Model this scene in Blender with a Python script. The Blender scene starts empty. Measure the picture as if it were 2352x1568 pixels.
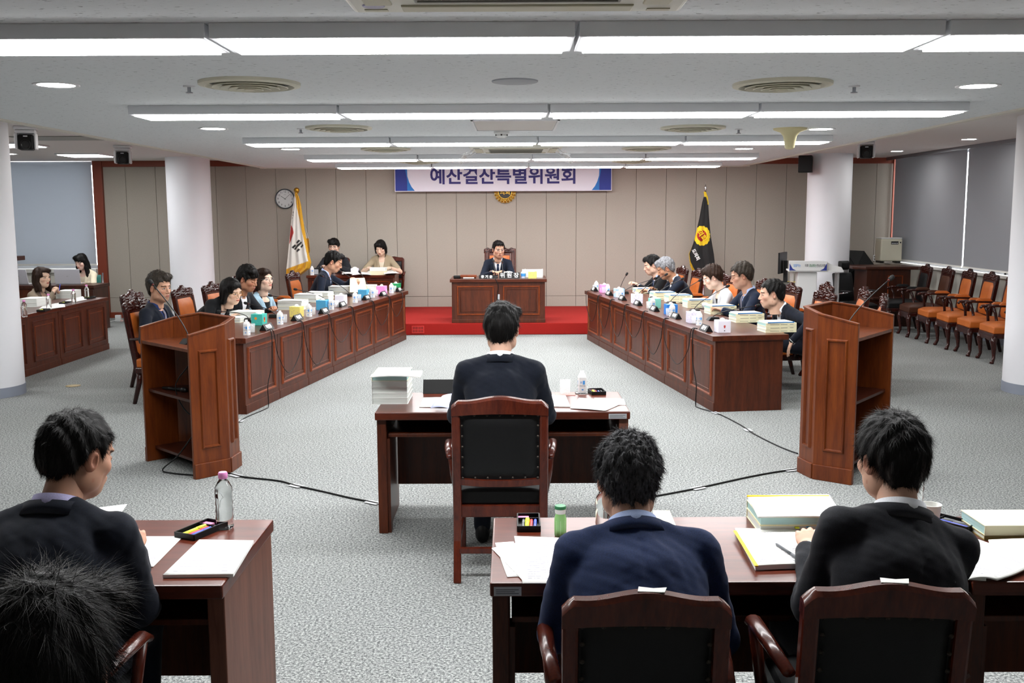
import bpy, bmesh, math, random
import numpy as np
from mathutils import Vector, Matrix, Euler

random.seed(7)
SC = bpy.context.scene
COL = SC.collection
PI = math.pi

# ------------------------------------------------------------------ camera, world, exposure
CAM_H, FPX, PITCH, ROLL = 1.8, 2287.0, math.atan(295 / 2287.0), -0.0045
cam_data = bpy.data.cameras.new('camera')
cam_data.sensor_width = 36.0
cam_data.lens = FPX / 2352.0 * 36.0
cam_data.clip_start = 0.05
cam_data.clip_end = 200
cam = bpy.data.objects.new('camera', cam_data)
COL.objects.link(cam)
CAM_R = Matrix.Rotation(PI / 2 - PITCH, 3, 'X') @ Matrix.Rotation(ROLL, 3, 'Z')
cam.matrix_world = Matrix.Translation((0, 0, CAM_H)) @ CAM_R.to_4x4()
SC.camera = cam

world = bpy.data.worlds.new('daylight')
SC.world = world
world.use_nodes = True
_bg = world.node_tree.nodes['Background']
_bg.inputs['Color'].default_value = (0.97, 0.985, 1.0, 1)
_bg.inputs['Strength'].default_value = 7.0

VS = SC.view_settings
SC.display_settings.display_device = 'sRGB'
VS.view_transform = 'Standard'
VS.look = 'None'
VS.gamma = 1.0
VS.use_curve_mapping = False
VS.exposure = 0.06
PANEL_POWER = 28.0       # emission of the ceiling light panels
DOWN_POWER = 110.0        # emission of the round downlights


def ray(px, py):
    return CAM_R @ Vector(((px - 1176) / FPX, (784 - py) / FPX, -1.0))


def at_z(px, py, z):
    """a measured point of the photograph carried to its height above the floor"""
    d = ray(px, py)
    t = (z - CAM_H) / d.z
    return Vector((d.x * t, d.y * t, z))


def at_y(px, py, y):
    d = ray(px, py)
    t = y / d.y
    return Vector((d.x * t, y, CAM_H + d.z * t))


# ------------------------------------------------------------------ materials
def lin(c):
    if isinstance(c, str):
        c = c.lstrip('#')
        c = [int(c[i:i + 2], 16) / 255 for i in (0, 2, 4)]
    return tuple((x / 12.92 if x <= 0.04045 else ((x + 0.055) / 1.055) ** 2.4) for x in c[:3]) + (1.0,)


class NT:
    def __init__(self, name):
        self.m = bpy.data.materials.new(name)
        self.m.use_nodes = True
        self.t = self.m.node_tree
        self.n = self.t.nodes
        self.b = self.n['Principled BSDF']

    def add(self, typ, **kw):
        nd = self.n.new(typ)
        for k, v in kw.items():
            if k.startswith('i_'):
                nd.inputs[k[2:].replace('_', ' ')].default_value = v
            else:
                setattr(nd, k, v)
        return nd

    def link(self, a, b):
        self.t.links.new(a, b)

    def coords(self, scale=(1, 1, 1), out='Object', rot=(0, 0, 0)):
        tc = self.add('ShaderNodeTexCoord')
        mp = self.add('ShaderNodeMapping')
        mp.inputs['Scale'].default_value = scale
        mp.inputs['Rotation'].default_value = rot
        self.link(tc.outputs[out], mp.inputs['Vector'])
        return mp.outputs['Vector']

    def noise(self, vec, scale, detail=4, rough=0.55):
        nz = self.add('ShaderNodeTexNoise')
        nz.inputs['Scale'].default_value = scale
        nz.inputs['Detail'].default_value = detail
        nz.inputs['Roughness'].default_value = rough
        self.link(vec, nz.inputs['Vector'])
        return nz.outputs['Fac']

    def ramp(self, fac, stops):
        r = self.add('ShaderNodeValToRGB')
        el = r.color_ramp.elements
        while len(el) < len(stops):
            el.new(0.5)
        for e, (p, c) in zip(el, stops):
            e.position = p
            e.color = lin(c) if isinstance(c, str) or len(c) == 3 else c
        self.link(fac, r.inputs['Fac'])
        return r.outputs['Color']

    def bump(self, fac, strength=0.2, dist=0.01):
        b = self.add('ShaderNodeBump')
        b.inputs['Strength'].default_value = strength
        b.inputs['Distance'].default_value = dist
        self.link(fac, b.inputs['Height'])
        self.link(b.outputs['Normal'], self.b.inputs['Normal'])

    def base(self, sock):
        self.link(sock, self.b.inputs['Base Color'])


MATS = {}


def plain(name, col, rough=0.5, metal=0.0, spec=0.5, **kw):
    if name in MATS:
        return MATS[name]
    t = NT(name)
    t.b.inputs['Base Color'].default_value = lin(col)
    t.b.inputs['Roughness'].default_value = rough
    t.b.inputs['Metallic'].default_value = metal
    t.b.inputs['Specular IOR Level'].default_value = spec
    for k, v in kw.items():
        t.b.inputs[k.replace('_', ' ')].default_value = v
    MATS[name] = t.m
    return t.m


def emit(name, col, power):
    t = NT(name)
    t.b.inputs['Base Color'].default_value = (0.8, 0.8, 0.8, 1)
    t.b.inputs['Emission Color'].default_value = lin(col)
    t.b.inputs['Emission Strength'].default_value = power
    MATS[name] = t.m
    return t.m


def wood(name, dark, mid, light, rough=0.3, grain=(14, 14, 1.2), coat=0.08):
    t = NT(name)
    v = t.coords(grain)
    f = t.noise(v, 2.2, 6, 0.6)
    f2 = t.noise(t.coords(tuple(g * 6 for g in grain)), 3.0, 3, 0.5)
    mx = t.add('ShaderNodeMath', operation='MULTIPLY_ADD')
    mx.inputs[1].default_value = 0.35
    t.link(f2, mx.inputs[0])
    t.link(f, mx.inputs[2])
    t.base(t.ramp(mx.outputs[0], [(0.42, dark), (0.66, mid), (0.95, light)]))
    t.b.inputs['Roughness'].default_value = rough
    t.b.inputs['Specular IOR Level'].default_value = 0.3
    t.b.inputs['Coat Weight'].default_value = coat
    t.b.inputs['Coat Roughness'].default_value = 0.12
    MATS[name] = t.m
    return t.m


def cloth(name, col, col2=None, rough=0.9, scale=260, bump=0.15, sheen=0.12):
    t = NT(name)
    v = t.coords((1, 1, 1))
    f = t.noise(v, scale, 2, 0.6)
    t.base(t.ramp(f, [(0.3, col), (0.75, col2 or col)]))
    t.b.inputs['Roughness'].default_value = rough
    t.b.inputs['Specular IOR Level'].default_value = 0.25
    t.b.inputs['Sheen Weight'].default_value = sheen
    f2 = t.noise(v, 14, 3, 0.5)
    t.bump(f2, bump, 0.012)
    MATS[name] = t.m
    return t.m


def leather(name, col, col2, rough=0.42):
    t = NT(name)
    v = t.coords((1, 1, 1))
    t.base(t.ramp(t.noise(v, 5, 4), [(0.3, col), (0.7, col2)]))
    t.b.inputs['Roughness'].default_value = rough
    t.b.inputs['Specular IOR Level'].default_value = 0.3
    vo = t.add('ShaderNodeTexVoronoi')
    vo.inputs['Scale'].default_value = 260
    t.link(v, vo.inputs['Vector'])
    t.bump(vo.outputs['Distance'], 0.12, 0.002)
    MATS[name] = t.m
    return t.m


def make_materials():
    wood('desk_wood', '#301206', '#4a1e0a', '#5c290f', 0.42, (10, 10, 1.0))
    wood('desk_wood_top', '#341308', '#4d200f', '#5c2a17', 0.30, (1.4, 12, 12), 0.12)
    wood('moulding_wood', '#55230c', '#743314', '#88421c', 0.38, (6, 6, 6))
    wood('lectern_wood', '#451b08', '#602b0d', '#733912', 0.36, (11, 11, 0.9))
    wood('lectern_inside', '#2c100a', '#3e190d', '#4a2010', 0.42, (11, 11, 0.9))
    wood('table_wood', '#3a170d', '#542315', '#642d1d', 0.30, (1.2, 9, 9), 0.15)
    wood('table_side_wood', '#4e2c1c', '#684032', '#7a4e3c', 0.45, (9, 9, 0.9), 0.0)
    wood('chair_wood', '#1c0806', '#300f0a', '#42180f', 0.26, (8, 8, 2), 0.3)
    wood('staff_chair_wood', '#30100a', '#4c1c10', '#602715', 0.26, (8, 8, 2), 0.3)
    wood('dark_cabinet_wood', '#23100a', '#391a0f', '#4a2414', 0.4, (9, 9, 1))
    leather('orange_leather', '#a9551e', '#c06a2c', 0.4)
    leather('brown_leather', '#3f2112', '#4a2818', 0.45)
    leather('black_leather', '#070809', '#0c0d0f', 0.5)
    # carpet
    t = NT('carpet')
    v = t.coords((1, 1, 1))
    a = t.noise(v, 85, 2.5, 0.85)
    c1 = t.ramp(a, [(0.36, '#484b4d'), (0.47, '#7f8282'), (0.54, '#979a99'), (0.64, '#bfc2c0')])
    b = t.noise(v, 0.9, 3, 0.5)
    c2 = t.ramp(b, [(0.3, (0.96, 0.96, 0.955)), (0.7, (1.0, 1.0, 1.0))])
    mx = t.add('ShaderNodeMix', data_type='RGBA', blend_type='MULTIPLY')
    mx.inputs[0].default_value = 1.0
    t.link(c1, mx.inputs[6])
    t.link(c2, mx.inputs[7])
    t.base(mx.outputs[2])
    t.b.inputs['Roughness'].default_value = 0.97
    t.b.inputs['Specular IOR Level'].default_value = 0.1
    t.bump(a, 0.3, 0.004)
    MATS['carpet'] = t.m
    cloth('red_carpet', '#7a100e', '#a0221a', 0.95, 180, 0.1, 0.0)
    # wall fabric
    t = NT('wall_fabric')
    v = t.coords((1, 1, 1))
    w = t.noise(t.coords((220, 220, 40)), 1.0, 2, 0.5)
    w2 = t.noise(t.coords((40, 40, 220)), 1.0, 2, 0.5)
    ad = t.add('ShaderNodeMath', operation='ADD')
    t.link(w, ad.inputs[0])
    t.link(w2, ad.inputs[1])
    t.base(t.ramp(ad.outputs[0], [(0.7, '#a0998f'), (1.25, '#a8a197')]))
    t.b.inputs['Roughness'].default_value = 0.9
    t.b.inputs['Specular IOR Level'].default_value = 0.15
    MATS['wall_fabric'] = t.m
    # mineral fibre ceiling
    t = NT('ceiling_tile')
    f = t.noise(t.coords((16, 40, 16)), 1.9, 3, 0.6)
    g = t.noise(t.coords((1, 1, 1)), 60, 2, 0.5)
    c1 = t.ramp(f, [(0.31, '#8f9296'), (0.36, '#dadde0'), (1.0, '#e0e3e6')])
    t.base(c1)
    t.b.inputs['Roughness'].default_value = 0.95
    t.b.inputs['Specular IOR Level'].default_value = 0.1
    t.bump(g, 0.12, 0.004)
    MATS['ceiling_tile'] = t.m
    plain('ceiling_paint', '#dad6d3', 0.9, spec=0.15)
    plain('cove_paint', '#d2cdc2', 0.7, spec=0.2)
    plain('pillar_paint', '#eaebf0', 0.75, spec=0.2)
    plain('pillar_base', '#8c93a1', 0.7)
    plain('white_wall', '#cfcdc4', 0.8, spec=0.2)
    plain('seam_dark', '#5c5046', 0.9)
    plain('trim_red', '#7c3621', 0.5)
    plain('sill_white', '#dcdcd8', 0.55)
    for nm, c1, c2, am in (('blind_fabric', '#94969b', '#9c9ea3', 0.17), ('blind_fabric_light', '#acb1b8', '#b6bbc1', 0.34)):
        cloth(nm, c1, c2, 0.9, 300, 0.03)
        m = MATS[nm]
        nt = m.node_tree
        tr = nt.nodes.new('ShaderNodeBsdfTranslucent')
        tr.inputs['Color'].default_value = lin(c2)
        mx = nt.nodes.new('ShaderNodeMixShader')
        mx.inputs[0].default_value = am
        pb = nt.nodes['Principled BSDF']
        nt.links.new(pb.outputs[0], mx.inputs[1])
        nt.links.new(tr.outputs[0], mx.inputs[2])
        nt.links.new(mx.outputs[0], nt.nodes['Material Output'].inputs['Surface'])
    plain('metal_white', '#d9d9dc', 0.45)
    plain('lamp_frame', '#e2e4e8', 0.5)
    plain('cream_plastic', '#c9c5b2', 0.5)
    plain('grey_plastic', '#8a8a82', 0.5)
    plain('white_plastic', '#dfe0e0', 0.4)
    plain('dark_plastic', '#0d0d0f', 0.4)
    plain('black_plastic', '#070708', 0.5, spec=0.3)
    plain('soft_black', '#0b0b0c', 0.8)
    plain('chrome', '#c8c8cc', 0.18, 1.0)
    plain('gold', '#c79a3a', 0.3, 0.9)
    plain('brass_dark', '#a88742', 0.42, 0.55)
    plain('steel', '#8e9096', 0.35, 0.9)
    plain('paper', '#f2f2ee', 0.85, spec=0.2)
    plain('paper_blue', '#bfc6e6', 0.85, spec=0.2)
    plain('paper_cream', '#e9e3c2', 0.85, spec=0.2)
    plain('ink', '#2a2a33', 0.8)
    plain('ink_soft', '#77766a', 0.8)
    plain('ink_blue', '#3a4aa8', 0.8)
    plain('white_print', '#f4f4f4', 0.6)
    plain('yellow_card', '#e8c21d', 0.6)
    plain('label_silver', '#b9bcc0', 0.4, 0.3)
    t = NT('clear_glass')
    t.b.inputs['Base Color'].default_value = (0.96, 0.98, 0.98, 1)
    t.b.inputs['Transmission Weight'].default_value = 1.0
    t.b.inputs['Roughness'].default_value = 0.03
    t.b.inputs['IOR'].default_value = 1.35
    MATS['clear_glass'] = t.m
    t = NT('thin_glass')
    t.b.inputs['Base Color'].default_value = (0.93, 0.95, 0.97, 1)
    t.b.inputs['Alpha'].default_value = 0.2
    t.b.inputs['Roughness'].default_value = 0.05
    MATS['thin_glass'] = t.m
    t = NT('window_glass')
    t.b.inputs['Base Color'].default_value = (0.95, 0.97, 1.0, 1)
    t.b.inputs['Alpha'].default_value = 0.08
    t.b.inputs['Roughness'].default_value = 0.02
    MATS['window_glass'] = t.m
    t = NT('acrylic')
    t.b.inputs['Base Color'].default_value = (0.97, 0.98, 1.0, 1)
    t.b.inputs['Alpha'].default_value = 0.22
    t.b.inputs['Roughness'].default_value = 0.08
    MATS['acrylic'] = t.m
    emit('panel_light', '#ffffff', PANEL_POWER)
    emit('down_light', '#fffdf8', DOWN_POWER)
    # skin: colour carried by the mesh (lips, brows, eyes)
    t = NT('skin')
    at = t.add('ShaderNodeVertexColor', layer_name='col')
    t.base(at.outputs['Color'])
    t.b.inputs['Roughness'].default_value = 0.52
    t.b.inputs['Specular IOR Level'].default_value = 0.35
    t.b.inputs['Subsurface Weight'].default_value = 0.08
    t.b.inputs['Subsurface Radius'].default_value = (0.012, 0.006, 0.003)
    MATS['skin'] = t.m
    for nm, c1, c2 in (('hair_black', '#070606', '#151312'), ('hair_brown', '#1d120d', '#3a2519'), ('hair_salt', '#101011', '#6a6a6e'),
                       ('hair_grey', '#5b5c60', '#a3a5a9'), ('hair_dusky', '#191613', '#4b4239')):
        t = NT(nm)
        f = t.noise(t.coords((1, 1, 0.35)), 140, 3, 0.6)
        t.base(t.ramp(f, [(0.35, c1), (0.75, c2)]))
        t.b.inputs['Roughness'].default_value = 0.5
        t.b.inputs['Specular IOR Level'].default_value = 0.18
        t.bump(f, 0.3, 0.004)
        MATS[nm] = t.m


make_materials()


def mat(m):
    return MATS[m] if isinstance(m, str) else m


# ------------------------------------------------------------------ mesh building
class MB:
    """collects shapes and links them as ONE mesh object"""

    def __init__(self):
        self.v, self.f, self.m = [], [], []

    def add(self, verts, faces, mi=0, M=None):
        o = len(self.v)
        for p in verts:
            p = Vector(p)
            self.v.append(tuple(M @ p) if M is not None else tuple(p))
        for f in faces:
            self.f.append(tuple(i + o for i in f))
            self.m.append(mi)
        return self

    def box(self, x0, x1, y0, y1, z0, z1, mi=0, M=None):
        v = [(x0, y0, z0), (x1, y0, z0), (x1, y1, z0), (x0, y1, z0), (x0, y0, z1), (x1, y0, z1), (x1, y1, z1), (x0, y1, z1)]
        f = [(0, 3, 2, 1), (4, 5, 6, 7), (0, 1, 5, 4), (1, 2, 6, 5), (2, 3, 7, 6), (3, 0, 4, 7)]
        return self.add(v, f, mi, M)

    def prism(self, poly, z0, z1, mi=0, M=None, top=None):
        """poly counter-clockwise in xy; top: other outline for the upper end"""
        n = len(poly)
        top = top or poly
        v = [(x, y, z0) for x, y in poly] + [(x, y, z1) for x, y in top]
        f = [tuple(range(n - 1, -1, -1)), tuple(range(n, 2 * n))]
        f += [(i, (i + 1) % n, n + (i + 1) % n, n + i) for i in range(n)]
        return self.add(v, f, mi, M)

    def lathe(self, prof, n=24, mi=0, M=None, close=True):
        v, f = [], []
        for r, z in prof:
            for i in range(n):
                a = 2 * PI * i / n
                v.append((r * math.cos(a), r * math.sin(a), z))
        for k in range(len(prof) - 1):
            for i in range(n):
                j = (i + 1) % n
                f.append((k * n + i, k * n + j, (k + 1) * n + j, (k + 1) * n + i))
        if close:
            if prof[0][0] > 1e-6:
                f.append(tuple(range(n - 1, -1, -1)))
            if prof[-1][0] > 1e-6:
                f.append(tuple(range((len(prof) - 1) * n, len(prof) * n)))
        return self.add(v, f, mi, M)

    def tube(self, pts, rad, n=8, mi=0, M=None, flat=None, cap=True):
        pts = [Vector(p) for p in pts]
        if not isinstance(rad, (list, tuple)):
            rad = [rad] * len(pts)
        v, f = [], []
        up = Vector((0, 0, 1))
        prev = None
        for i, p in enumerate(pts):
            d = (pts[min(i + 1, len(pts) - 1)] - pts[max(i - 1, 0)]).normalized()
            if prev is None:
                a = up if abs(d.dot(up)) < 0.95 else Vector((1, 0, 0))
                s = d.cross(a).normalized()
            else:
                s = (prev - d * prev.dot(d)).normalized()
            prev = s
            t = d.cross(s).normalized()
            for k in range(n):
                an = 2 * PI * k / n
                v.append(p + (s * math.cos(an) + t * math.sin(an) * (flat or 1)) * rad[i])
        for i in range(len(pts) - 1):
            for k in range(n):
                j = (k + 1) % n
                f.append((i * n + k, i * n + j, (i + 1) * n + j, (i + 1) * n + k))
        if cap:
            f.append(tuple(range(n - 1, -1, -1)))
            f.append(tuple(range((len(pts) - 1) * n, len(pts) * n)))
        return self.add(v, f, mi, M)

    def sweep(self, sections, mi=0, M=None, cap=True):
        """sections: equally long closed rings of points"""
        n = len(sections[0])
        v = [p for s in sections for p in s]
        f = []
        for i in range(len(sections) - 1):
            for k in range(n):
                j = (k + 1) % n
                f.append((i * n + k, i * n + j, (i + 1) * n + j, (i + 1) * n + k))
        if cap:
            f.append(tuple(range(n - 1, -1, -1)))
            f.append(tuple(range((len(sections) - 1) * n, len(sections) * n)))
        return self.add(v, f, mi, M)

    def frame(self, x0, x1, z0, z1, w, y0, y1, slope=0.0, mi=0, M=None):
        """a closed rectangular moulding standing in the xz plane, from y0 (back) out to y1"""
        def ring(i, y):
            return [(x0 + i, y, z0 + i), (x1 - i, y, z0 + i), (x1 - i, y, z1 - i), (x0 + i, y, z1 - i)]
        rings = [ring(0, y0), ring(slope, y1), ring(w - slope, y1), ring(w, y0)]
        v = [p for r in rings for p in r]
        f = []
        for k in range(4):
            a, b = k * 4, ((k + 1) % 4) * 4
            for i in range(4):
                j = (i + 1) % 4
                f.append((a + i, a + j, b + j, b + i))
        return self.add(v, f, mi, M)

    def mesh(self, name, mats, smooth=False):
        me = bpy.data.meshes.new(name)
        me.from_pydata(self.v, [], self.f)
        mats = mats if isinstance(mats, (list, tuple)) else [mats]
        for m in mats:
            me.materials.append(mat(m))
        if len(mats) > 1:
            me.polygons.foreach_set('material_index', self.m)
        bm = bmesh.new()
        bm.from_mesh(me)
        bmesh.ops.recalc_face_normals(bm, faces=bm.faces)
        bm.to_mesh(me)
        bm.free()
        if smooth:
            me.polygons.foreach_set('use_smooth', [True] * len(me.polygons))
        me.update()
        return me

    def build(self, name, mats, parent=None, smooth=False, bevel=0.0, M=None, seg=2, auto=False):
        o = bpy.data.objects.new(name, self.mesh(name, mats, smooth))
        COL.objects.link(o)
        if M is not None:
            o.matrix_world = M
        if parent is not None:
            o.parent = parent
        if bevel:
            md = o.modifiers.new('edge', 'BEVEL')
            md.width = bevel
            md.segments = seg
            md.limit_method = 'ANGLE'
            md.angle_limit = math.radians(40)
        if auto:
            smooth_by_angle(o.data)
        return o


def smooth_by_angle(me, ang=35):
    me.polygons.foreach_set('use_smooth', [True] * len(me.polygons))
    bm = bmesh.new()
    bm.from_mesh(me)
    lim = math.radians(ang)
    for e in bm.edges:
        if len(e.link_faces) == 2 and e.calc_face_angle(0) > lim:
            e.smooth = False
    bm.to_mesh(me)
    bm.free()


def link_mesh(name, me, parent=None, M=None):
    o = bpy.data.objects.new(name, me)
    COL.objects.link(o)
    if parent is not None:
        o.parent = parent
    if M is not None:
        o.matrix_local = M
    return o


def empty(name, M=None):
    o = bpy.data.objects.new(name, None)
    o.empty_display_size = 0.1
    COL.objects.link(o)
    if M is not None:
        o.matrix_world = M
    return o


def tag(o, label=None, cat=None, group=None, kind=None):
    if label:
        o['label'] = label
    if cat:
        o['category'] = cat
    if group:
        o['group'] = group
    if kind:
        o['kind'] = kind
    return o


def copy_tree(o, M=None, parent=None, root=True):
    c = o.copy()
    COL.objects.link(c)
    if root:
        if M is not None:
            c.matrix_world = M
    else:
        c.parent = parent
    for ch in o.children:
        copy_tree(ch, None, c, False)
    return c


def T(x, y, z):
    return Matrix.Translation((x, y, z))


def RZ(a):
    return Matrix.Rotation(a, 4, 'Z')


def RX(a):
    return Matrix.Rotation(a, 4, 'X')


def RY(a):
    return Matrix.Rotation(a, 4, 'Y')


def place(x, y, z=0.0, deg=0.0):
    return T(x, y, z) @ RZ(math.radians(deg))


def frame_M(p, xa, ya):
    """placement from an origin and two horizontal axes"""
    xa, ya = Vector(xa).normalized(), Vector(ya).normalized()
    za = xa.cross(ya)
    return Matrix(((xa.x, ya.x, za.x, p[0]), (xa.y, ya.y, za.y, p[1]), (xa.z, ya.z, za.z, p[2]), (0, 0, 0, 1)))


def text_obj(name, body, size, parent, M, m, depth=0.0015, bold=0.0, align='CENTER', squash=1.0):
    cu = bpy.data.curves.new(name, 'FONT')
    cu.body = body
    cu.size = size
    cu.extrude = depth / 2
    cu.offset = bold
    cu.align_x = align
    cu.align_y = 'CENTER'
    cu.resolution_u = 3
    tmp = bpy.data.objects.new(name, cu)
    me = bpy.data.meshes.new_from_object(tmp)
    bpy.data.objects.remove(tmp)
    bpy.data.curves.remove(cu)
    me.materials.clear()
    me.materials.append(mat(m))
    me.name = name
    o = bpy.data.objects.new(name, me)
    COL.objects.link(o)
    o.parent = parent
    o.matrix_local = M @ Matrix.Diagonal((squash, 1, 1, 1))
    return o
# ================================================================== the room
WB = 17.45          # back wall
WR = 6.62           # window wall
LOW, HIGH = 2.44, 2.72
ORD = ['first', 'second', 'third', 'fourth', 'fifth', 'sixth', 'seventh', 'eighth', 'ninth']


def structure(mb, name, m, label=None, parent=None, **kw):
    o = mb.build(name, m, parent, **kw)
    if parent is None:
        o['kind'] = 'structure'
        if label:
            o['label'] = label
    return o


def build_room():
    structure(MB().box(-10.6, 6.9, -3.2, 17.7, -0.1, 0), 'floor', 'carpet', 'grey mottled office carpet')
    structure(MB().box(-10.6, 6.9, -3.2, 17.7, HIGH, HIGH + 0.1), 'ceiling', 'ceiling_paint', 'higher plain ceiling along the sides of the hall')
    # lowered middle ceiling with rounded cream edges
    c = structure(MB().box(-3.40, 3.20, -3.1, 14.05, LOW, HIGH), 'ceiling_lowered', 'ceiling_tile', 'lowered ceiling of white mineral tiles over the middle of the hall')
    for s, x in ((-1, -3.40), (1, 3.20)):
        prof = [(0, LOW - 0.012), (0.05 * s, LOW - 0.012), (0.11 * s, LOW + 0.02), (0.13 * s, LOW + 0.08), (0.13 * s, HIGH), (0, HIGH)]
        rings = [[(x + a, y, z) for a, z in prof] for y in (-3.1, 14.08)]
        MB().sweep(rings).build('cove_edge', 'cove_paint', c)
    prof = [(14.05, LOW - 0.012), (14.12, LOW - 0.012), (14.18, LOW + 0.05), (14.18, HIGH), (14.05, HIGH)]
    MB().sweep([[(x, a, z) for a, z in prof] for x in (-3.5, 3.32)]).build('cove_edge', 'cove_paint', c)
    # tile joints of the lowered ceiling are not told apart; the far hatch is
    structure(MB().box(-10.6, 6.9, -1.3, -1.1, 0, HIGH), 'wall_rear', 'white_wall', 'plain wall behind the viewer')
    structure(MB().box(-10.7, -10.5, -3.2, 17.6, 0, HIGH), 'wall_left', 'white_wall', 'plain wall at the far side')

    # ---- back wall: backing with fabric panels
    w = structure(MB().box(-7.10, 6.9, WB + 0.03, WB + 0.25, 0, HIGH), 'wall_back', 'seam_dark', 'back wall clad in beige fabric panels')
    x0 = at_y(1117, 480, WB).x
    pitch = (at_y(1392, 480, WB).x - at_y(1117, 480, WB).x) / 4
    zs = at_y(1300, 679, WB).z
    g = 0.003
    n0 = int(math.floor((-7.06 - x0) / pitch)) - 1
    me_hi = MB().box(g, pitch - g, WB, WB + 0.03, zs + g, 2.63).mesh('wall_panel', 'wall_fabric')
    me_lo = MB().box(g, pitch - g, WB, WB + 0.03, 0.1, zs - g).mesh('wall_panel_low', 'wall_fabric')
    k = n0
    while True:
        xa = x0 + k * pitch
        if xa > 6.6:
            break
        if xa + pitch > -7.06:
            if xa < -7.06 or xa + pitch > 6.62:
                a, b = max(xa, -7.06) - xa, min(xa + pitch, 6.62) - xa
                link_mesh('wall_panel', MB().box(a + g, b - g, WB, WB + 0.03, zs + g, 2.63).mesh('wall_panel', 'wall_fabric'), w, T(xa, 0, 0))
                link_mesh('wall_panel', MB().box(a + g, b - g, WB, WB + 0.03, 0.1, zs - g).mesh('wall_panel', 'wall_fabric'), w, T(xa, 0, 0))
            else:
                link_mesh('wall_panel', me_hi, w, T(xa, 0, 0))
                link_mesh('wall_panel', me_lo, w, T(xa, 0, 0))
        k += 1
    structure(MB().box(-7.20, 6.62, WB - 0.035, WB + 0.05, 2.62, HIGH), 'trim_1', 'trim_red', 'red-brown timber rail along the top of the panelled wall', bevel=0.006)
    structure(MB().box(-7.22, -7.06, WB - 0.06, WB + 0.2, 0, HIGH), 'trim_2', 'trim_red', 'upright red-brown timber post between window and panels', bevel=0.006)
    structure(MB().box(-7.06, 6.62, WB - 0.02, WB + 0.03, 0, 0.1), 'baseboard_back', 'trim_red', 'red-brown skirting under the fabric panels', bevel=0.004)

    # ---- window at the back left
    w1 = structure(MB().box(-10.6, -7.22, WB + 0.0, WB + 0.2, 0, 0.86), 'wall_sill_back', 'white_wall', 'low white wall below the back window')
    MB().box(-10.6, -7.25, WB - 0.06, WB + 0.02, 0.80, 0.87).build('sill', 'sill_white', w1, bevel=0.005)
    win = structure(MB().box(-10.6, -7.22, WB + 0.16, WB + 0.20, 0.86, 0.92).box(-10.6, -7.22, WB + 0.16, WB + 0.2, 2.66, HIGH).box(-7.27, -7.22, WB + 0.16, WB + 0.2, 0.92, 2.66).box(-8.95, -8.89, WB + 0.16, WB + 0.2, 0.92, 2.66),
                    'window_1', 'steel', 'window behind the pale blind')
    MB().box(-10.6, -7.25, WB + 0.175, WB + 0.182, 0.9, 2.68).build('pane', 'window_glass', win)
    # ---- right wall with a band of windows
    w2 = structure(MB().box(WR, WR + 0.2, -3.2, 17.6, 0, 0.93), 'wall_right', 'white_wall', 'low white wall below the window band')
    MB().box(WR - 0.10, WR + 0.02, -3.0, WB, 0.90, 0.945).build('sill', 'sill_white', w2, bevel=0.006)
    MB().box(WR - 0.03, WR, -3.0, WB, 0.55, 0.57).build('ledge', 'sill_white', w2)
    MB().box(WR - 0.02, WR, -3.0, WB, 0.0, 0.09).build('skirting', 'pillar_base', w2)
    MB().box(WR, WR + 0.2, -3.2, 4.0, 0.93, HIGH).build('solid_part', 'white_wall', w2)
    w3 = MB()
    for y in (4.02, 7.2, 10.4, 13.6, 17.35):
        w3.box(WR + 0.12, WR + 0.18, y - 0.03, y + 0.03, 0.93, HIGH)
    w3.box(WR + 0.12, WR + 0.18, 4.0, 17.5, 0.93, 0.98).box(WR + 0.12, WR + 0.18, 4.0, 17.5, 2.66, HIGH)
    win2 = structure(w3, 'window_2', 'steel', 'band of windows behind grey blinds')
    MB().box(WR + 0.145, WR + 0.152, 4.0, 17.4, 0.95, 2.7).build('pane', 'window_glass', win2)
    structure(MB().box(WR - 0.04, WR + 0.02, WB - 0.1, WB - 0.055, 0.95, 2.7), 'trim_3', 'trim_red', 'red-brown corner post beside the window band')
    structure(MB().box(WR - 0.16, WR - 0.12, 3.0, WB - 0.05, HIGH - 0.05, HIGH), 'trim_4', 'steel', 'dark blind rail along the window band')

    # ---- columns
    for i, (x, y, lab) in enumerate(((-5.32, 9.95, 'thick round white column at the edge of the hall by the long desk'), (5.30, 9.85, 'thick round white column in front of the row of spare chairs'),
                                     (-5.30, 16.55, 'round white column beside the wall clock'), (5.18, 16.4, 'round white column carrying a black loudspeaker'))):
        b = structure(MB().lathe([(0.35, 0.0), (0.35, HIGH)], 64), 'pillar', 'pillar_paint', lab, auto=True)
        b.location = (x, y, 0)
        MB().lathe([(0.356, 0.0), (0.356, 0.10), (0.35, 0.10)], 64).build('base_band', 'pillar_base', b, auto=True)

    # ---- dais
    yd = 14.75
    d = structure(MB().box(-4.4, 3.7, yd, WB, 0, 0.173), 'dais', 'red_carpet', 'low red carpeted platform in front of the back wall', bevel=0.012)
    p0, p1 = at_y(946, 765, yd), at_y(974, 748, yd)
    fr = MB().frame(p0.x, p1.x, p0.z, p1.z, 0.012, yd + 0.001, yd - 0.012).build('grille_frame', plain('grille_red', '#b8231b', 0.5), d)
    MB().box(p0.x, p1.x, yd - 0.002, yd + 0.001, p0.z, p1.z).build('grille_back', plain('grille_shadow', '#3a0a08', 0.8), d)
    for i in range(8):
        x = p0.x + (p1.x - p0.x) * (i + 0.5) / 8
        MB().box(x - 0.006, x + 0.006, yd - 0.01, yd, p0.z + 0.01, p1.z - 0.01).build('grille_bar', 'grille_red', d)
    MB().box(p0.x + 0.01, p1.x - 0.01, yd - 0.009, yd - 0.002, (p0.z + p1.z) / 2 - 0.004, (p0.z + p1.z) / 2 + 0.004).build('grille_bar', 'grille_red', d)
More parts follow.
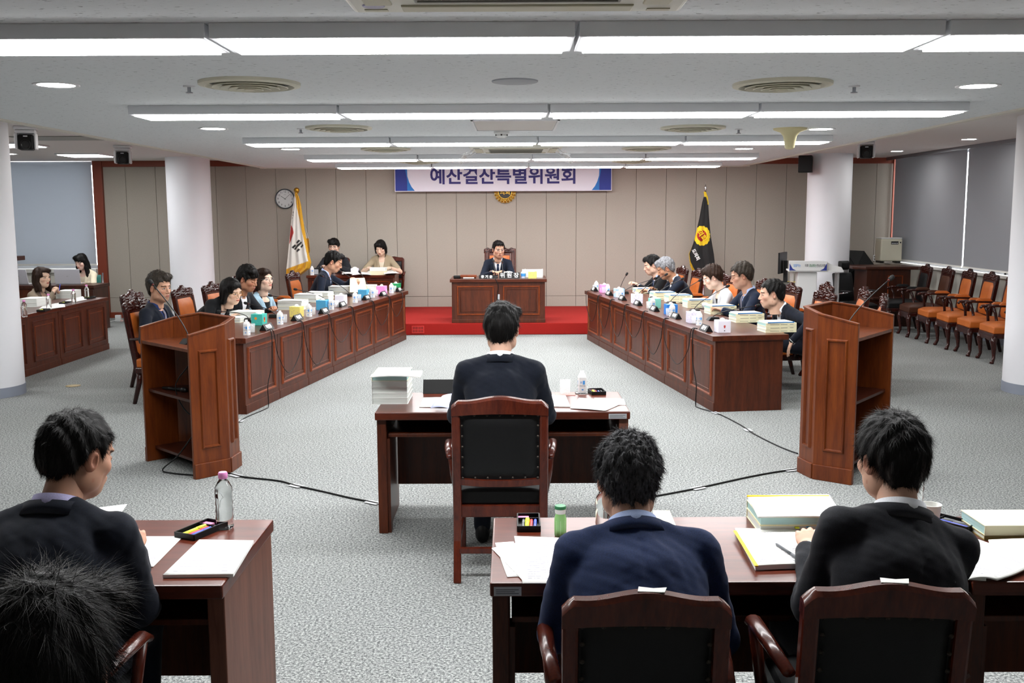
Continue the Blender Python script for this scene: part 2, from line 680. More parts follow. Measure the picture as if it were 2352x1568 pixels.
    # ---- blinds
    def blind(name, label, mb, m):
        o = mb.build(name, m)
        return tag(o, label, 'blind', 'roller blinds')

    b = empty('roller_blind', T(-8.9, WB - 0.02, 0))
    tag(b, 'pale blue-grey roller blind over the window behind the laptop desk', 'blind', 'roller blinds')
    MB().box(-1.6, 1.65, -0.003, 0.003, 0.95, 2.70).build('blind_sheet', 'blind_fabric_light', b)
    MB().box(-1.6, 1.65, -0.012, 0.012, 0.925, 0.955).build('bottom_bar', 'sill_white', b)
    ys = [(14.60, WB - 0.14, 'grey roller blind in the corner above the air purifier'), (10.95, 14.55, 'grey roller blind behind the front white column'), (7.2, 10.9, 'grey roller blind past the edge of the view')]
    for y0, y1, lab in ys[:2]:
        b = empty('roller_blind', T(WR - 0.03, (y0 + y1) / 2, 0))
        tag(b, lab, 'blind', 'roller blinds')
        h = (y1 - y0) / 2
        MB().box(-0.003, 0.003, -h, h, 1.0, HIGH - 0.02).build('blind_sheet', 'blind_fabric', b)
        MB().box(-0.01, 0.01, -h, h, 0.975, 1.0).build('bottom_bar', 'sill_white', b)
    structure(MB().box(WR - 0.04, WR + 0.02, 4.0, 10.9, 0.95, HIGH), 'wall_right_shade', 'blind_fabric', 'closed grey shade along the rest of the window band')


build_room()


# ------------------------------------------------------------------ ceiling fittings
def build_ceiling():
    # long LED panels
    proto = empty('ceiling_light')
    L, Wd = 1.235, 0.315
    MB().box(-L / 2, L / 2, 0, Wd, 0.008, 0.06).build('housing', 'lamp_frame', proto, bevel=0.003)
    MB().box(-L / 2 + 0.030, L / 2 - 0.030, 0.014, Wd - 0.014, 0.0, 0.012).build('diffuser', 'panel_light', proto)
    rows = [3.46, 6.02, 8.55, 11.08, 13.0]
    where = ['in the ceiling row nearest the camera', 'in the second ceiling row', 'in the third ceiling row', 'in the fourth ceiling row', 'in the last ceiling row before the banner']
    col = ['far left', 'inner left', 'inner right', 'far right']
    first = True
    for r, y in enumerate(rows):
        for c in range(4):
            M = T(-2.275 + 1.25 * (c + 0.5), y, 2.38)
            o = proto if first else copy_tree(proto, M)
            if first:
                o.matrix_world = M
            first = False
            tag(o, 'bright rectangular light panel, %s one %s' % (col[c], where[r]), 'ceiling light', 'rectangular ceiling light panels')
    # one more row over the dais, on the higher ceiling behind the edge of the lowered one
    for c in range(6):  # unseen row inferred from the bright back wall; end panels added as fill
        o = copy_tree(proto, T(-3.525 + 1.25 * (c + 0.5), 15.35, HIGH - 0.06))
        tag(o, 'unseen light panel over the red platform, %s of six above the lowered ceiling edge' % ORD[c], 'ceiling light', 'rectangular ceiling light panels')
    # square panels over the side aisle
    sq = empty('ceiling_light')
    MB().box(-0.33, 0.33, -0.33, 0.33, 0.008, 0.03).build('housing', 'lamp_frame', sq, bevel=0.003)
    MB().box(-0.30, 0.30, -0.30, 0.30, 0, 0.012).build('diffuser', 'panel_light', sq)
    sq.matrix_world = T(-6.52, 15.5, HIGH - 0.03)
    tag(sq, 'square light panel on the side ceiling in front of the pale blind', 'ceiling light', 'square ceiling light panels')
    s2 = copy_tree(sq, T(-6.5, 13.2, HIGH - 0.03))
    tag(s2, 'square light panel half hidden behind the nearer ceiling camera', 'ceiling light', 'square ceiling light panels')
    for y, lab in ((10.9, 'square light panel over the side aisle beyond the near column'), (8.5, 'square light panel over the side aisle beside the left lectern, out of view'), (6.1, 'square light panel over the side aisle, nearest the viewer')):
        s3 = copy_tree(sq, T(-6.5, y, HIGH - 0.03))
        tag(s3, lab, 'ceiling light', 'square ceiling light panels')
    # round downlights
    dl = empty('downlight')
    MB().lathe([(0.112, 0.004), (0.108, -0.006), (0.088, -0.004), (0.088, 0.004)], 40, close=False).build('rim', 'metal_white', dl, auto=True)
    MB().lathe([(0.0, -0.002), (0.09, -0.002)], 40, close=False).build('lens', 'down_light', dl)
    spots = [(-2.25, 5.05, LOW, 'near the big round vent, left side'), (2.41, 5.26, LOW, 'near the big round vent, right side'), (-2.24, 7.63, LOW, 'in the second bay, left side'),
             (2.42, 7.92, LOW, 'beside the cream horn'), (-2.19, 10.05, LOW, 'in the third bay, left side'), (2.37, 10.3, LOW, 'in the third bay, right side'),
             (-0.68, 12.4, LOW, 'left of the far air conditioner'), (0.5, 12.4, LOW, 'right of the far air conditioner'), (2.39, 12.5, LOW, 'at the far right corner of the lowered ceiling'),
             (5.92, 13.1, HIGH, 'over the spare chairs'), (5.95, 15.6, HIGH, 'over the wooden counter by the window'), (-7.58, 15.3, HIGH, 'over the laptop desk'), (5.9, 10.6, HIGH, 'over the aisle beside the front column, window side'), (5.9, 8.1, HIGH, 'over the window aisle beside the right lectern'), (-4.4, 8.1, HIGH, 'over the left aisle beside its lectern'), (4.3, 10.6, HIGH, 'between the right row and the front column'), (-4.4, 10.6, HIGH, 'between the left row and the near column')]
    for i, (x, y, z, lab) in enumerate(spots):
        o = dl if i == 0 else copy_tree(dl, T(x, y, z))
        if i == 0:
            o.matrix_world = T(x, y, z)
        tag(o, 'small round recessed downlight ' + lab, 'downlight', 'round recessed downlights')
    # round air vents
    v = empty('air_vent')
    MB().lathe([(0.247, 0.002), (0.245, -0.014), (0.215, -0.020), (0.205, -0.004), (0.20, 0.004)], 48, close=False).build('outer_ring', 'cream_plastic', v, auto=True)
    MB().lathe([(0.0, -0.001), (0.205, -0.001)], 48, close=False).build('throat', plain('vent_shadow', '#4a4b45', 0.8), v)
    for k, (r, zt, zb) in enumerate(((0.185, -0.002, -0.022), (0.145, -0.006, -0.027), (0.105, -0.010, -0.031), (0.066, -0.014, -0.034))):
        MB().lathe([(r - 0.030, zt), (r, zb), (r - 0.004, zb - 0.003), (r - 0.036, zt - 0.003)], 40, close=False).build('ring', 'cream_plastic', v, auto=True)
    MB().lathe([(0.0, -0.037), (0.026, -0.036), (0.03, -0.022)], 32, close=False).build('centre_cone', 'cream_plastic', v, auto=True)
    vs = [(-1.284, 5.02, 'largest in view, left'), (1.365, 5.13, 'largest in view, right'), (-1.285, 7.57, 'in the second bay, left'), (1.38, 7.7, 'in the second bay, right'),
          (-1.245, 10.05, 'in the third bay, left'), (1.35, 10.1, 'in the third bay, right'), (-1.14, 12.55, 'in the last bay, left'), (1.5, 12.6, 'in the last bay, right')]
    for i, (x, y, lab) in enumerate(vs):
        o = v if i == 0 else copy_tree(v, T(x, y, LOW))
        if i == 0:
            o.matrix_world = T(x, y, LOW)
        tag(o, 'round cream air vent with concentric rings, ' + lab, 'air vent', 'round ceiling vents')
    o = MB().lathe([(0.115, 0.002), (0.112, -0.006), (0.10, -0.008), (0.0, -0.008)], 40, close=False).build('ceiling_speaker', plain('speaker_grey', '#9a9da3', 0.6), M=T(0.02, 4.99, LOW), auto=True)
    tag(o, 'flat grey round ceiling loudspeaker between the big vents', 'speaker')
    h = empty('access_hatch', T(0.03, 7.47, LOW))
    MB().box(-0.29, 0.29, -0.41, 0.41, -0.004, 0.0).build('hatch_panel', plain('hatch_paint', '#cfc8c4', 0.8), h)
    hf = MB()
    hf.box(-0.31, -0.295, -0.43, 0.43, -0.006, 0.0).box(0.295, 0.31, -0.43, 0.43, -0.006, 0.0)
    for s in (-1, 1):
        MB().box(s * 0.302 - 0.008, s * 0.302 + 0.008, -0.43, 0.43, -0.007, 0).build('hatch_edge', 'metal_white', h)
        MB().box(-0.31, 0.31, s * 0.422 - 0.008, s * 0.422 + 0.008, -0.007, 0).build('hatch_edge', 'metal_white', h)
    tag(h, 'square ceiling access hatch behind the smoke detector', 'hatch')
    s = empty('smoke_detector', T(-0.075, 7.95, LOW))
    MB().lathe([(0.06, 0.0), (0.062, -0.02), (0.05, -0.028), (0.05, -0.042), (0.032, -0.055), (0.0, -0.056)], 28, close=False).build('detector_body', 'white_plastic', s, auto=True)
    for a in range(6):
        an = a * PI / 3
        MB().box(-0.006, 0.006, -0.052, -0.047, -0.042, -0.03, M=RZ(an)).build('slot', 'dark_plastic', s)
    tag(s, 'white dome smoke detector under the ceiling hatch', 'smoke detector')
    o = MB().lathe([(0.13, 0.0), (0.125, -0.012), (0.075, -0.03), (0.052, -0.06), (0.044, -0.10), (0.036, -0.15), (0.022, -0.16), (0.0, -0.162)], 32, close=False).build('alarm_horn', plain('horn_cream', '#d3c99c', 0.5), M=T(2.16, 7.85, LOW), auto=True)
    tag(o, 'cream trumpet-shaped fitting hanging from the ceiling', 'fitting')
    sp = empty('sprinkler')
    MB().lathe([(0.03, 0.0), (0.028, -0.006), (0.01, -0.008)], 16, close=False).build('rose', 'metal_white', sp, auto=True)
    MB().lathe([(0.009, -0.006), (0.009, -0.03), (0.018, -0.032), (0.018, -0.036), (0, -0.037)], 12, close=False).build('nozzle', 'steel', sp, auto=True)
    for i, (x, y, lab) in enumerate(((-1.615, 5.12, 'beside the large left vent'), (1.764, 5.24, 'beside the large right vent'), (-1.59, 7.67, 'beside the left vent of the second bay'), (1.77, 7.89, 'beside the right vent of the second bay'))):
        o = sp if i == 0 else copy_tree(sp, T(x, y, LOW))
        if i == 0:
            o.matrix_world = T(x, y, LOW)
        tag(o, 'tiny ceiling sprinkler ' + lab, 'sprinkler', 'ceiling sprinklers')
    # cassette air conditioners
    for M, lab, flaps in ((T(0.02, 2.68, 2.40), 'large cassette air conditioner at the top edge of the view', False), (T(0.045, 9.82, 2.40), 'cassette air conditioner with clear wind deflectors on both ends', True)):
        a = empty('air_conditioner', M if flaps else M @ Matrix.Diagonal((1.13, 1.06, 1, 1)))
        MB().prism([(-0.43, -0.40), (0.43, -0.40), (0.43, 0.40), (-0.43, 0.40)], 0.0, 0.04, top=[(-0.46, -0.43), (0.46, -0.43), (0.46, 0.43), (-0.46, 0.43)]).build('panel', plain('ac_ivory', '#d4d2c6', 0.45), a, bevel=0.008)
        MB().box(-0.26, 0.26, -0.24, 0.24, -0.008, 0.001).build('intake_grille', plain('ac_grille', '#8d8a82', 0.6), a, bevel=0.004)
        for k in range(9):
            y = -0.21 + k * 0.0525
            MB().box(-0.25, 0.25, y - 0.004, y + 0.004, -0.012, -0.006).build('grille_slat', 'ac_grille', a)
        for s in (-1, 1):
            MB().box(-0.30, 0.30, s * 0.33 - 0.035, s * 0.33 + 0.035, -0.006, 0.004, M=None).build('louvre', plain('ac_louvre', '#c2bda6', 0.5), a, bevel=0.004)
            MB().box(s * 0.355 - 0.035, s * 0.355 + 0.035, -0.28, 0.28, -0.006, 0.004).build('louvre', 'ac_louvre', a, bevel=0.004)
        for sx in (-1, 1):
            for sy in (-1, 1):
                MB().box(sx * 0.37 - 0.03, sx * 0.37 + 0.03, sy * 0.36 - 0.012, sy * 0.36 + 0.012, -0.003, 0.002).build('corner_cap', 'dark_plastic' if flaps else 'ac_louvre', a)
        if flaps:
            for s in (-1, 1):
                MB().box(-0.004, 0.004, -0.25, 0.25, -0.13, 0.0, M=T(s * 0.46, 0, -0.02) @ RY(-s * 0.75)).build('deflector', 'acrylic', a)
                MB().tube([(s * 0.40, -0.2, 0), (s * 0.45, -0.2, -0.04), (s * 0.52, -0.2, -0.05)], 0.008, 6).build('deflector_arm', 'metal_white', a)
                MB().tube([(s * 0.40, 0.2, 0), (s * 0.45, 0.2, -0.04), (s * 0.52, 0.2, -0.05)], 0.008, 6).build('deflector_arm', 'metal_white', a)
        else:
            MB().lathe([(0, -0.004), (0.028, -0.004), (0.03, 0.0)], 20, close=False).build('badge', plain('badge_violet', '#8a86a8', 0.4), a, M=None).location = (-0.37, 0.30, 0)
            pr = [(0.0, 0.0)]
            st = MB()
            st.prism([(-0.2, 0.40), (0.24, 0.40), (0.2, 0.45), (0.05, 0.475), (-0.12, 0.455)], 0.034, 0.0385).build('ceiling_stain', plain('stain', '#b7a883', 0.9), a)
        tag(a, lab, 'air conditioner')
    # extra side vent
    o = MB().box(-0.6, 0.6, -0.3, 0.3, -0.01, 0.0).build('duct_grille', 'grey_plastic', M=T(-5.3, 12.2, HIGH), bevel=0.004)
    tag(o, 'long grey duct grille in the side ceiling by the cameras', 'vent')
    # ceiling cameras
    def ptz(x, y, deg, lab, z=HIGH):
        c = empty('ceiling_camera', place(x, y, z, deg))
        MB().box(-0.11, 0.11, -0.10, 0.13, -0.035, 0.0).build('mount', 'metal_white', c, bevel=0.012)
        MB().prism([(-0.10, -0.07), (0.10, -0.07), (0.10, 0.09), (-0.10, 0.09)], -0.075, -0.035).build('turntable', 'metal_white', c, bevel=0.015)
        for s in (-1, 1):
            MB().box(s * 0.092 - 0.016, s * 0.092 + 0.016, -0.07, 0.07, -0.24, -0.07).build('yoke_arm', 'metal_white', c, bevel=0.014)
        MB().box(-0.074, 0.074, -0.085, 0.085, -0.245, -0.085).build('camera_body', 'black_plastic', c, bevel=0.018)
        M = T(0, -0.085, -0.19) @ RX(PI / 2)
        MB().lathe([(0.052, 0.0), (0.052, 0.02), (0.042, 0.024), (0.036, 0.016), (0.0, 0.014)], 28, M=M, close=False).build('lens', 'dark_plastic', c, auto=True)
        MB().box(-0.02, 0.02, -0.087, -0.084, -0.11, -0.10).build('maker_mark', 'lamp_frame', c)
        return tag(c, lab, 'camera', 'ceiling cameras')
    ptz(-5.08, 10.62, 20, 'black and white pan camera hanging by the near column')
    ptz(-5.22, 13.6, 15, 'black and white pan camera hanging in front of the panelled wall')
    ptz(4.56, 13.0, -14, 'black and white pan camera hanging on the window side')
    # wall loudspeaker on the column
    s = empty('wall_speaker', place(4.74, 16.2, 2.42, -28))
    MB().prism([(-0.11, -0.13), (0.11, -0.13), (0.085, 0.06), (-0.085, 0.06)], 0.0, 0.27).build('cabinet', 'black_plastic', s, bevel=0.012)
    MB().box(-0.098, 0.098, -0.137, -0.129, 0.012, 0.258).build('grille', 'soft_black', s, bevel=0.004)
    MB().box(-0.02, 0.02, 0.05, 0.16, 0.12, 0.16).build('bracket', 'dark_plastic', s)
    tag(s, 'small black loudspeaker bracketed to the white column', 'speaker')


build_ceiling()


# ------------------------------------------------------------------ things on the back wall
def build_wall_things():
    # clock
    c = at_y(654.5, 456.5, WB - 0.03)
    k = empty('wall_clock', T(c.x, WB - 0.001, c.z))
    R = 0.172
    Mx = RX(PI / 2)
    MB().lathe([(R, 0.0), (R, 0.035), (R - 0.008, 0.045), (R - 0.016, 0.042), (R - 0.018, 0.02)], 56, M=Mx, close=False).build('rim', plain('clock_rim', '#3b434b', 0.35), k, auto=True)
    MB().lathe([(0, 0.022), (R - 0.015, 0.022)], 48, M=Mx, close=False).build('dial', plain('clock_face', '#d9dcdc', 0.6), k)
    for h in range(1, 13):
        a = PI / 2 - h * PI / 6
        text_obj('numeral', str(h), 0.05, k, T(0.122 * math.cos(a), -0.0235, 0.122 * math.sin(a)) @ RX(PI / 2), 'ink', 0.001)
    for nm, hr, ln, wd in (('hour_hand', 10 + 8 / 60, 0.085, 0.007), ('minute_hand', 8 / 5, 0.12, 0.005)):
        a = -hr * PI / 6
        MB().box(-wd / 2, wd / 2, -0.026, -0.0245, -0.02, ln, M=RY(-a)).build(nm, 'ink', k)
    MB().box(-0.02, 0.02, -0.0235, -0.0225, 0.07, 0.073).build('maker_line', 'ink', k)
    tag(k, 'round white wall clock with dark grey rim reading ten past ten', 'clock')
    # banner
    yb = 17.33
    a, b = at_y(907, 440, yb), at_y(1405, 438, yb)
    x0, x1, z0 = a.x, b.x, (a.z + b.z) / 2
    z1 = 2.66
    bn = empty('banner', T(0, yb, 0))
    MB().box(x0, x1, -0.006, 0.006, z0, z1).build('board', plain('banner_white', '#e4e1ec', 0.7), bn)
    for s, e in ((1, x0), (-1, x1)):
        def q(pts, m, y, nm):
            MB().prism([(0, 0), (1, 0), (0, 1)], 0, 0) if False else None
            n = len(pts)
            v = [(e + s * px, y, z0 + pz) for px, pz in pts] + [(e + s * px, y + 0.002, z0 + pz) for px, pz in pts]
            f = [tuple(range(n)), tuple(range(2 * n - 1, n - 1, -1))] + [(i, (i + 1) % n, n + (i + 1) % n, n + i) for i in range(n)]
            MB().add(v, f).build(nm, m, bn)
        H = z1 - z0
        q([(0.012, 0.012), (0.345, 0.012), (0.29, 0.08), (0.25, 0.16), (0.22, 0.26), (0.213, H - 0.01), (0.012, H - 0.01)], plain('banner_sky', '#1f74c4', 0.6), -0.0085, 'blue_swoosh')
        q([(0.012, 0.012), (0.215, 0.012), (0.215, 0.20), (0.165, H - 0.01), (0.012, H - 0.01)], plain('banner_blue', '#20318c', 0.6), -0.011, 'dark_blue_swoosh')
    t0, t1 = at_y(988, 422, yb), at_y(1325, 386, yb)
    text_obj('lettering', '예산결산특별위원회', 0.305, bn, T((t0.x + t1.x) / 2, -0.0075, (at_y(1157, 406, yb).z)) @ RX(PI / 2), plain('banner_navy', '#2b2470', 0.6), 0.003, 0.008, squash=(t1.x - t0.x) / 2.51)
    for x in (x0 + 0.4, x1 - 0.4):
        MB().tube([(x, 0, z1), (x, 0, HIGH - 0.001)], 0.004, 6).build('hanging_wire', 'steel', bn)
    tag(bn, 'long white and blue committee banner under the ceiling', 'banner')
    # gold emblem
    c = at_y(1160, 441, WB)
    e = empty('wall_emblem', T(c.x, WB - 0.002, c.z))
    pts = []
    for i in range(20 * 8):
        an = 2 * PI * i / 160
        r = 0.172 + 0.022 * abs(math.cos(an * 10)) ** 0.6
        pts.append((r * math.cos(an), r * math.sin(an)))
    MB().prism(pts, 0, 0.03, M=Mx).build('petal_plate', 'brass_dark', e)
    for i in range(20):
        an = 2 * PI * i / 20
        MB().tube([(0.115, 0, 0.03), (0.15, 0, 0.036), (0.185, 0, 0.028)], [0.012, 0.017, 0.012], 8, M=Mx @ RZ(an)).build('petal', 'gold', e, smooth=True)
    MB().lathe([(0, 0.036), (0.112, 0.036), (0.12, 0.028)], 48, M=Mx, close=False).build('centre_disc', plain('emblem_dark', '#2b2622', 0.5), e)
    MB().lathe([(0.108, 0.03), (0.11, 0.042), (0.12, 0.042), (0.122, 0.03)], 48, M=Mx, close=False).build('inner_ring', 'gold', e, auto=True)
    text_obj('lettering', '의회', 0.1, e, T(0, -0.039, -0.005) @ RX(PI / 2), 'gold', 0.004, 0.002)
    tag(e, 'gold flower-shaped emblem half hidden below the banner', 'emblem')
    # power outlet by the window corner
    c = at_y(2008.5, 592, WB)
    o = empty('wall_outlet', T(c.x, WB - 0.001, c.z))
    MB().box(-0.028, 0.028, -0.012, 0, -0.052, 0.052).build('plate', 'white_plastic', o, bevel=0.004)
    for z in (-0.022, 0.022):
        MB().lathe([(0, 0.0145), (0.016, 0.0145), (0.017, 0.012)], 20, M=T(0, 0, z) @ Mx, close=False).build('socket', 'grey_plastic', o)
    tag(o, 'white double wall outlet above the wooden counter', 'outlet')


build_wall_things()


def build_flags():
    def grid_cloth(name, rows, parent, color, nx=110, ny=170, ripple=0.03, nfold=3.2, y=17.0, ph=0.0, thick=True):
        """rows: (py, x_left, x_right) of the hanging cloth; waves run across it"""
        P = np.array(rows, float)
        me = bpy.data.meshes.new(name)
        verts, cols = [], []
        for j in range(ny + 1):
            py = P[0, 0] + (P[-1, 0] - P[0, 0]) * j / ny
            xl, xr = np.interp(py, P[:, 0], P[:, 1]), np.interp(py, P[:, 0], P[:, 2])
            for i in range(nx + 1):
                u = i / nx
                px = xl + (xr - xl) * u
                p = at_y(px, py, y)
                dy = ripple * (0.3 + 0.7 * j / ny) * math.sin(u * nfold * 2 * PI + ph + 0.6 * math.sin(3 * j / ny))
                verts.append((p.x, y + dy, p.z))
                cols.append(lin(color(px, py, u, j / ny)))
        f = [(j * (nx + 1) + i, j * (nx + 1) + i + 1, (j + 1) * (nx + 1) + i + 1, (j + 1) * (nx + 1) + i) for j in range(ny) for i in range(nx)]
        me.from_pydata(verts, [], f)
        ca = me.color_attributes.new('col', 'FLOAT_COLOR', 'POINT')
        ca.data.foreach_set('color', np.array(cols, np.float32).ravel())
        me.polygons.foreach_set('use_smooth', [True] * len(f))
        me.materials.append(MATS['flag_cloth'])
        o = link_mesh(name, me, parent)
        md = o.modifiers.new('thickness', 'SOLIDIFY')
        md.thickness = 0.003
        return o

    t = NT('flag_cloth')
    at = t.add('ShaderNodeVertexColor', layer_name='col')
    t.base(at.outputs['Color'])
    t.b.inputs['Roughness'].default_value = 0.75
    t.b.inputs['Sheen Weight'].default_value = 0.2
    MATS['flag_cloth'] = t.m

    def c5(x, y):
        return 600 + x / 5.808, 410 + y / 5.808

    def inpoly(x, y, poly):
        r = False
        n = len(poly)
        for i in range(n):
            (x0, y0), (x1, y1) = poly[i], poly[(i + 1) % n]
            if (y0 > y) != (y1 > y) and x < (x1 - x0) * (y - y0) / (y1 - y0) + x0:
                r = not r
        return r

    def bar(a, b, w, h=None):
        (ax, ay), (bx, by) = a, b
        dx, dy = bx - ax, by - ay
        l = math.hypot(dx, dy)
        nx, ny = -dy / l * w / 2, dx / l * w / 2
        return [c5(ax + nx, ay + ny), c5(bx + nx, by + ny), c5(bx - nx, by - ny), c5(ax - nx, ay - ny)]
    bars = [bar((418, 925), (455, 885), 26), bar((475, 863), (510, 822), 26), bar((442, 948), (535, 845), 26), bar((475, 975), (510, 938), 26), bar((527, 918), (560, 880), 26),
            [c5(424, 440), c5(436, 440), c5(434, 462), c5(420, 462)], [c5(418, 478), c5(430, 478), c5(427, 500), c5(416, 500)], [c5(412, 515), c5(422, 515), c5(418, 536), c5(410, 536)]]
    white, yellow, black, red = '#d8d6cf', '#d9a318', '#0b0b0c', '#a51a12'
    ye2 = '#b98614'

    def front(px, py, u, v):
        x, y = (px - 600) * 5.808, (py - 410) * 5.808
        # fringe along the free edge and the hem
        ex = np.interp(y, [200, 470, 800, 1130, 1400], [455, 500, 575, 640, 660])
        if x > ex - 8 or y > np.interp(x, [335, 640], [1205, 1095]):
            return yellow if math.sin(px * 9.0 + py * 3) > -0.4 else ye2
        for b in bars:
            if inpoly(px, py, b):
                return black
        if inpoly(px, py, [c5(395, 620), c5(425, 660), c5(433, 720), c5(415, 790), c5(372, 870), c5(378, 780)]):
            return red
        return white

    fl = empty('national_flag', T(0, 0, 0))
    rows = [(442, 677.5, 681), (452, 675.5, 686), (470, 673.5, 691), (500, 669.5, 695), (548, 664.5, 703), (582, 661, 709), (603, 659, 714.5), (616, 657.5, 711), (632, 657, 690), (649, 658, 667)]
    grid_cloth('flag_cloth', rows, fl, front, y=16.95)

    def back(px, py, u, v):
        y = (py - 410) * 5.808
        if y > 795 or u > 0.9 and y < 520:
            return yellow if math.sin(px * 9.0) > -0.4 else ye2
        return white
    grid_cloth('flag_fold', [(450, 682, 686), (470, 685, 691), (505, 688, 697), (548, 695, 710), (575, 700, 712.5), (590, 704, 710)], fl, back, nx=40, ny=80, y=17.06, nfold=1.5, ph=1)
    tp = at_y(681, 440, 17.0)
    MB().tube([(tp.x, 17.02, 0.2), (tp.x, 17.02, tp.z - 0.02)], 0.014, 10).build('pole', 'gold', fl, smooth=True)
    MB().lathe([(0.0, 0.0), (0.012, 0.0), (0.016, 0.03), (0.03, 0.035), (0.036, 0.06), (0.05, 0.08), (0.04, 0.11), (0.02, 0.125), (0.0, 0.13)], 20, M=T(tp.x, 17.02, tp.z - 0.06), close=False).build('finial', 'gold', fl, smooth=True)
    MB().lathe([(0.17, 0.173), (0.17, 0.19), (0.05, 0.21), (0.03, 0.3), (0.0, 0.3)], 24, M=T(tp.x, 17.02, 0), close=True).build('stand', 'chrome', fl, auto=True)
    tag(fl, 'white national flag with red circle, black bars and yellow fringe, draped on a pole', 'flag')

    def c7(x, y):
        return 1560 + x / 2.97, 250 + y / 2.97
    ecx, ecy = c7(155, 865)

    def blk(px, py, u, v):
        x, y = (px - 1560) * 2.97, (py - 250) * 2.97
        dx, dy = px - ecx, py - ecy
        an = math.atan2(dy, dx)
        r = math.hypot(dx * 1.22, dy)
        if r < 13.2:
            return red
        if r < 21.5 + 1.8 * abs(math.sin(an * 8)):
            return '#e7c514' if r > 14.2 or True else red
        if u > 0.86 and v < 0.1:
            return '#e0bd20'
        return '#070709'
    f2 = empty('council_flag', T(0, 0, 0))
    rows = [(452, 1616, 1622), (464, 1613, 1626.5), (500, 1606.5, 1629), (540, 1597.5, 1632.5), (560, 1592, 1636), (583, 1583.5, 1640), (600, 1586, 1642), (613, 1592, 1642), (625, 1598.5, 1622), (634, 1602, 1604)]
    grid_cloth('flag_cloth', rows, f2, blk, y=16.95, ripple=0.02, nfold=2.2)
    grid_cloth('fringe_fold', [(560, 1592, 1606), (583, 1582, 1605), (610, 1585, 1614), (630, 1594, 1620), (658, 1601, 1612)], f2, lambda px, py, u, v: '#d8b61c' if math.sin(px * 8) > -0.5 else '#b7941a', nx=40, ny=60, y=17.04, ripple=0.012)
    grid_cloth('fringe_top', [(440, 1616, 1621), (452, 1618, 1626), (470, 1622, 1628)], f2, lambda px, py, u, v: '#e0bd20', nx=12, ny=20, y=16.98, ripple=0.01)
    tp = at_y(1621, 432, 17.0)
    MB().tube([(tp.x, 17.02, 0.2), (tp.x, 17.02, tp.z - 0.02)], 0.014, 10).build('pole', 'chrome', f2, smooth=True)
    MB().lathe([(0.0, 0.0), (0.02, 0.0), (0.024, 0.03), (0.012, 0.04), (0.022, 0.06), (0.014, 0.08), (0.005, 0.10), (0.0, 0.15)], 16, M=T(tp.x, 17.02, tp.z - 0.05), close=False).build('finial', 'chrome', f2, smooth=True)
    MB().lathe([(0.17, 0.173), (0.17, 0.19), (0.05, 0.21), (0.03, 0.3), (0.0, 0.3)], 24, M=T(tp.x, 17.02, 0), close=True).build('stand', 'chrome', f2, auto=True)
    p = at_y(ecx, ecy, 16.9)
    text_obj('emblem_lettering', '의회', 0.11, f2, T(p.x, 16.905, p.z) @ RX(PI / 2) @ RZ(math.radians(-55)), plain('flag_yellow', '#e7c514', 0.7), 0.002, 0.003)
    p = at_y(1598, 585, 16.9)
    text_obj('lettering', '도의회', 0.075, f2, T(p.x, 16.905, p.z) @ RX(PI / 2) @ RZ(math.radians(-62)), 'white_print', 0.002, 0.002)
    tag(f2, 'black council flag with yellow flower emblem and yellow fringe, draped on a pole', 'flag')


build_flags()
# ================================================================== desks
def panel_front(parent, x0, x1, z0, z1, y, m='desk_wood', mm='moulding_wood', inset=0.075, double=True, ins_z=None):
    """one raised panel: outer moulding, inner moulding, on the face at y (facing -y)"""
    iz = ins_z or inset
    MB().frame(x0 + inset, x1 - inset, z0 + iz, z1 - iz, 0.026, y + 0.001, y - 0.014, 0.008).build('panel_moulding', mm, parent)
    if double:
        MB().frame(x0 + inset + 0.05, x1 - inset - 0.05, z0 + iz + 0.05, z1 - iz - 0.05, 0.012, y + 0.001, y - 0.007, 0.004).build('inner_moulding', m, parent)


ROW_H = 0.70
L0, L1 = Vector((-2.394, 8.86)), Vector((-1.509, 14.25))
R0, R1 = Vector((1.81, 8.87)), Vector((1.061, 14.15))


def row_M(a, b):
    """x runs from a to b, y points to the seats"""
    u = (b - a).normalized()
    return frame_M((a.x, a.y, 0), (u.x, u.y, 0), (-u.y, u.x, 0)), (b - a).length


MLrow, LEN_L = row_M(L0, L1)
MRrow, LEN_R = row_M(R1, R0)          # starts at the far end so that y points to the seats


def desk_row(M, length, n, side, near_first):
    w = length / n
    proto = None
    for i in range(n):
        x = i * w
        k = i if near_first else n - 1 - i
        if proto is None:
            d = empty('council_desk')
            MB().box(0.004, w - 0.004, 0.02, 0.04, 0.0, ROW_H - 0.05).build('front_board', 'desk_wood', d, bevel=0.002)
            MB().box(0.004, w - 0.004, 0.012, 0.03, 0.0, 0.085).build('plinth', 'desk_wood', d, bevel=0.004)
            panel_front(d, 0.012, w - 0.012, 0.085, ROW_H - 0.05, 0.02, inset=0.07, ins_z=0.045)
            for xx in (0.003, w - 0.025):
                MB().box(xx, xx + 0.022, 0.04, 0.66, 0.0, ROW_H - 0.05).build('side_board', 'desk_wood', d, bevel=0.002)
            MB().box(0.03, w - 0.03, 0.06, 0.6, 0.44, 0.46).build('shelf', 'desk_wood', d)
            proto = d
            d.matrix_world = M @ T(x, 0, 0)
        else:
            d = copy_tree(proto, M @ T(x, 0, 0))
        tag(d, 'panelled brown desk front, %s from the lectern in the %s council row' % (ORD[k], side), 'desk', 'panelled council desks')
    t = MB().box(-0.03, length + 0.03, -0.018, 0.70, ROW_H - 0.05, ROW_H).build('desk_top', 'desk_wood_top', bevel=0.005, M=M)
    t.name = 'long_worktop'
    tag(t, 'continuous dark wood worktop of the %s council row' % side, 'worktop')


desk_row(MLrow, LEN_L, 7, 'left', True)
desk_row(MRrow, LEN_R, 7, 'right', False)


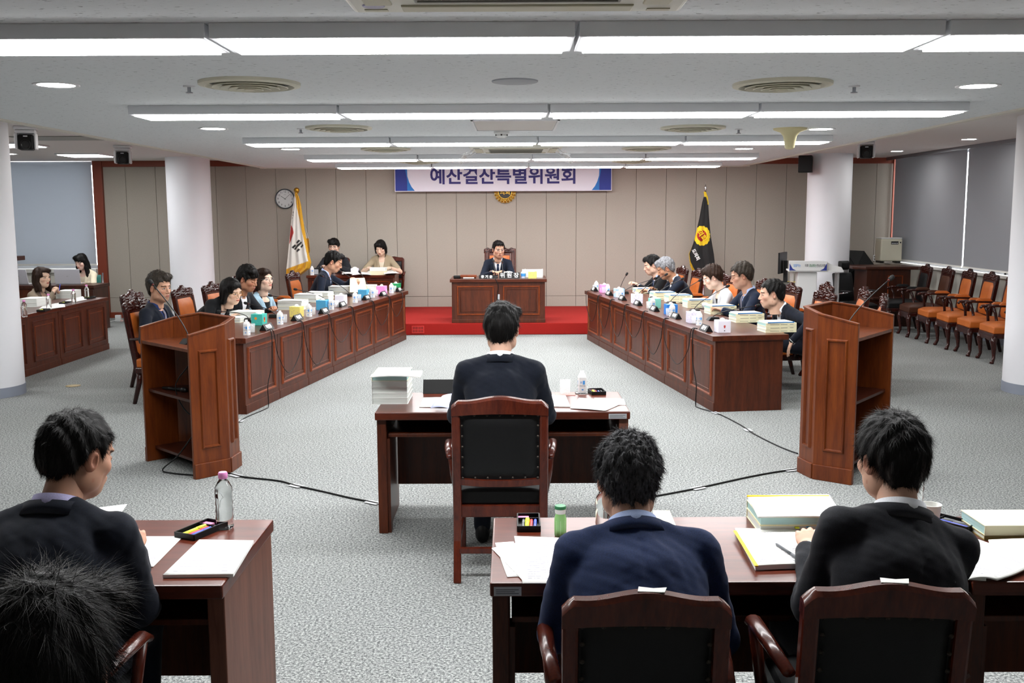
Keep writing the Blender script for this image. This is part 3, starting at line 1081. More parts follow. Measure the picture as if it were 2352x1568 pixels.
def build_other_desks():
    # presiding desk on the dais
    p0, p1 = at_y(1037, 640, 14.80), at_y(1252, 640, 14.80)
    x0, x1 = p0.x, p1.x
    zb, zt = 0.173, 0.83
    M = T(0, 14.80, 0)
    d = empty('presiding_desk', M)
    xm = (x0 + x1) / 2
    MB().box(x0, x1, 0.02, 0.05, zb, zt - 0.05).build('front_board', 'desk_wood', d)
    MB().box(x0 - 0.004, x1 + 0.004, 0.005, 0.03, zb, zb + 0.055).build('plinth', 'desk_wood', d, bevel=0.004)
    for a, b in ((x0, xm + 0.01), (xm - 0.01, x1)):
        panel_front(d, a, b, zb + 0.055, zt - 0.05, 0.02, inset=0.075, ins_z=0.055)
    for x in (x0, x1 - 0.03):
        MB().box(x, x + 0.03, 0.05, 0.72, zb, zt - 0.05).build('side_board', 'desk_wood', d, bevel=0.003)
    MB().box(x0 - 0.025, x1 + 0.025, -0.02, 0.75, zt - 0.05, zt).build('desk_top', 'desk_wood_top', d, bevel=0.006)
    MB().box(xm - 0.02, xm + 0.02, 0.004, 0.02, 0.52, 0.60).build('cable_clip', 'label_silver', d, bevel=0.004)
    tag(d, 'two-panel wooden desk of the chairman on the red platform', 'desk')
    # clerks' desk
    y = 16.3
    p0, p1 = at_y(706, 630, y), at_y(902, 630, y)
    d = empty('clerk_desk', T(0, y, 0))
    zt = at_y(800, 632, y).z
    MB().box(p0.x, p1.x, 0.02, 0.05, 0.173, zt - 0.05).build('front_board', 'desk_wood', d)
    for a, b in ((p0.x + 0.02, p0.x + 0.5), (p0.x + 0.48, p1.x)):
        panel_front(d, a, b, 0.2, zt - 0.05, 0.02, inset=0.05, ins_z=0.045)
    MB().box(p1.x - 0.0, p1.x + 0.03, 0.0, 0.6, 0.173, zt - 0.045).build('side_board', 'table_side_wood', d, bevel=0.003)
    MB().box(p0.x, p0.x + 0.03, 0.05, 0.6, 0.173, zt - 0.05).build('side_board', 'desk_wood', d, bevel=0.003)
    MB().box(p0.x - 0.02, p1.x + 0.035, -0.01, 0.6, zt - 0.045, zt).build('desk_top', 'desk_wood_top', d, bevel=0.005)
    tag(d, 'wooden desk of the two clerks beside the national flag', 'desk')
    # side rows at the far left
    xs = -5.44
    units = [(10.42, 11.92), (11.93, 13.36)]
    zt = 0.70
    for i, (a, b) in enumerate(units):
        d = empty('side_desk', T(xs, 0, 0))
        MB().box(-0.04, -0.02, a, b, 0.0, zt - 0.05).build('front_board', 'desk_wood', d)
        MB().box(-0.025, -0.008, a, b, 0.0, 0.08).build('plinth', 'desk_wood', d, bevel=0.004)
        n = 2
        Mx = RZ(PI / 2)
        for k in range(n):
            ya, yb = a + (b - a) * k / n, a + (b - a) * (k + 1) / n
            MB().frame(ya + 0.09, yb - 0.09, 0.13, zt - 0.10, 0.02, 0.021, 0.005, 0.006, M=Mx).build('panel_moulding', 'desk_wood_top', d)
            MB().frame(ya + 0.15, yb - 0.15, 0.19, zt - 0.16, 0.012, 0.021, 0.013, 0.004, M=Mx).build('inner_moulding', 'moulding_wood', d)
        for yy in (a, b - 0.025):
            MB().box(-0.52, -0.04, yy, yy + 0.025, 0, zt - 0.05).build('side_board', 'desk_wood', d, bevel=0.003)
        MB().box(-0.56, 0.012, a - 0.005, b + 0.005, zt - 0.045, zt).build('desk_top', 'desk_wood_top', d, bevel=0.005)
        tag(d, ('panelled side desk partly behind the near white column', 'panelled side desk at the aisle end, carrying three pink-capped bottles')[i], 'desk', 'side desks by the left column')
    # laptop desk behind
    y = 15.36
    pr = at_y(215, 655, y).x
    d = empty('laptop_desk', T(0, y, 0))
    MB().box(-8.6, pr - 0.02, 0.03, 0.06, 0.0, 0.67).build('front_board', 'desk_wood', d)
    MB().box(-8.6, pr, 0.0, 0.62, 0.67, 0.72).build('desk_top', 'dark_cabinet_wood', d, bevel=0.005)
    MB().box(pr - 0.05, pr - 0.02, 0.03, 0.6, 0.0, 0.67).build('side_board', 'dark_cabinet_wood', d, bevel=0.004)
    MB().box(at_y(110, 655, y).x, pr - 0.01, -0.012, 0.03, 0.2, 0.66).build('side_screen', 'dark_cabinet_wood', d, bevel=0.004)
    tag(d, 'dark wood desk with two laptops below the pale blind', 'desk')


build_other_desks()


def office_table(M, w, dep, h, label, sticker=None, name='writing_table'):
    """open table: slab sides, top, paper shelf and modesty board; sitter at -y"""
    d = empty(name, M)
    MB().box(0, w, 0, dep, h - 0.045, h).build('table_top', 'table_wood', d, bevel=0.006)
    for x in (0.0, w - 0.065):
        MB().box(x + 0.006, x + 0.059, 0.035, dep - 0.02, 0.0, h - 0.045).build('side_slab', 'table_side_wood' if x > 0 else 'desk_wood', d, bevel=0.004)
    MB().box(0.065, w - 0.065, 0.07, dep - 0.1, h - 0.155, h - 0.135).build('paper_shelf', 'desk_wood', d, bevel=0.003)
    MB().box(0.065, w - 0.065, dep - 0.12, dep - 0.10, 0.16, h - 0.045).build('modesty_board', 'desk_wood', d)
    MB().box(0.059, 0.075, 0.05, 0.12, 0.0, h - 0.16).build('inner_leg', 'desk_wood', d)
    if sticker:
        MB().box(sticker[0], sticker[1], -0.0015, 0.001, h - 0.04, h - 0.012).build('inventory_sticker', 'label_silver', d)
        for k in range(3):
            MB().box(sticker[0] + 0.006, sticker[1] - 0.008 - 0.012 * (k % 2), -0.0022, -0.0012, h - 0.034 + 0.006 * k, h - 0.0325 + 0.006 * k).build('sticker_print', 'ink', d)
    return tag(d, label, 'table', 'writing tables')


TAB_H = 0.70
office_table(T(-0.765, 5.43, 0), 1.42, 0.62, 0.705, 'dark wood writing table of the man seated alone in the middle', (1.30, 1.40))
office_table(T(-0.87 - 1.44, 2.86, 0), 1.44, 0.65, TAB_H, 'foreground wood table with the pink-capped water bottle')
office_table(T(-0.07, 2.87, 0), 1.44, 0.65, TAB_H, 'foreground wood table with the green bottle and white stack of books', (0.012, 0.095))
office_table(T(1.375, 2.86, 0), 1.44, 0.65, TAB_H, 'foreground wood table at the right edge holding cream books')


# ================================================================== lecterns
def lectern(cx, cy, ang, label, low=1.045, rise=0.085):
    """origin at the middle of the open side, +y to the front"""
    M = T(cx, cy, 0) @ RZ(math.radians(ang - 90))
    d = empty('lectern', M)
    P = [(0.37, 0.0), (0.37, 0.27), (0.245, 0.42), (-0.245, 0.42), (-0.37, 0.27), (-0.37, 0.0)]
    top = lambda y: low + rise * y / 0.42
    th = 0.022

    def inner(i):
        x, y = P[i]
        return (x * 0.94, y if i in (0, 5) else y - 0.02)
    for i in range(5):
        (xa, ya), (xb, yb) = P[i], P[i + 1]
        (ia, ja), (ib, jb) = inner(i), inner(i + 1)
        v = [(xa, ya, 0), (xb, yb, 0), (ib, jb, 0), (ia, ja, 0), (xa, ya, top(ya)), (xb, yb, top(yb)), (ib, jb, top(jb)), (ia, ja, top(ja))]
        MB().add(v, [(0, 3, 2, 1), (4, 5, 6, 7), (0, 1, 5, 4), (1, 2, 6, 5), (2, 3, 7, 6), (3, 0, 4, 7)]).build('side_panel', 'lectern_wood', d, bevel=0.002)
        ln = math.hypot(xb - xa, yb - ya)
        dx, dy = (xb - xa) / ln, (yb - ya) / ln
        Mf = frame_M((xa, ya, 0), (dx, dy, 0), (-dy, dx, 0))
        ins = 0.062 if ln > 0.22 else 0.045
        zt = min(top(ya), top(yb)) - 0.10
        MB().frame(ins, ln - ins, 0.20, zt, 0.022, 0.001, -0.013, 0.007, M=Mf).build('panel_moulding', 'lectern_wood', d)
        MB().box(0.0, ln, -0.014, 0.004, 0.0, 0.105, M=Mf).build('plinth', 'lectern_wood', d, bevel=0.004)
        # rim strip
        v = []
        for (x, y, a, b) in ((xa, ya, ia, ja), (xb, yb, ib, jb)):
            s = 1.012
            v += [(x * s, y * s, top(y)), (a * 0.985, b * 0.985, top(b)), (a * 0.985, b * 0.985, top(b) + 0.012), (x * s, y * s, top(y) + 0.012)]
        MB().add(v, [(0, 1, 2, 3), (7, 6, 5, 4), (0, 4, 5, 1), (1, 5, 6, 2), (2, 6, 7, 3), (3, 7, 4, 0)]).build('rim', 'lectern_wood', d, bevel=0.002)
    sh = [(0.345, 0.004), (0.345, 0.255), (0.228, 0.398), (-0.228, 0.398), (-0.345, 0.255), (-0.345, 0.004)]
    MB().prism(sh, low - 0.11, low - 0.087).build('reading_board', 'lectern_wood', d, bevel=0.002)
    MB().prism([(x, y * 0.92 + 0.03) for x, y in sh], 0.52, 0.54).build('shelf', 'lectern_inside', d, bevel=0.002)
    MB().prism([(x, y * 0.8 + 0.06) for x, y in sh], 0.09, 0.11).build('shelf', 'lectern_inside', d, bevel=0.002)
    return tag(d, label, 'lectern', 'wooden lecterns')


LECT_L = lectern(-2.437, 6.902, 45, 'brown wooden lectern, open shelves towards the viewer, left of the middle table', 0.985, 0.085)
LECT_R = lectern(2.48, 6.72, 142, 'brown wooden lectern, closed panels towards the viewer, right of the middle table', 1.065, 0.085)


# ================================================================== chairs (all face +y)
def carved_crest(w, h, d, seed, nx=40, nz=12):
    """closed board with a scalloped outline and bumpy carving on both faces"""
    rnd = random.Random(seed)
    bm_v, f = [], []

    def ztop(u):
        a = abs(u)
        return h * (0.50 + 0.32 * (1 - a) + 0.10 * math.cos(a * PI * 2.2) + 0.05 * math.cos(a * 17)) if a < 0.96 else h * 0.45
    for s in (1, -1):
        for j in range(nz + 1):
            for i in range(nx + 1):
                u = -1 + 2 * i / nx
                z = ztop(u) * j / nz
                e = min(1, (1 - abs(u)) * 8) * min(1, j / 2) * min(1, (nz - j) / 1.2)
                b = 0.010 * e * (math.sin(u * 19 + z * 90) * math.sin(z * 130 + 3 * math.cos(u * 11)) + 0.7 * math.sin(u * 37 + j * 1.3)) + 0.006 * e
                bm_v.append((u * w / 2, s * (d / 2 + b), z))
    n = (nx + 1) * (nz + 1)
    for s in (0, 1):
        for j in range(nz):
            for i in range(nx):
                q = [s * n + j * (nx + 1) + i, s * n + j * (nx + 1) + i + 1, s * n + (j + 1) * (nx + 1) + i + 1, s * n + (j + 1) * (nx + 1) + i]
                f.append(tuple(q if s else q[::-1]))
    ring = [j * (nx + 1) for j in range(nz + 1)] + [nz * (nx + 1) + i for i in range(1, nx + 1)] + [j * (nx + 1) + nx for j in range(nz - 1, -1, -1)] + list(range(nx - 1, 0, -1))
    for a, b in zip(ring, ring[1:] + ring[:1]):
        f.append((a, b, b + n, a + n))
    return MB().add(bm_v, f)


def pad(x0, x1, y0, y1, z0, z1, puff=0.02, n=8, M=None):
    """upholstered cushion: a box whose faces swell"""
    v, f = [], []
    idx = {}

    def vert(i, j, k):
        key = (i, j, k)
        if key not in idx:
            u, w, t = i / n * 2 - 1, j / n * 2 - 1, k * 2 - 1
            p = (1 - u ** 4) * (1 - w ** 4)
            r = 0.04
            sx, sy = (x1 - x0) / 2, (y1 - y0) / 2
            z = (z1 if k else z0) + (puff * p if k else 0) - (0 if k else 0)
            if k == 1 and (abs(u) == 1 or abs(w) == 1):
                z -= 0.018
            idx[key] = len(v)
            v.append(((x0 + x1) / 2 + u * sx, (y0 + y1) / 2 + w * sy, z))
        return idx[key]
    for k in (0, 1):
        for i in range(n):
            for j in range(n):
                q = (vert(i, j, k), vert(i + 1, j, k), vert(i + 1, j + 1, k), vert(i, j + 1, k))
                f.append(q if k else q[::-1])
    per = [(i, 0) for i in range(n)] + [(n, j) for j in range(n)] + [(i, n) for i in range(n, 0, -1)] + [(0, j) for j in range(n, 0, -1)]
    for (a, b), (c, d) in zip(per, per[1:] + per[:1]):
        f.append((vert(a, b, 0), vert(c, d, 0), vert(c, d, 1), vert(a, b, 1)))
    return MB().add(v, f, 0, M)


def council_chair(leather_m='orange_leather', wd=0.50):
    c = empty('council_chair')
    w = wd / 2
    pad(-w + 0.01, w - 0.01, -0.23, 0.27, 0.355, 0.455, 0.02).build('seat_cushion', leather_m, c, auto=True, bevel=0.012)
    MB().box(-w, w, -0.24, 0.275, 0.30, 0.358).build('seat_rail', 'chair_wood', c, bevel=0.01)
    v = [(-w + 0.03, 0.277, 0.305), (w - 0.03, 0.277, 0.305)]
    MB().prism([(-w + 0.05, 0), (-w * 0.4, -0.03), (0, -0.012), (w * 0.4, -0.03), (w - 0.05, 0), (w - 0.05, 0.02), (-w + 0.05, 0.02)], -0.01, 0.01, M=T(0, 0.268, 0.295) @ RX(PI / 2)).build('apron', 'chair_wood', c, bevel=0.003)
    for s in (-1, 1):
        MB().tube([(s * (w - 0.035), 0.245, 0.33), (s * (w - 0.02), 0.262, 0.26), (s * (w - 0.03), 0.25, 0.15), (s * (w - 0.03), 0.245, 0.07), (s * (w - 0.018), 0.265, 0.025), (s * (w - 0.012), 0.275, 0.0)],
                  [0.036, 0.037, 0.025, 0.019, 0.024, 0.026], 10).build('leg', 'chair_wood', c, smooth=True)
        MB().tube([(s * (w - 0.04), -0.215, 0.33), (s * (w - 0.04), -0.225, 0.2), (s * (w - 0.035), -0.28, 0.0)], [0.03, 0.026, 0.02], 8).build('leg', 'chair_wood', c, smooth=True)
        MB().tube([(s * (w + 0.01), -0.26, 0.63), (s * (w + 0.022), -0.1, 0.64), (s * (w + 0.03), 0.08, 0.645), (s * (w + 0.03), 0.15, 0.635), (s * (w + 0.03), 0.17, 0.61)], [0.020, 0.023, 0.026, 0.027, 0.02], 10, flat=0.7).build('armrest', 'chair_wood', c, smooth=True)
        pad(s * (w + 0.024) - 0.026, s * (w + 0.024) + 0.026, -0.16, 0.04, 0.652, 0.675, 0.012, 6).build('arm_pad', leather_m, c, auto=True)
        MB().tube([(s * (w - 0.01), 0.10, 0.335), (s * (w + 0.006), 0.06, 0.45), (s * (w + 0.022), 0.075, 0.55), (s * (w + 0.028), 0.11, 0.635)], [0.022, 0.018, 0.018, 0.022], 8).build('arm_post', 'chair_wood', c, smooth=True)
    tilt = T(0, -0.235, 0.33) @ RX(math.radians(9))
    bw = w - 0.02
    for s in (-1, 1):
        MB().box(s * (bw - 0.02) - 0.022, s * (bw - 0.02) + 0.022, -0.025, 0.025, 0.0, 0.575).build('back_post', 'chair_wood', c, bevel=0.008, M=tilt)
    MB().box(-bw, bw, -0.018, 0.018, 0.10, 0.575).build('back_frame', 'chair_wood', c, bevel=0.006, M=tilt)
    m1 = pad(-bw + 0.045, bw - 0.045, 0.115, 0.555, 0.0, 0.014, 0.018, 8)
    m1.build('back_pad', leather_m, c, auto=True, M=tilt @ T(0, 0.016, 0) @ Matrix(((1, 0, 0, 0), (0, 0, 1, 0), (0, 1, 0, 0), (0, 0, 0, 1))))
    pad(-bw + 0.05, bw - 0.05, 0.12, 0.55, 0.0, 0.01, 0.006, 6).build('rear_pad', leather_m, c, auto=True, M=tilt @ T(0, -0.016, 0) @ Matrix(((1, 0, 0, 0), (0, 0, -1, 0), (0, 1, 0, 0), (0, 0, 0, 1))))
    carved_crest(bw * 2 + 0.01, 0.13, 0.038, 3).build('carved_crest', 'chair_wood', c, smooth=True, M=tilt @ T(0, 0, 0.565))
    for o in c.children:
        o.parent = c
    return c


def staff_chair(w=0.45, top=0.92, studs=True, torn=None):
    """seen from behind: two posts, waved top rail, black leather back with nails"""
    c = empty('staff_chair')
    h = w / 2
    wd, le = 'staff_chair_wood', 'black_leather'
    tilt = T(0, -0.22, 0.30) @ RX(math.radians(7))
    H = (top - 0.30) / math.cos(math.radians(7))
    for s in (-1, 1):
        MB().sweep([[(s * h - s * 0.0, -0.022, z), (s * (h - 0.042), -0.022, z), (s * (h - 0.042), 0.022, z), (s * h, 0.022, z)] for z in (0.0, H * 0.5, H - 0.055)]).build('back_post', wd, c, bevel=0.009, M=tilt)
        MB().sweep([[(s * h, y - 0.02, z), (s * (h - 0.038), y - 0.02, z), (s * (h - 0.038), y + 0.02, z), (s * h, y + 0.02, z)] for z, y in ((0.33, -0.222), (0.2, -0.225), (0.0, -0.275))]).build('leg', wd, c, bevel=0.006)
        MB().sweep([[(s * h, y - 0.02, z), (s * (h - 0.04), y - 0.02, z), (s * (h - 0.04), y + 0.02, z), (s * h, y + 0.02, z)] for z, y in ((0.33, 0.22), (0.0, 0.225))]).build('leg', wd, c, bevel=0.006)
        MB().tube([(s * (h + 0.012), -0.23, 0.62), (s * (h + 0.03), -0.05, 0.63), (s * (h + 0.035), 0.10, 0.62), (s * (h + 0.03), 0.16, 0.59)], [0.018, 0.022, 0.024, 0.018], 10, flat=0.7).build('armrest', wd, c, smooth=True)
        MB().tube([(s * (h - 0.006), 0.08, 0.35), (s * (h + 0.02), 0.07, 0.48), (s * (h + 0.032), 0.10, 0.61)], [0.02, 0.017, 0.019], 8).build('arm_post', wd, c, smooth=True)
        MB().box(s * (h - 0.02) - 0.012, s * (h - 0.02) + 0.012, -0.22, 0.21, 0.15, 0.18).build('stretcher', wd, c, bevel=0.004)
    # waved top rail
    n = 28
    rail = []
    for i in range(n + 1):
        u = -1 + 2 * i / n
        zt = H - 0.022 + 0.022 * (0.5 + 0.5 * math.cos(min(1, abs(u) * 1.35) * PI)) - (0.028 * max(0, abs(u) - 0.88) / 0.12)
        yb = -0.006 * (1 - u * u)
        x = u * h
        rail.append([(x, -0.024 + yb, H - 0.095 + 0.012 * (1 - u * u)), (x, 0.022 + yb, H - 0.095 + 0.012 * (1 - u * u)), (x, 0.020 + yb, zt - 0.008), (x, 0.010 + yb, zt), (x, -0.014 + yb, zt), (x, -0.026 + yb, zt - 0.01)])
    MB().sweep(rail).build('top_rail', wd, c, auto=True, M=tilt)
    if torn:
        MB().prism([(torn - 0.035, -0.012), (torn + 0.03, -0.016), (torn + 0.038, 0.008), (torn + 0.005, 0.004), (torn - 0.03, 0.012)], H - 0.0015, H + 0.0012).build('torn_label', 'paper', c, M=tilt)
    zb = H * 0.30
    MB().sweep([[(u * (h - 0.035), -0.018, zb - 0.012 * (1 - u * u)), (u * (h - 0.035), 0.018, zb - 0.012 * (1 - u * u)), (u * (h - 0.035), 0.018, zb + 0.032 - 0.012 * (1 - u * u)), (u * (h - 0.035), -0.018, zb + 0.032 - 0.012 * (1 - u * u))] for u in [-1 + k / 6 for k in range(13)]]).build('lower_rail', wd, c, auto=True, M=tilt)
    flipY = Matrix(((1, 0, 0, 0), (0, 0, -1, 0), (0, 1, 0, 0), (0, 0, 0, 1)))
    keepY = Matrix(((1, 0, 0, 0), (0, 0, 1, 0), (0, 1, 0, 0), (0, 0, 0, 1)))
    pad(-h + 0.036, h - 0.036, zb + 0.022, H - 0.075, 0.0, 0.012, 0.006, 8).build('back_leather', le, c, auto=True, M=tilt @ T(0, -0.002, 0) @ flipY)
    pad(-h + 0.045, h - 0.045, zb + 0.03, H - 0.085, 0.0, 0.03, 0.02, 8).build('back_pad', le, c, auto=True, M=tilt @ T(0, 0.0, 0) @ keepY)
    if studs:
        me = MB().lathe([(0.0065, 0.0), (0.005, 0.003), (0.0, 0.0045)], 10, close=False).mesh('stud', plain('stud_dark', '#3c3631', 0.4, 0.8), True)
        z0, z1, x0 = zb + 0.036, H - 0.092, h - 0.05
        pts = [(s * x0, z0 + (z1 - z0) * k / 6) for s in (-1, 1) for k in range(7)] + [(-x0 + 2 * x0 * k / 6, z) for z in (z0, z1) for k in range(1, 6)]
        for x, z in pts:
            link_mesh('stud', me, c, tilt @ T(x, -0.018, z) @ RX(PI / 2))
    pad(-h + 0.03, h - 0.03, -0.20, 0.24, 0.37, 0.465, 0.02).build('seat_cushion', le, c, auto=True, bevel=0.012)
    MB().box(-h + 0.004, h - 0.004, -0.215, 0.235, 0.31, 0.372).build('seat_rail', wd, c, bevel=0.006)
    MB().box(-h + 0.03, h - 0.03, -0.262, -0.238, 0.14, 0.17).build('stretcher', wd, c, bevel=0.004)
    for o in c.children:
        o.parent = c
    return c


CC = council_chair()
used = [False]


def put(proto, flag, M, label, cat, group):
    if not flag[0]:
        flag[0] = True
        proto.matrix_world = M
        o = proto
    else:
        o = copy_tree(proto, M)
    return tag(o, label, cat, group)


def on_row(M, x, y, z, turn):
    return M @ T(x, y, z) @ RZ(turn)


def chairs():
    # left row: the sitter faces the aisle (-y of the row frame)
    g = 'orange council chairs at the desks'
    left = [(0.55, 1.02, 0, 'carved orange chair of the man nearest the left lectern'), (1.42, 1.56, 4, 'carved orange chair standing behind the nearest seated man'), (2.08, 1.34, 2, 'carved orange chair of the leaning woman with glasses'),
            (2.72, 1.30, 0, 'carved orange chair of the man in white shirt between two women'), (3.70, 1.46, -4, 'empty carved orange chair next to the woman in pale blue'), (4.36, 1.42, 6, 'empty carved orange chair in front of the flag'),
            (5.02, 1.2, 0, 'carved orange chair of the man turning a page')]
    for s, d, a, lab in left:
        put(CC, used, on_row(MLrow, s, d, 0, PI + math.radians(a)), lab, 'chair', g)
    right = [(1.22, 1.30, 0, 'carved orange chair of the man bending forward by the right lectern'), (2.10, 1.32, 3, 'carved orange chair of the man in navy with glasses'), (2.86, 1.30, -3, 'carved orange chair of the woman in white'),
             (3.80, 1.30, 4, 'empty carved orange chair right of the black flag tip'), (4.48, 1.36, -2, 'empty carved orange chair left of the black flag tip'), (5.10, 1.24, 0, 'carved orange chair of the grey-haired man'),
             (5.85, 1.25, 0, 'carved orange chair of the black-haired man at the row end')]
    for s, d, a, lab in right:
        put(CC, used, on_row(MRrow, LEN_R - s, d, 0, PI + math.radians(a)), lab, 'chair', g)
    # three more chairs pulled behind the right row
    for px, py, y, a, lab in ((1812, 655, 11.3, 88, 'orange chair crest seen just past the bending man'), (1890, 668, 10.6, 80, 'orange chair with carved top behind the right lectern rim, farther one'),
                              (1925, 682, 9.75, 72, 'orange chair with carved top behind the right lectern rim, nearer one')):
        p = at_y(px, py, y)
        put(CC, used, place(p.x + 0.1, y, 0, a), lab, 'chair', 'orange chairs pulled back')
    # spare chairs along the window wall
    g = 'spare chairs along the window wall'
    for y, lab in ((13.75, 'orange spare chair next to the brown one'), (13.12, 'second orange spare chair counted from the brown one'), (12.50, 'third orange spare chair counted from the brown one'), (11.88, 'orange spare chair half hidden by the front column')):
        put(CC, used, place(5.98, y, 0, 84), lab, 'chair', g)
    b = council_chair('brown_leather', 0.5)
    tag(b, 'dull brown spare chair with straight back by the window', 'chair', g)
    b.matrix_world = place(5.98, 14.42, 0, 84)
    b = council_chair('black_leather', 0.5)
    tag(b, 'black padded spare chair next to the wooden counter', 'chair', g)
    b.matrix_world = place(5.95, 15.1, 0, 84)
    # staff chairs
    g = 'black leather staff chairs'
    s0 = staff_chair(0.465, 0.935)
    s0.matrix_world = place(-0.06, 4.98, 0, 0)
    tag(s0, 'black leather chair with nailed back of the man seated alone in the middle', 'chair', g)
    s1 = staff_chair(0.412, 0.89, torn=0.012)
    s1.matrix_world = place(0.33, 2.62, 0, -1)
    tag(s1, 'black leather chair of the man in the bright navy jacket', 'chair', g)
    s2 = copy_tree(s1, place(0.925, 2.62, 0.02, -2))
    tag(s2, 'black leather chair at the right table behind the man in black', 'chair', g)
    s3 = copy_tree(s1, place(-1.28, 2.56, 0.005, 2))
    tag(s3, 'black leather chair at the left table, top rail only in view', 'chair', g)
    for x, lab in ((-3.03, 'black chair of the clerk in glasses'), (-2.08, 'black chair of the clerk in beige')):
        s4 = copy_tree(s1, place(x, 17.12, 0.173, 180))
        tag(s4, lab, 'chair', 'clerk chairs')
    s5 = copy_tree(s1, place(-0.72, 1.22, -0.02, 0))
    tag(s5, 'black leather chair under the blurred head in the bottom corner', 'chair', g)
    # the chairman's wide carved chair
    c = empty('chairman_chair', place(-0.20, 16.33, 0.173, 180) @ Matrix.Diagonal((0.9, 1, 0.90, 1)))
    pad(-0.29, 0.29, -0.26, 0.26, 0.36, 0.48, 0.02).build('seat_cushion', 'orange_leather', c, auto=True)
    MB().box(-0.31, 0.31, -0.27, 0.27, 0.28, 0.365).build('seat_rail', 'staff_chair_wood', c, bevel=0.01)
    t = T(0, -0.26, 0.3) @ RX(math.radians(6))
    for s in (-1, 1):
        MB().box(s * 0.245 - 0.055, s * 0.245 + 0.035, -0.03, 0.03, 0.0, 0.86).build('back_post', 'staff_chair_wood', c, bevel=0.012).matrix_local = t
        MB().frame(s * 0.24 - 0.035, s * 0.24 + 0.02, 0.35, 0.82, 0.012, 0.031, 0.04, 0.004, M=None).build('post_carving', 'chair_wood', c).matrix_local = t
        MB().tube([(s * 0.32, -0.25, 0.62), (s * 0.34, 0.0, 0.64), (s * 0.34, 0.2, 0.62)], [0.028, 0.032, 0.03], 10).build('armrest', 'staff_chair_wood', c, smooth=True)
        for y in (-0.22, 0.22):
            MB().tube([(s * 0.27, y, 0.3), (s * 0.28, y * 1.05, 0.12), (s * 0.29, y * 1.12, 0.0)], [0.04, 0.026, 0.03], 8).build('leg', 'staff_chair_wood', c, smooth=True)
    MB().box(-0.2, 0.2, -0.02, 0.02, 0.1, 0.80).build('back_frame', 'staff_chair_wood', c, bevel=0.006).matrix_local = t
    pad(-0.185, 0.185, 0.14, 0.73, 0.0, 0.03, 0.03, 8).build('back_pad', 'orange_leather', c, auto=True).matrix_local = t @ T(0, 0.015, 0) @ Matrix(((1, 0, 0, 0), (0, 0, 1, 0), (0, 1, 0, 0), (0, 0, 0, 1)))
    carved_crest(0.58, 0.15, 0.05, 5).build('carved_crest', 'chair_wood', c, smooth=True).matrix_local = t @ T(0, 0, 0.775)
    tag(c, 'wide carved chair with orange pad behind the chairman', 'chair')


chairs()
# ================================================================== small things
t = NT('printed_sheet')
uv = t.add('ShaderNodeUVMap')
sep = t.add('ShaderNodeSeparateXYZ')
t.link(uv.outputs['UV'], sep.inputs[0])


def _m(op, a, b=None):
    n = t.add('ShaderNodeMath', operation=op)
    for i, x in enumerate((a, b)):
        if x is None:
            continue
        if isinstance(x, (int, float)):
            n.inputs[i].default_value = x
        else:
            t.link(x, n.inputs[i])
    return n.outputs[0]


_v = _m('MULTIPLY', sep.outputs['Y'], 24)
_row = _m('FLOOR', _v)
_fr = _m('FRACT', _v)
_line = _m('LESS_THAN', _fr, 0.34)
_cmb = t.add('ShaderNodeCombineXYZ')
t.link(_m('MULTIPLY', sep.outputs['X'], 46), _cmb.inputs[0])
t.link(_m('MULTIPLY', _row, 7.3), _cmb.inputs[1])
_nz = t.noise(_cmb.outputs[0], 1.0, 2, 0.6)
_cmb2 = t.add('ShaderNodeCombineXYZ')
t.link(_m('MULTIPLY', sep.outputs['X'], 2.2), _cmb2.inputs[0])
t.link(_m('MULTIPLY', _row, 3.1), _cmb2.inputs[1])
_nz2 = t.noise(_cmb2.outputs[0], 1.0, 1, 0.5)
_ink = _m('MULTIPLY', _m('MULTIPLY', _line, _m('GREATER_THAN', _nz, 0.44)), _m('GREATER_THAN', _nz2, 0.42))
_in = _m('MULTIPLY', _m('MULTIPLY', _m('GREATER_THAN', sep.outputs['X'], 0.1), _m('LESS_THAN', sep.outputs['X'], 0.9)), _m('MULTIPLY', _m('GREATER_THAN', sep.outputs['Y'], 0.08), _m('LESS_THAN', sep.outputs['Y'], 0.92)))
_msk = _m('MULTIPLY', _m('MULTIPLY', _ink, _in), 0.7)
_mx = t.add('ShaderNodeMix', data_type='RGBA')
t.link(_msk, _mx.inputs[0])
_mx.inputs[6].default_value = lin('#f1f1ee')
_mx.inputs[7].default_value = lin('#5a5a70')
t.base(_mx.outputs[2])
t.b.inputs['Roughness'].default_value = 0.85
t.b.inputs['Specular IOR Level'].default_value = 0.2
MATS['printed_sheet'] = t.m


def print_mat(name, base, dots, scale=60, thr=0.3):
    q = NT(name)
    vo = q.add('ShaderNodeTexVoronoi')
    vo.inputs['Scale'].default_value = scale
    q.link(q.coords((1, 1, 1)), vo.inputs['Vector'])
    q.base(q.ramp(vo.outputs['Distance'], [(thr, dots), (thr + 0.06, base)]))
    q.b.inputs['Roughness'].default_value = 0.6
    MATS[name] = q.m


def page_mat(name, a, b):
    q = NT(name)
    f = q.noise(q.coords((2, 2, 700)), 1.0, 2, 0.6)
    q.base(q.ramp(f, [(0.35, a), (0.7, b)]))
    q.b.inputs['Roughness'].default_value = 0.9
    MATS[name] = q.m


page_mat('pages', '#c3c9c3', '#e6e9e4')
page_mat('pages_green', '#8fb9b8', '#bcd6d3')
page_mat('pages_cream', '#cfc9a8', '#e9e4c8')
plain('cover_cream', '#e6e1bd', 0.6)
plain('cover_white', '#e8eae6', 0.55)
plain('cover_blue', '#2f7fc9', 0.5)
plain('cover_olive', '#8c7c46', 0.6)


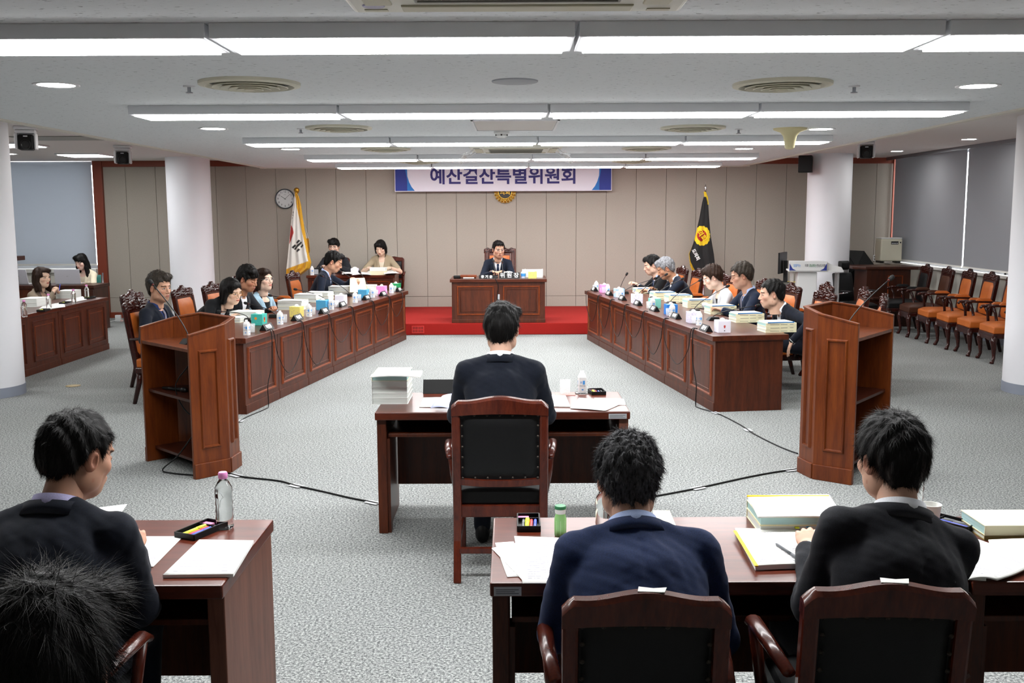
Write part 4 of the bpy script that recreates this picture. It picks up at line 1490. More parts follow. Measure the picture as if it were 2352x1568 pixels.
def sheet(name, pts, label, cat='paper', m='printed_sheet', th=0.0015, curl=0.0, group=None, nx=8, ny=8, stack=0.0):
    """paper from its four corners (near-left, near-right, far-right, far-left)"""
    A, B, C, D = (Vector(p) for p in pts)
    me = bpy.data.meshes.new(name)
    v, f, uvs = [], [], []
    for lay in (0, 1):
        for j in range(ny + 1):
            for i in range(nx + 1):
                u, w = i / nx, j / ny
                p = (A * (1 - u) + B * u) * (1 - w) + (D * (1 - u) + C * u) * w
                z = curl * (math.sin(u * PI) * 0.6 + 0.8 * (u * w) ** 2 + 0.3 * math.sin(w * 5 + u * 2))
                v.append((p.x, p.y, p.z + z + lay * (th + stack)))
                uvs.append((u, w))
    n = (nx + 1) * (ny + 1)
    for lay in (0, 1):
        for j in range(ny):
            for i in range(nx):
                q = [lay * n + j * (nx + 1) + i, lay * n + j * (nx + 1) + i + 1, lay * n + (j + 1) * (nx + 1) + i + 1, lay * n + (j + 1) * (nx + 1) + i]
                f.append(q if lay else q[::-1])
    ring = list(range(nx + 1)) + [j * (nx + 1) + nx for j in range(1, ny + 1)] + [ny * (nx + 1) + i for i in range(nx - 1, -1, -1)] + [j * (nx + 1) for j in range(ny - 1, 0, -1)]
    for a, b in zip(ring, ring[1:] + ring[:1]):
        f.append((a, b, b + n, a + n))
    me.from_pydata(v, [], f)
    ul = me.uv_layers.new(name='UVMap')
    for poly in me.polygons:
        for li in poly.loop_indices:
            ul.data[li].uv = uvs[me.loops[li].vertex_index % n]
    me.polygons.foreach_set('use_smooth', [k < 2 * nx * ny for k in range(len(me.polygons))])
    me.materials.append(mat(m))
    o = bpy.data.objects.new(name, me)
    COL.objects.link(o)
    return tag(o, label, cat, group)


def px_sheet(name, corners, z, label, **kw):
    return sheet(name, [at_z(x, y, z) for x, y in corners], label, **kw)


def book(M, w, d, th, label, spine='x-', cover='cover_cream', pages='pages', group=None, title=False, name='book'):
    """lies flat: w along x, d along y, spine on the given side"""
    b = empty(name, M)
    c = 0.0025
    MB().box(-w / 2 + 0.003, w / 2 - 0.003, -d / 2 + 0.002, d / 2 - 0.002, c, th - c).build('page_block', pages, b)
    MB().box(-w / 2, w / 2, -d / 2, d / 2, 0, c).build('back_cover', cover, b)
    MB().box(-w / 2, w / 2, -d / 2, d / 2, th - c, th).build('front_cover', cover, b)
    s = -1 if spine[1] == '-' else 1
    if spine[0] == 'x':
        MB().box(s * w / 2 - 0.0015, s * w / 2 + 0.0015, -d / 2, d / 2, 0, th).build('spine', cover, b)
        if title:
            x = s * (w / 2 + 0.0018)
            for k, (a, e) in enumerate(((-0.36, -0.06), (-0.02, 0.20), (0.28, 0.40))):
                MB().box(x - 0.0004, x + 0.0004, d * a, d * e, th * 0.44, th * 0.58).build('spine_print', 'ink_soft', b)
    else:
        MB().box(-w / 2, w / 2, s * d / 2 - 0.0015, s * d / 2 + 0.0015, 0, th).build('spine', cover, b)
    return tag(b, label, 'book', group)


def tissue_box(M, label, side, top='paper', group=None, w=0.12, h=0.112, motif=None):
    b = empty('tissue_box', M)
    MB().box(-w / 2, w / 2, -w / 2, w / 2, 0, h).build('carton', side, b, bevel=0.003)
    MB().lathe([(0, 0.0008), (0.032, 0.0008), (0.032, 0.0)], 20, M=T(0, 0, h), close=False).build('slot_film', top, b)
    f = MB()
    n = 14
    rows = []
    for k, (r, z) in enumerate(((0.026, 0.0), (0.034, 0.008), (0.03, 0.016), (0.008, 0.022))):
        rows.append([(r * math.cos(2 * PI * i / n) * (1 + 0.3 * math.sin(3 * i + k)), 0.5 * r * math.sin(2 * PI * i / n) * (1 + 0.4 * math.cos(2 * i)), h - 0.004 + z + 0.006 * math.sin(i * 2.1)) for i in range(n)])
    f.sweep(rows).build('tissue', 'paper', b, smooth=True)
    if motif:
        for sx, m, cx, cz, s in motif:
            MB().lathe([(0, 0.0008), (s, 0.0008), (s, 0)], 5, M=(T(cx, -w / 2, cz) @ RX(PI / 2)) if sx == 'y' else (T(sx * w / 2, cx, cz) @ RY(sx * PI / 2)), close=False).build('motif', m, b)
    return tag(b, label, 'tissue box', group)


def carton_proto():
    b = empty('water_carton')
    w = 0.027
    o = [(-w, -w), (w, -w), (w, w), (-w, w)]
    c = 0.008
    oc = [(-w + c, -w), (w - c, -w), (w, -w + c), (w, w - c), (w - c, w), (-w + c, w), (-w, w - c), (-w, -w + c)]
    MB().prism(oc, 0, 0.10).build('carton_body', 'white_plastic', b)
    MB().prism(oc, 0.10, 0.122, top=[(x * 0.72, y * 0.72) for x, y in oc]).build('carton_shoulder', 'white_plastic', b)
    MB().lathe([(0.013, 0.118), (0.013, 0.138), (0.012, 0.14), (0, 0.14)], 16, close=True).build('cap', 'paper', b, auto=True)
    for k, (x0, x1, z0, z1, m) in enumerate(((-0.014, -0.002, 0.062, 0.076, 'ink_pale'), (0.002, 0.016, 0.055, 0.080, 'water_blue'), (-0.005, 0.007, 0.018, 0.026, 'water_blue'))):
        for M in (Matrix.Identity(4), RZ(PI / 2), RZ(PI), RZ(-PI / 2)):
            MB().box(x0, x1, -w - 0.0004, -w + 0.0004, z0, z1, M=M).build('label_print', m, b)
    for M in (Matrix.Identity(4), RZ(PI / 2), RZ(PI), RZ(-PI / 2)):
        text_obj('lettering', 'WATER', 0.0115, b, M @ T(0, -w - 0.0004, 0.046) @ RX(PI / 2), 'ink', 0.0004)
    return b


plain('ink_pale', '#9fb6d8', 0.7)
plain('water_blue', '#3d8fd6', 0.6)
plain('cap_pink', '#e08fc8', 0.45)
plain('cap_green', '#2c7a4f', 0.4)


def glass_proto(h=0.085, r=0.034):
    return MB().lathe([(0, 0.0), (r * 0.86, 0.0), (r * 0.9, 0.004), (r, h), (r - 0.002, h), (r * 0.86, 0.010), (0, 0.010)], 24, close=False).mesh('drinking_glass', 'thin_glass', True)


def bottle_proto():
    b = empty('water_bottle')
    pr = [(0.0, 0.002), (0.026, 0.0), (0.031, 0.006)]
    for k in range(9):
        z = 0.015 + k * 0.013
        pr += [(0.0315 - 0.0022 * (k % 2), z)]
    pr += [(0.0315, 0.135), (0.029, 0.150), (0.020, 0.168), (0.0125, 0.178), (0.0125, 0.188), (0.0, 0.188)]
    MB().lathe(pr, 28, close=False).build('bottle_body', 'clear_glass', b, smooth=True)
    MB().lathe([(0.0145, 0.180), (0.0165, 0.184), (0.0165, 0.198), (0.014, 0.203), (0, 0.203)], 20, close=True).build('cap', 'cap_pink', b, auto=True)
    return b


def nameplate(M, text, label, w=0.20, h=0.062, dpt=0.075, size=0.045, group=None):
    b = empty('name_plate', M)
    v = [(-w / 2, -dpt / 2, 0), (w / 2, -dpt / 2, 0), (w / 2, dpt / 2, 0), (-w / 2, dpt / 2, 0), (-w / 2, 0, h), (w / 2, 0, h)]
    MB().add(v, [(0, 3, 2, 1), (0, 1, 5, 4), (2, 3, 4, 5), (0, 4, 3), (1, 2, 5)]).build('plate_body', 'black_plastic', b, bevel=0.002)
    a = math.atan2(h, dpt / 2)
    text_obj('lettering', text, size, b, T(0, -dpt / 4 - 0.0012, h / 2) @ RX(a), 'white_print', 0.0008, 0.0012)
    return tag(b, label, 'name plate', group)


def mic(base, head, label, group=None, yaw=0.0, plate=True):
    """gooseneck microphone from its base point to the head point"""
    b = empty('microphone', T(*base))
    hd = Vector(head) - Vector(base)
    fl = Vector((hd.x, hd.y, 0)).normalized()
    MB().prism([(-0.045, -0.06), (0.045, -0.06), (0.045, 0.06), (-0.045, 0.06)], 0, 0.035, top=[(-0.04, -0.03), (0.04, -0.03), (0.04, 0.055), (-0.04, 0.055)], M=RZ(yaw)).build('base', 'black_plastic', b, bevel=0.004)
    s = Vector((0, 0, 0.035))
    pts = []
    mid = s + Vector((hd.x * 0.12, hd.y * 0.12, max(0.06, hd.z * 0.30)))
    e = hd
    for k in range(15):
        u = k / 14
        pts.append(s * (1 - u) ** 2 + mid * 2 * u * (1 - u) + e * u * u)
    MB().tube(pts, 0.0042, 8).build('gooseneck', 'dark_plastic', b, smooth=True)
    d = (pts[-1] - pts[-3]).normalized()
    MB().tube([e - d * 0.012, e - d * 0.004], 0.0085, 10).build('status_ring', plain('mic_red', '#5c1512', 0.4), b, smooth=True)
    MB().tube([e - d * 0.004, e + d * 0.004, e + d * 0.03, e + d * 0.042, e + d * 0.046], [0.010, 0.015, 0.0165, 0.012, 0.004], 12).build('windscreen', 'soft_black', b, smooth=True)
    return tag(b, label, 'microphone', group)


def pen(a, b, col, label, r=0.0045, cap=True):
    a, b = Vector(a), Vector(b)
    d = (b - a)
    o = empty('pen', T(*a))
    MB().tube([Vector((0, 0, 0)), d * 0.04, d * 0.62], [r * 0.45, r * 0.9, r * 0.95], 8).build('barrel', col, o, smooth=True)
    MB().tube([d * 0.62, d * 0.64, d * 0.98, d], [r * 0.98, r * 1.08, r * 1.02, r * 0.6], 8).build('cap', col, o, smooth=True)
    return tag(o, label, 'pen', 'pens')


def pen_tray(M, label, w=0.10, l=0.19, h=0.022):
    b = empty('pen_tray', M)
    MB().box(-w / 2, w / 2, -l / 2, l / 2, 0, 0.003).build('tray_floor', 'dark_plastic', b)
    for s in (-1, 1):
        MB().box(s * w / 2 - 0.0025, s * w / 2 + 0.0025, -l / 2, l / 2, 0, h).build('tray_side', 'black_plastic', b, bevel=0.001)
        MB().box(-w / 2, w / 2, s * l / 2 - 0.0025, s * l / 2 + 0.0025, 0, h).build('tray_end', 'black_plastic', b, bevel=0.001)
    MB().box(-w / 2, w / 2, l * 0.22, l * 0.24, 0, h * 0.8).build('divider', 'black_plastic', b)
    return tag(b, label, 'pen tray', 'pen trays')


PEN_COLS = dict(yellow='#c8d400', red='#d0323a', blue='#3f55d0', black='#1d1f24', pink='#e07fb0', grey='#55585e')
for _k, _c in PEN_COLS.items():
    plain('pen_' + _k, _c, 0.4)


def tray_set(M, where, colors=('yellow', 'red', 'blue', 'black'), w=0.10, l=0.19):
    pen_tray(M, 'black pen tray ' + where, w, l)
    for i, c in enumerate(colors):
        x = -w / 2 + 0.018 + (w - 0.036) * i / max(1, len(colors) - 1)
        r = 0.0085 if c == 'yellow' else 0.0055
        a, b = M @ Vector((x, -l * 0.46, 0.004 + r)), M @ Vector((x + 0.004, l * 0.20, 0.004 + r))
        pen(a, b, 'pen_' + c, '%s %s lying in the black tray %s' % (c, 'highlighter' if c == 'yellow' else 'pen', where), r)
    e = MB().box(-0.02, 0.02, -0.01, 0.01, 0, 0.012).build('eraser', 'pen_pink', M=M @ T(-0.018, l * 0.36, 0.003), bevel=0.002)
    tag(e, 'small pink eraser in the black tray ' + where, 'eraser')
# ================================================================== people: smooth fields turned into surfaces
class Field:
    def __init__(self, lo, hi, h):
        self.lo, self.h = np.array(lo, float), h
        self.n = np.maximum(4, np.ceil((np.array(hi, float) - self.lo) / h).astype(int) + 1)
        self.F = np.full(tuple(self.n), 0.06, np.float32)
        self.ax = [(self.lo[i] + h * np.arange(self.n[i])).astype(np.float32) for i in range(3)]

    def sub(self, lo, hi):
        s = []
        for i in range(3):
            a = int(np.clip(math.floor((lo[i] - self.lo[i]) / self.h), 0, self.n[i]))
            b = int(np.clip(math.ceil((hi[i] - self.lo[i]) / self.h) + 1, 0, self.n[i]))
            if b <= a:
                return None, None
            s.append(slice(a, b))
        g = [self.ax[0][s[0]][:, None, None], self.ax[1][s[1]][None, :, None], self.ax[2][s[2]][None, None, :]]
        return tuple(s), g

    @staticmethod
    def smin(a, b, k):
        if k <= 0:
            return np.minimum(a, b)
        h = np.clip(0.5 + 0.5 * (b - a) / k, 0, 1)
        return b + (a - b) * h - k * h * (1 - h)

    def put(self, lo, hi, fn, k, op):
        m = k + 3 * self.h + 0.01
        s, g = self.sub(np.array(lo) - m, np.array(hi) + m)
        if s is None:
            return self
        d = fn(*g)
        if op == 'add':
            self.F[s] = self.smin(self.F[s], d, k)
        else:
            self.F[s] = -self.smin(-self.F[s], d, k)
        return self

    def ell(self, c, r, k=0.01, op='add', R=None):
        c, r = np.array(c, float), np.array(r, float)
        ex = np.abs(np.array(R) @ np.diag(r)).sum(1) if R is not None else r

        def fn(X, Y, Z):
            x, y, z = X - c[0], Y - c[1], Z - c[2]
            if R is not None:
                Q = np.array(R).T
                x, y, z = Q[0, 0] * x + Q[0, 1] * y + Q[0, 2] * z, Q[1, 0] * x + Q[1, 1] * y + Q[1, 2] * z, Q[2, 0] * x + Q[2, 1] * y + Q[2, 2] * z
            k0 = np.sqrt((x / r[0]) ** 2 + (y / r[1]) ** 2 + (z / r[2]) ** 2)
            k1 = np.sqrt((x / r[0] ** 2) ** 2 + (y / r[1] ** 2) ** 2 + (z / r[2] ** 2) ** 2) + 1e-6
            return (k0 * (k0 - 1) / k1).astype(np.float32)
        return self.put(c - ex, c + ex, fn, k, op)

    def cone(self, a, b, ra, rb, k=0.01, op='add'):
        a, b = np.array(a, float), np.array(b, float)
        ab = b - a
        L = max(ab @ ab, 1e-9)
        m = max(ra, rb)

        def fn(X, Y, Z):
            x, y, z = X - a[0], Y - a[1], Z - a[2]
            t = np.clip((x * ab[0] + y * ab[1] + z * ab[2]) / L, 0, 1)
            return (np.sqrt((x - t * ab[0]) ** 2 + (y - t * ab[1]) ** 2 + (z - t * ab[2]) ** 2) - (ra + (rb - ra) * t)).astype(np.float32)
        return self.put(np.minimum(a, b) - m, np.maximum(a, b) + m, fn, k, op)

    def warp(self, fn):
        self.F = fn(self.F, self.ax[0][:, None, None], self.ax[1][None, :, None], self.ax[2][None, None, :]).astype(np.float32)
        return self

    def surface(self):
        F = self.F
        s = F < 0
        n0, n1, n2 = F.shape
        cnt = np.zeros((n0 - 1, n1 - 1, n2 - 1), np.float32)
        acc = np.zeros((3,) + cnt.shape, np.float32)
        off = [(a, b, c) for a in (0, 1) for b in (0, 1) for c in (0, 1)]
        for axis in range(3):
            o1, o2 = [i for i in range(3) if i != axis]
            for u in (0, 1):
                for v in (0, 1):
                    st = [0, 0, 0]
                    st[o1], st[o2] = u, v
                    en = list(st)
                    en[axis] = 1
                    A = tuple(slice(st[i], st[i] + cnt.shape[i]) for i in range(3))
                    B = tuple(slice(en[i], en[i] + cnt.shape[i]) for i in range(3))
                    x = np.nonzero(s[A] != s[B])
                    fa, fb = F[A][x], F[B][x]
                    t = fa / (fa - fb)
                    cnt[x] += 1
                    for i in range(3):
                        acc[i][x] += t if i == axis else st[i]
        act = np.nonzero(cnt > 0)
        ids = np.full(cnt.shape, -1, np.int32)
        ids[act] = np.arange(len(act[0]))
        V = np.stack([(act[i] + acc[i][act] / cnt[act]) * self.h + self.lo[i] for i in range(3)], 1)
        Q = []
        for axis in range(3):
            o1, o2 = [(1, 2), (2, 0), (0, 1)][axis]
            A = [slice(0, None)] * 3
            B = [slice(0, None)] * 3
            A[axis], B[axis] = slice(0, -1), slice(1, None)
            for o in (o1, o2):
                A[o] = B[o] = slice(1, -1)
            sa, sb = s[tuple(A)], s[tuple(B)]
            x = np.nonzero(sa != sb)
            if not len(x[0]):
                continue
            base = [x[0].copy(), x[1].copy(), x[2].copy()]
            base[o1] = base[o1] + 1
            base[o2] = base[o2] + 1

            def cell(d1, d2):
                c = [base[0], base[1], base[2]]
                c[o1] = base[o1] + d1
                c[o2] = base[o2] + d2
                return ids[c[0], c[1], c[2]]
            q = np.stack([cell(-1, -1), cell(0, -1), cell(0, 0), cell(-1, 0)], 1)
            fl = sa[x]
            q[~fl] = q[~fl][:, ::-1]
            Q.append(q)
        Q = np.concatenate(Q) if Q else np.zeros((0, 4), int)
        return V, Q[(Q >= 0).all(1)]


def wob(X, Y, Z, f, a, s=0.0):
    return a * (np.sin(X * f + 1.3 * np.sin(Y * f * 0.7 + s)) * np.sin(Z * f * 0.8 + 1.1 * np.sin(X * f * 0.9 + s * 2)) + 0.5 * np.sin(Y * f * 1.7 + Z * f * 1.3 + s))


def raw_mesh(name, V, Q, mats, cols=None, mi=None, smooth=True):
    me = bpy.data.meshes.new(name)
    V = np.asarray(V, np.float32)
    Q = np.asarray(Q, np.int32)
    k = Q.shape[1]
    me.vertices.add(len(V))
    me.vertices.foreach_set('co', V.ravel())
    me.loops.add(Q.size)
    me.loops.foreach_set('vertex_index', Q.ravel())
    me.polygons.add(len(Q))
    me.polygons.foreach_set('loop_start', np.arange(0, Q.size, k, dtype=np.int32))
    me.polygons.foreach_set('loop_total', np.full(len(Q), k, np.int32))
    me.polygons.foreach_set('use_smooth', np.full(len(Q), smooth, bool))
    for m in (mats if isinstance(mats, (list, tuple)) else [mats]):
        me.materials.append(mat(m))
    if mi is not None:
        me.polygons.foreach_set('material_index', np.asarray(mi, np.int32))
    if cols is not None:
        ca = me.color_attributes.new('col', 'FLOAT_COLOR', 'POINT')
        ca.data.foreach_set('color', np.asarray(cols, np.float32).ravel())
    me.update()
    me.validate()
    return me


def np_M(M):
    return np.array(M)


def xf(M, V):
    A = np_M(M)
    return V @ A[:3, :3].T + A[:3, 3]


def skin_tone(p):
    c = np.array(lin(p.get('skin', '#c99877')))
    l = 0.3 * c[0] + 0.59 * c[1] + 0.11 * c[2]
    c[:3] = (l + (c[:3] - l) * 0.80) * 1.06
    return c


HC = (0, -0.014, 0.034)


def head_mesh(p):
    """face to +y, chin down; returns verts, quads, colours"""
    fem = p.get('fem', False)
    jw = p.get('jaw', 0.057 if fem else 0.063)
    h = p.get('res', 0.0038)
    f = Field((-0.105, -0.125, -0.175), (0.105, 0.135, 0.14), h)
    f.ell(HC, (0.076, 0.094, 0.088), 0.01)
    f.ell((0, 0.022, -0.03), (jw, 0.068, 0.088), 0.03)
    f.ell((0, 0.05, -0.088), (jw * 0.56, 0.034, 0.028), 0.03)
    f.ell((0, 0.05, 0.05), (0.055, 0.035, 0.04), 0.02)
    for s in (-1, 1):
        f.ell((s * 0.043, 0.052, -0.022), (0.024, 0.026, 0.022), 0.02)
        f.ell((s * 0.058, 0.005, -0.065), (0.014, 0.03, 0.026), 0.03)
    f.ell((0, 0.079, 0.026), (0.05, 0.014, 0.010), 0.012)
    for s in (-1, 1):
        f.ell((s * 0.031, 0.100, 0.004), (0.020, 0.016, 0.012), 0.010, 'sub')
        f.ell((s * 0.031, 0.0745, 0.002), (0.0165, 0.0135, 0.0105), 0.003)
    f.cone((0, 0.085, 0.012), (0, 0.105, -0.03), 0.0075, 0.0105, 0.010)
    for s in (-1, 1):
        f.ell((s * 0.012, 0.094, -0.035), (0.008, 0.010, 0.007), 0.006)
    f.ell((0, 0.080, -0.062), (0.026, 0.018, 0.016), 0.014)
    f.ell((0, 0.093, -0.0565), (0.021, 0.008, 0.0045), 0.003)
    f.ell((0, 0.0925, -0.066), (0.018, 0.008, 0.005), 0.003)
    f.ell((0, 0.0995, -0.0612), (0.02, 0.006, 0.0012), 0.002, 'sub')
    for s in (-1, 1):
        R = np.array(Euler((math.radians(-8), 0, math.radians(s * -22))).to_matrix())
        f.ell((s * 0.080, -0.010, -0.006), (0.008, 0.019, 0.031), 0.008, R=R)
        f.ell((s * 0.086, -0.004, -0.004), (0.004, 0.010, 0.016), 0.003, 'sub', R=R)
    f.cone((0, -0.02, -0.04), (0, -0.032, -0.17), 0.052, 0.054 if not fem else 0.047, 0.025)
    V, Q = f.surface()
    sk = skin_tone(p)[:3]
    C = np.tile(sk, (len(V), 1))
    x, y, z = np.abs(V[:, 0]), V[:, 1], V[:, 2]

    def blend(mask, col, a):
        w = np.clip(mask, 0, 1)[:, None] * a
        C[:] = C * (1 - w) + np.array(lin(col)[:3]) * w
    fr = y > 0.05
    blend(fr * np.exp(-(((x - 0.045) / 0.022) ** 2 + ((z + 0.03) / 0.02) ** 2)), '#b8604f', 0.35)
    blend((x > 0.074) * (y < 0.03) * 1.0, '#b4644e', 0.35)
    lips = fr * (np.abs(z + 0.061) < 0.0095) * (x < 0.022) * ((z + 0.061) ** 2 / 0.009 ** 2 + x ** 2 / 0.022 ** 2 < 1)
    blend(lips * 1.0, p.get('lips', '#a8564d' if not fem else '#b8453f'), 0.8)
    blend(fr * (np.abs(z + 0.0613) < 0.002) * (x < 0.019) * 1.0, '#4a1f1c', 0.8)
    bz = 0.0245 - 0.003 * ((x - 0.03) / 0.02) ** 2
    blend(fr * (np.abs(z - bz) < (0.0042 if not fem else 0.003)) * (x > 0.013) * (x < 0.05), p.get('brow', '#231a16'), 0.85)
    open_e = p.get('eyes', 'open')
    if open_e == 'open':
        eye = fr * ((x - 0.031) ** 2 / 0.0145 ** 2 + (z - 0.0015) ** 2 / 0.0058 ** 2 < 1)
        blend(eye * 1.0, '#d8cfc8', 0.9)
        blend(fr * ((x - 0.031) ** 2 / 0.0062 ** 2 + (z - 0.002) ** 2 / 0.0062 ** 2 < 1) * eye, '#120c0a', 1.0)
        blend(fr * (np.abs(z - (0.0072 - 0.35 * (x - 0.031) ** 2 / 0.0145)) < 0.0021) * (x > 0.015) * (x < 0.047), '#1c1412', 0.95)
    else:
        blend(fr * (np.abs(z - (-0.0035 + 0.2 * (x - 0.031) ** 2 / 0.0145)) < 0.0024) * (x > 0.016) * (x < 0.047), '#1c1412', 0.9)
    if not fem and p.get('shadow', True):
        blend((y > 0.0) * (z < -0.05) * (z > -0.13) * 0.5, '#8f7466', 0.22)
    return V, Q, np.concatenate([C, np.ones((len(V), 1))], 1)


def hair_mesh(p, rnd):
    st = p.get('hair', 'short')
    h = 0.0042
    long = st in ('long', 'mid')
    f = Field((-0.135, -0.155, -0.36 if long else -0.2), (0.135, 0.165, 0.165), h)
    vol = p.get('vol', 0.0)
    seed = p.get('seed', 0)
    t = p.get('thick', 0.010)
    f.ell((0, -0.016, 0.036 + vol * 0.4), (0.0765 + t, 0.096 + t, 0.089 + t + vol), 0.01)
    if st in ('short', 'crop', 'parted', 'fringe', 'curly'):
        f.ell((0, -0.055, -0.01), (0.066, 0.052, 0.07), 0.02)
        if st != 'crop':
            f.ell((p.get('part', 0.03), 0.052, 0.088 + vol), (0.06, 0.042, 0.034), 0.02)
        if st == 'fringe':
            f.ell((0.0, 0.072, 0.062), (0.058, 0.028, 0.032), 0.015)
        xs = [-0.14, -0.075, -0.045, -0.022, -0.008, 0.012, 0.03, 0.034, 0.056, 0.085, 0.14]
        zf = p.get('hairline', 0.064)
        zs = [-0.085, -0.078, -0.04, 0.004, 0.03, 0.022, -0.018, 0.01, zf - 0.012, zf, zf]
        if st == 'fringe':
            zs = [-0.085, -0.078, -0.04, 0.004, 0.03, 0.022, -0.018, 0.01, 0.03, 0.034, 0.034]
        if st == 'crop':
            zs = [-0.06, -0.055, -0.03, 0.008, 0.034, 0.03, 0.004, 0.02, zf - 0.004, zf + 0.006, zf + 0.006]
        am = 0.004 if st != 'curly' else 0.007
        fq = 95 if st != 'curly' else 170

        def cut(F, X, Y, Z):
            zl = np.interp(Y, xs, zs) + 0.004 * np.sin(X * 210 + seed) + 0.003 * np.sin(X * 480)
            F = F + wob(X, Y, Z * 0.6, fq, am, seed) + 0.0015 * np.sin((X + 0.5 * Y) * 420 + 2 * np.sin(Z * 60))
            return np.maximum(F, (zl - Z) * 0.85)
        f.warp(cut)
    else:
        side = p.get('side', 0.088)
        low = {'bob': -0.12, 'midbob': -0.10, 'mid': -0.17, 'long': -0.30}[st]
        back = -0.02
        f.ell((0, -0.05, -0.03), (0.088, 0.066, 0.115 if st in ('bob', 'midbob') else 0.13), 0.02)
        for s in (-1, 1):
            f.cone((s * 0.07, 0.005, 0.03), (s * side, -0.005, low + 0.03), 0.030, 0.028, 0.02)
            if long:
                f.cone((s * 0.078, 0.02, -0.08), (s * 0.075, 0.055, low), 0.026, 0.016, 0.02)
        if st == 'long':
            f.cone((0, -0.07, -0.05), (0, -0.09, -0.26), 0.07, 0.05, 0.02)
        f.ell((p.get('part', 0.02), 0.05, 0.085), (0.065, 0.045, 0.035), 0.02)
        if p.get('bangs'):
            f.ell((0, 0.074, 0.055), (0.055, 0.028, 0.034), 0.015)
        fx = p.get('face', (0.060, 0.085, 0.103))
        f.ell((0, 0.108, -0.045 - (0.016 if p.get('bangs') else 0)), fx, 0.012, 'sub')

        def cut(F, X, Y, Z):
            F = F + 0.0012 * np.sin(np.arctan2(X, -Y + 0.01) * 34 + 2 * np.sin(Z * 22 + seed)) + wob(X, Y, Z * 0.5, 60, 0.003, seed)
            return np.maximum(F, (low - 0.012 * np.sin(X * 60) - Z))
        f.warp(cut)
    return f.surface()


def strands(V, Q, n, seed, ln=0.026, lift=0.006, wid=0.0007, crown=(0, -0.045, 0.115), curl=0.0):
    """short tapering hairs over a scalp surface"""
    rng = np.random.default_rng(seed)
    tri = Q[rng.integers(0, len(Q), n)]
    w = rng.dirichlet((1, 1, 1, 1), n)
    P = (V[tri] * w[:, :, None]).sum(1)
    N = np.cross(V[tri[:, 2]] - V[tri[:, 0]], V[tri[:, 3]] - V[tri[:, 1]])
    N /= np.linalg.norm(N, axis=1, keepdims=True) + 1e-9
    D = P - np.array(crown)
    D[:, 2] -= 0.03
    D += rng.normal(0, 0.025, D.shape)
    D -= N * (D * N).sum(1, keepdims=True)
    D /= np.linalg.norm(D, axis=1, keepdims=True) + 1e-9
    S = np.cross(N, D)
    L = ln * rng.uniform(0.6, 1.4, (n, 1))
    lf = lift * rng.uniform(0.2, 1.5, (n, 1))
    rows = []
    cu = rng.normal(0, 1, (n, 1)) * curl
    for k, t in enumerate((0.0, 0.4, 0.75, 1.0)):
        c = P + D * L * t + N * (lf * t * (1.3 - t * 0.7)) - N * 0.001 + S * cu * math.sin(t * 3)
        ww = wid * (1 - t * 0.9)
        rows.append((c - S * ww, c + S * ww))
    VV = np.concatenate([r for pr in rows for r in pr])
    b = np.arange(n)
    q = np.concatenate([np.stack([b + 2 * k * n, b + (2 * k + 1) * n, b + (2 * k + 3) * n, b + (2 * k + 2) * n], 1) for k in range(3)])
    return VV, q


HANDS = {}


def hand_mesh(kind):
    """right hand, wrist at origin, fingers to +y, palm facing -z, thumb to -x"""
    if kind in HANDS:
        return HANDS[kind]
    f = Field((-0.075, -0.045, -0.085), (0.06, 0.2, 0.04), 0.0034)
    f.cone((0, -0.03, 0), (0, 0.01, 0), 0.024, 0.025, 0.01)
    f.ell((0, 0.048, 0), (0.038, 0.046, 0.015), 0.012)
    f.ell((-0.022, 0.03, -0.006), (0.018, 0.03, 0.014), 0.01)
    c1, c2, c3 = {'flat': (8, 10, 6), 'relaxed': (22, 34, 24), 'fist': (62, 80, 50), 'pinch': (42, 50, 28)}[kind]
    for x, y, L, r in ((-0.028, 0.086, 0.072, 0.0088), (-0.009, 0.092, 0.080, 0.0092), (0.011, 0.089, 0.074, 0.0088), (0.029, 0.079, 0.058, 0.0078)):
        a = np.array([x, y - 0.012, 0.002])
        ang = 0
        for seg, (fr, da) in enumerate(((0.45, c1), (0.31, c2), (0.24, c3))):
            ang += math.radians(da + (3 if x > 0 else 0))
            b = a + L * fr * np.array([x * 0.9, math.cos(ang), -math.sin(ang)])
            f.cone(a, b, r * (1.0 - 0.08 * seg), r * (0.94 - 0.08 * seg), 0.004 if seg else 0.007)
            a = b
    if kind == 'pinch':
        pts = [(-0.03, 0.02, -0.006), (-0.05, 0.05, -0.022), (-0.042, 0.08, -0.042), (-0.034, 0.098, -0.05)]
    elif kind == 'fist':
        pts = [(-0.03, 0.02, -0.006), (-0.048, 0.05, -0.02), (-0.034, 0.078, -0.034), (-0.012, 0.088, -0.038)]
    else:
        pts = [(-0.03, 0.018, -0.004), (-0.054, 0.044, -0.012), (-0.066, 0.072, -0.018), (-0.070, 0.092, -0.022)]
    for a, b, ra, rb in zip(pts, pts[1:], (0.014, 0.011, 0.0098), (0.0115, 0.0098, 0.0085)):
        f.cone(a, b, ra, rb, 0.006)
    HANDS[kind] = f.surface()
    return HANDS[kind]


def two_bone(S, T_, l1, l2, hint):
    S, T_, hint = Vector(S), Vector(T_), Vector(hint)
    d = T_ - S
    D = min(d.length, (l1 + l2) * 0.995)
    d = d.normalized()
    a = (l1 * l1 - l2 * l2 + D * D) / (2 * D)
    hgt = math.sqrt(max(0.0, l1 * l1 - a * a))
    n = hint - d * hint.dot(d)
    n = n.normalized() if n.length > 1e-5 else Vector((0, 0, -1))
    return S + d * a + n * hgt, S + d * D


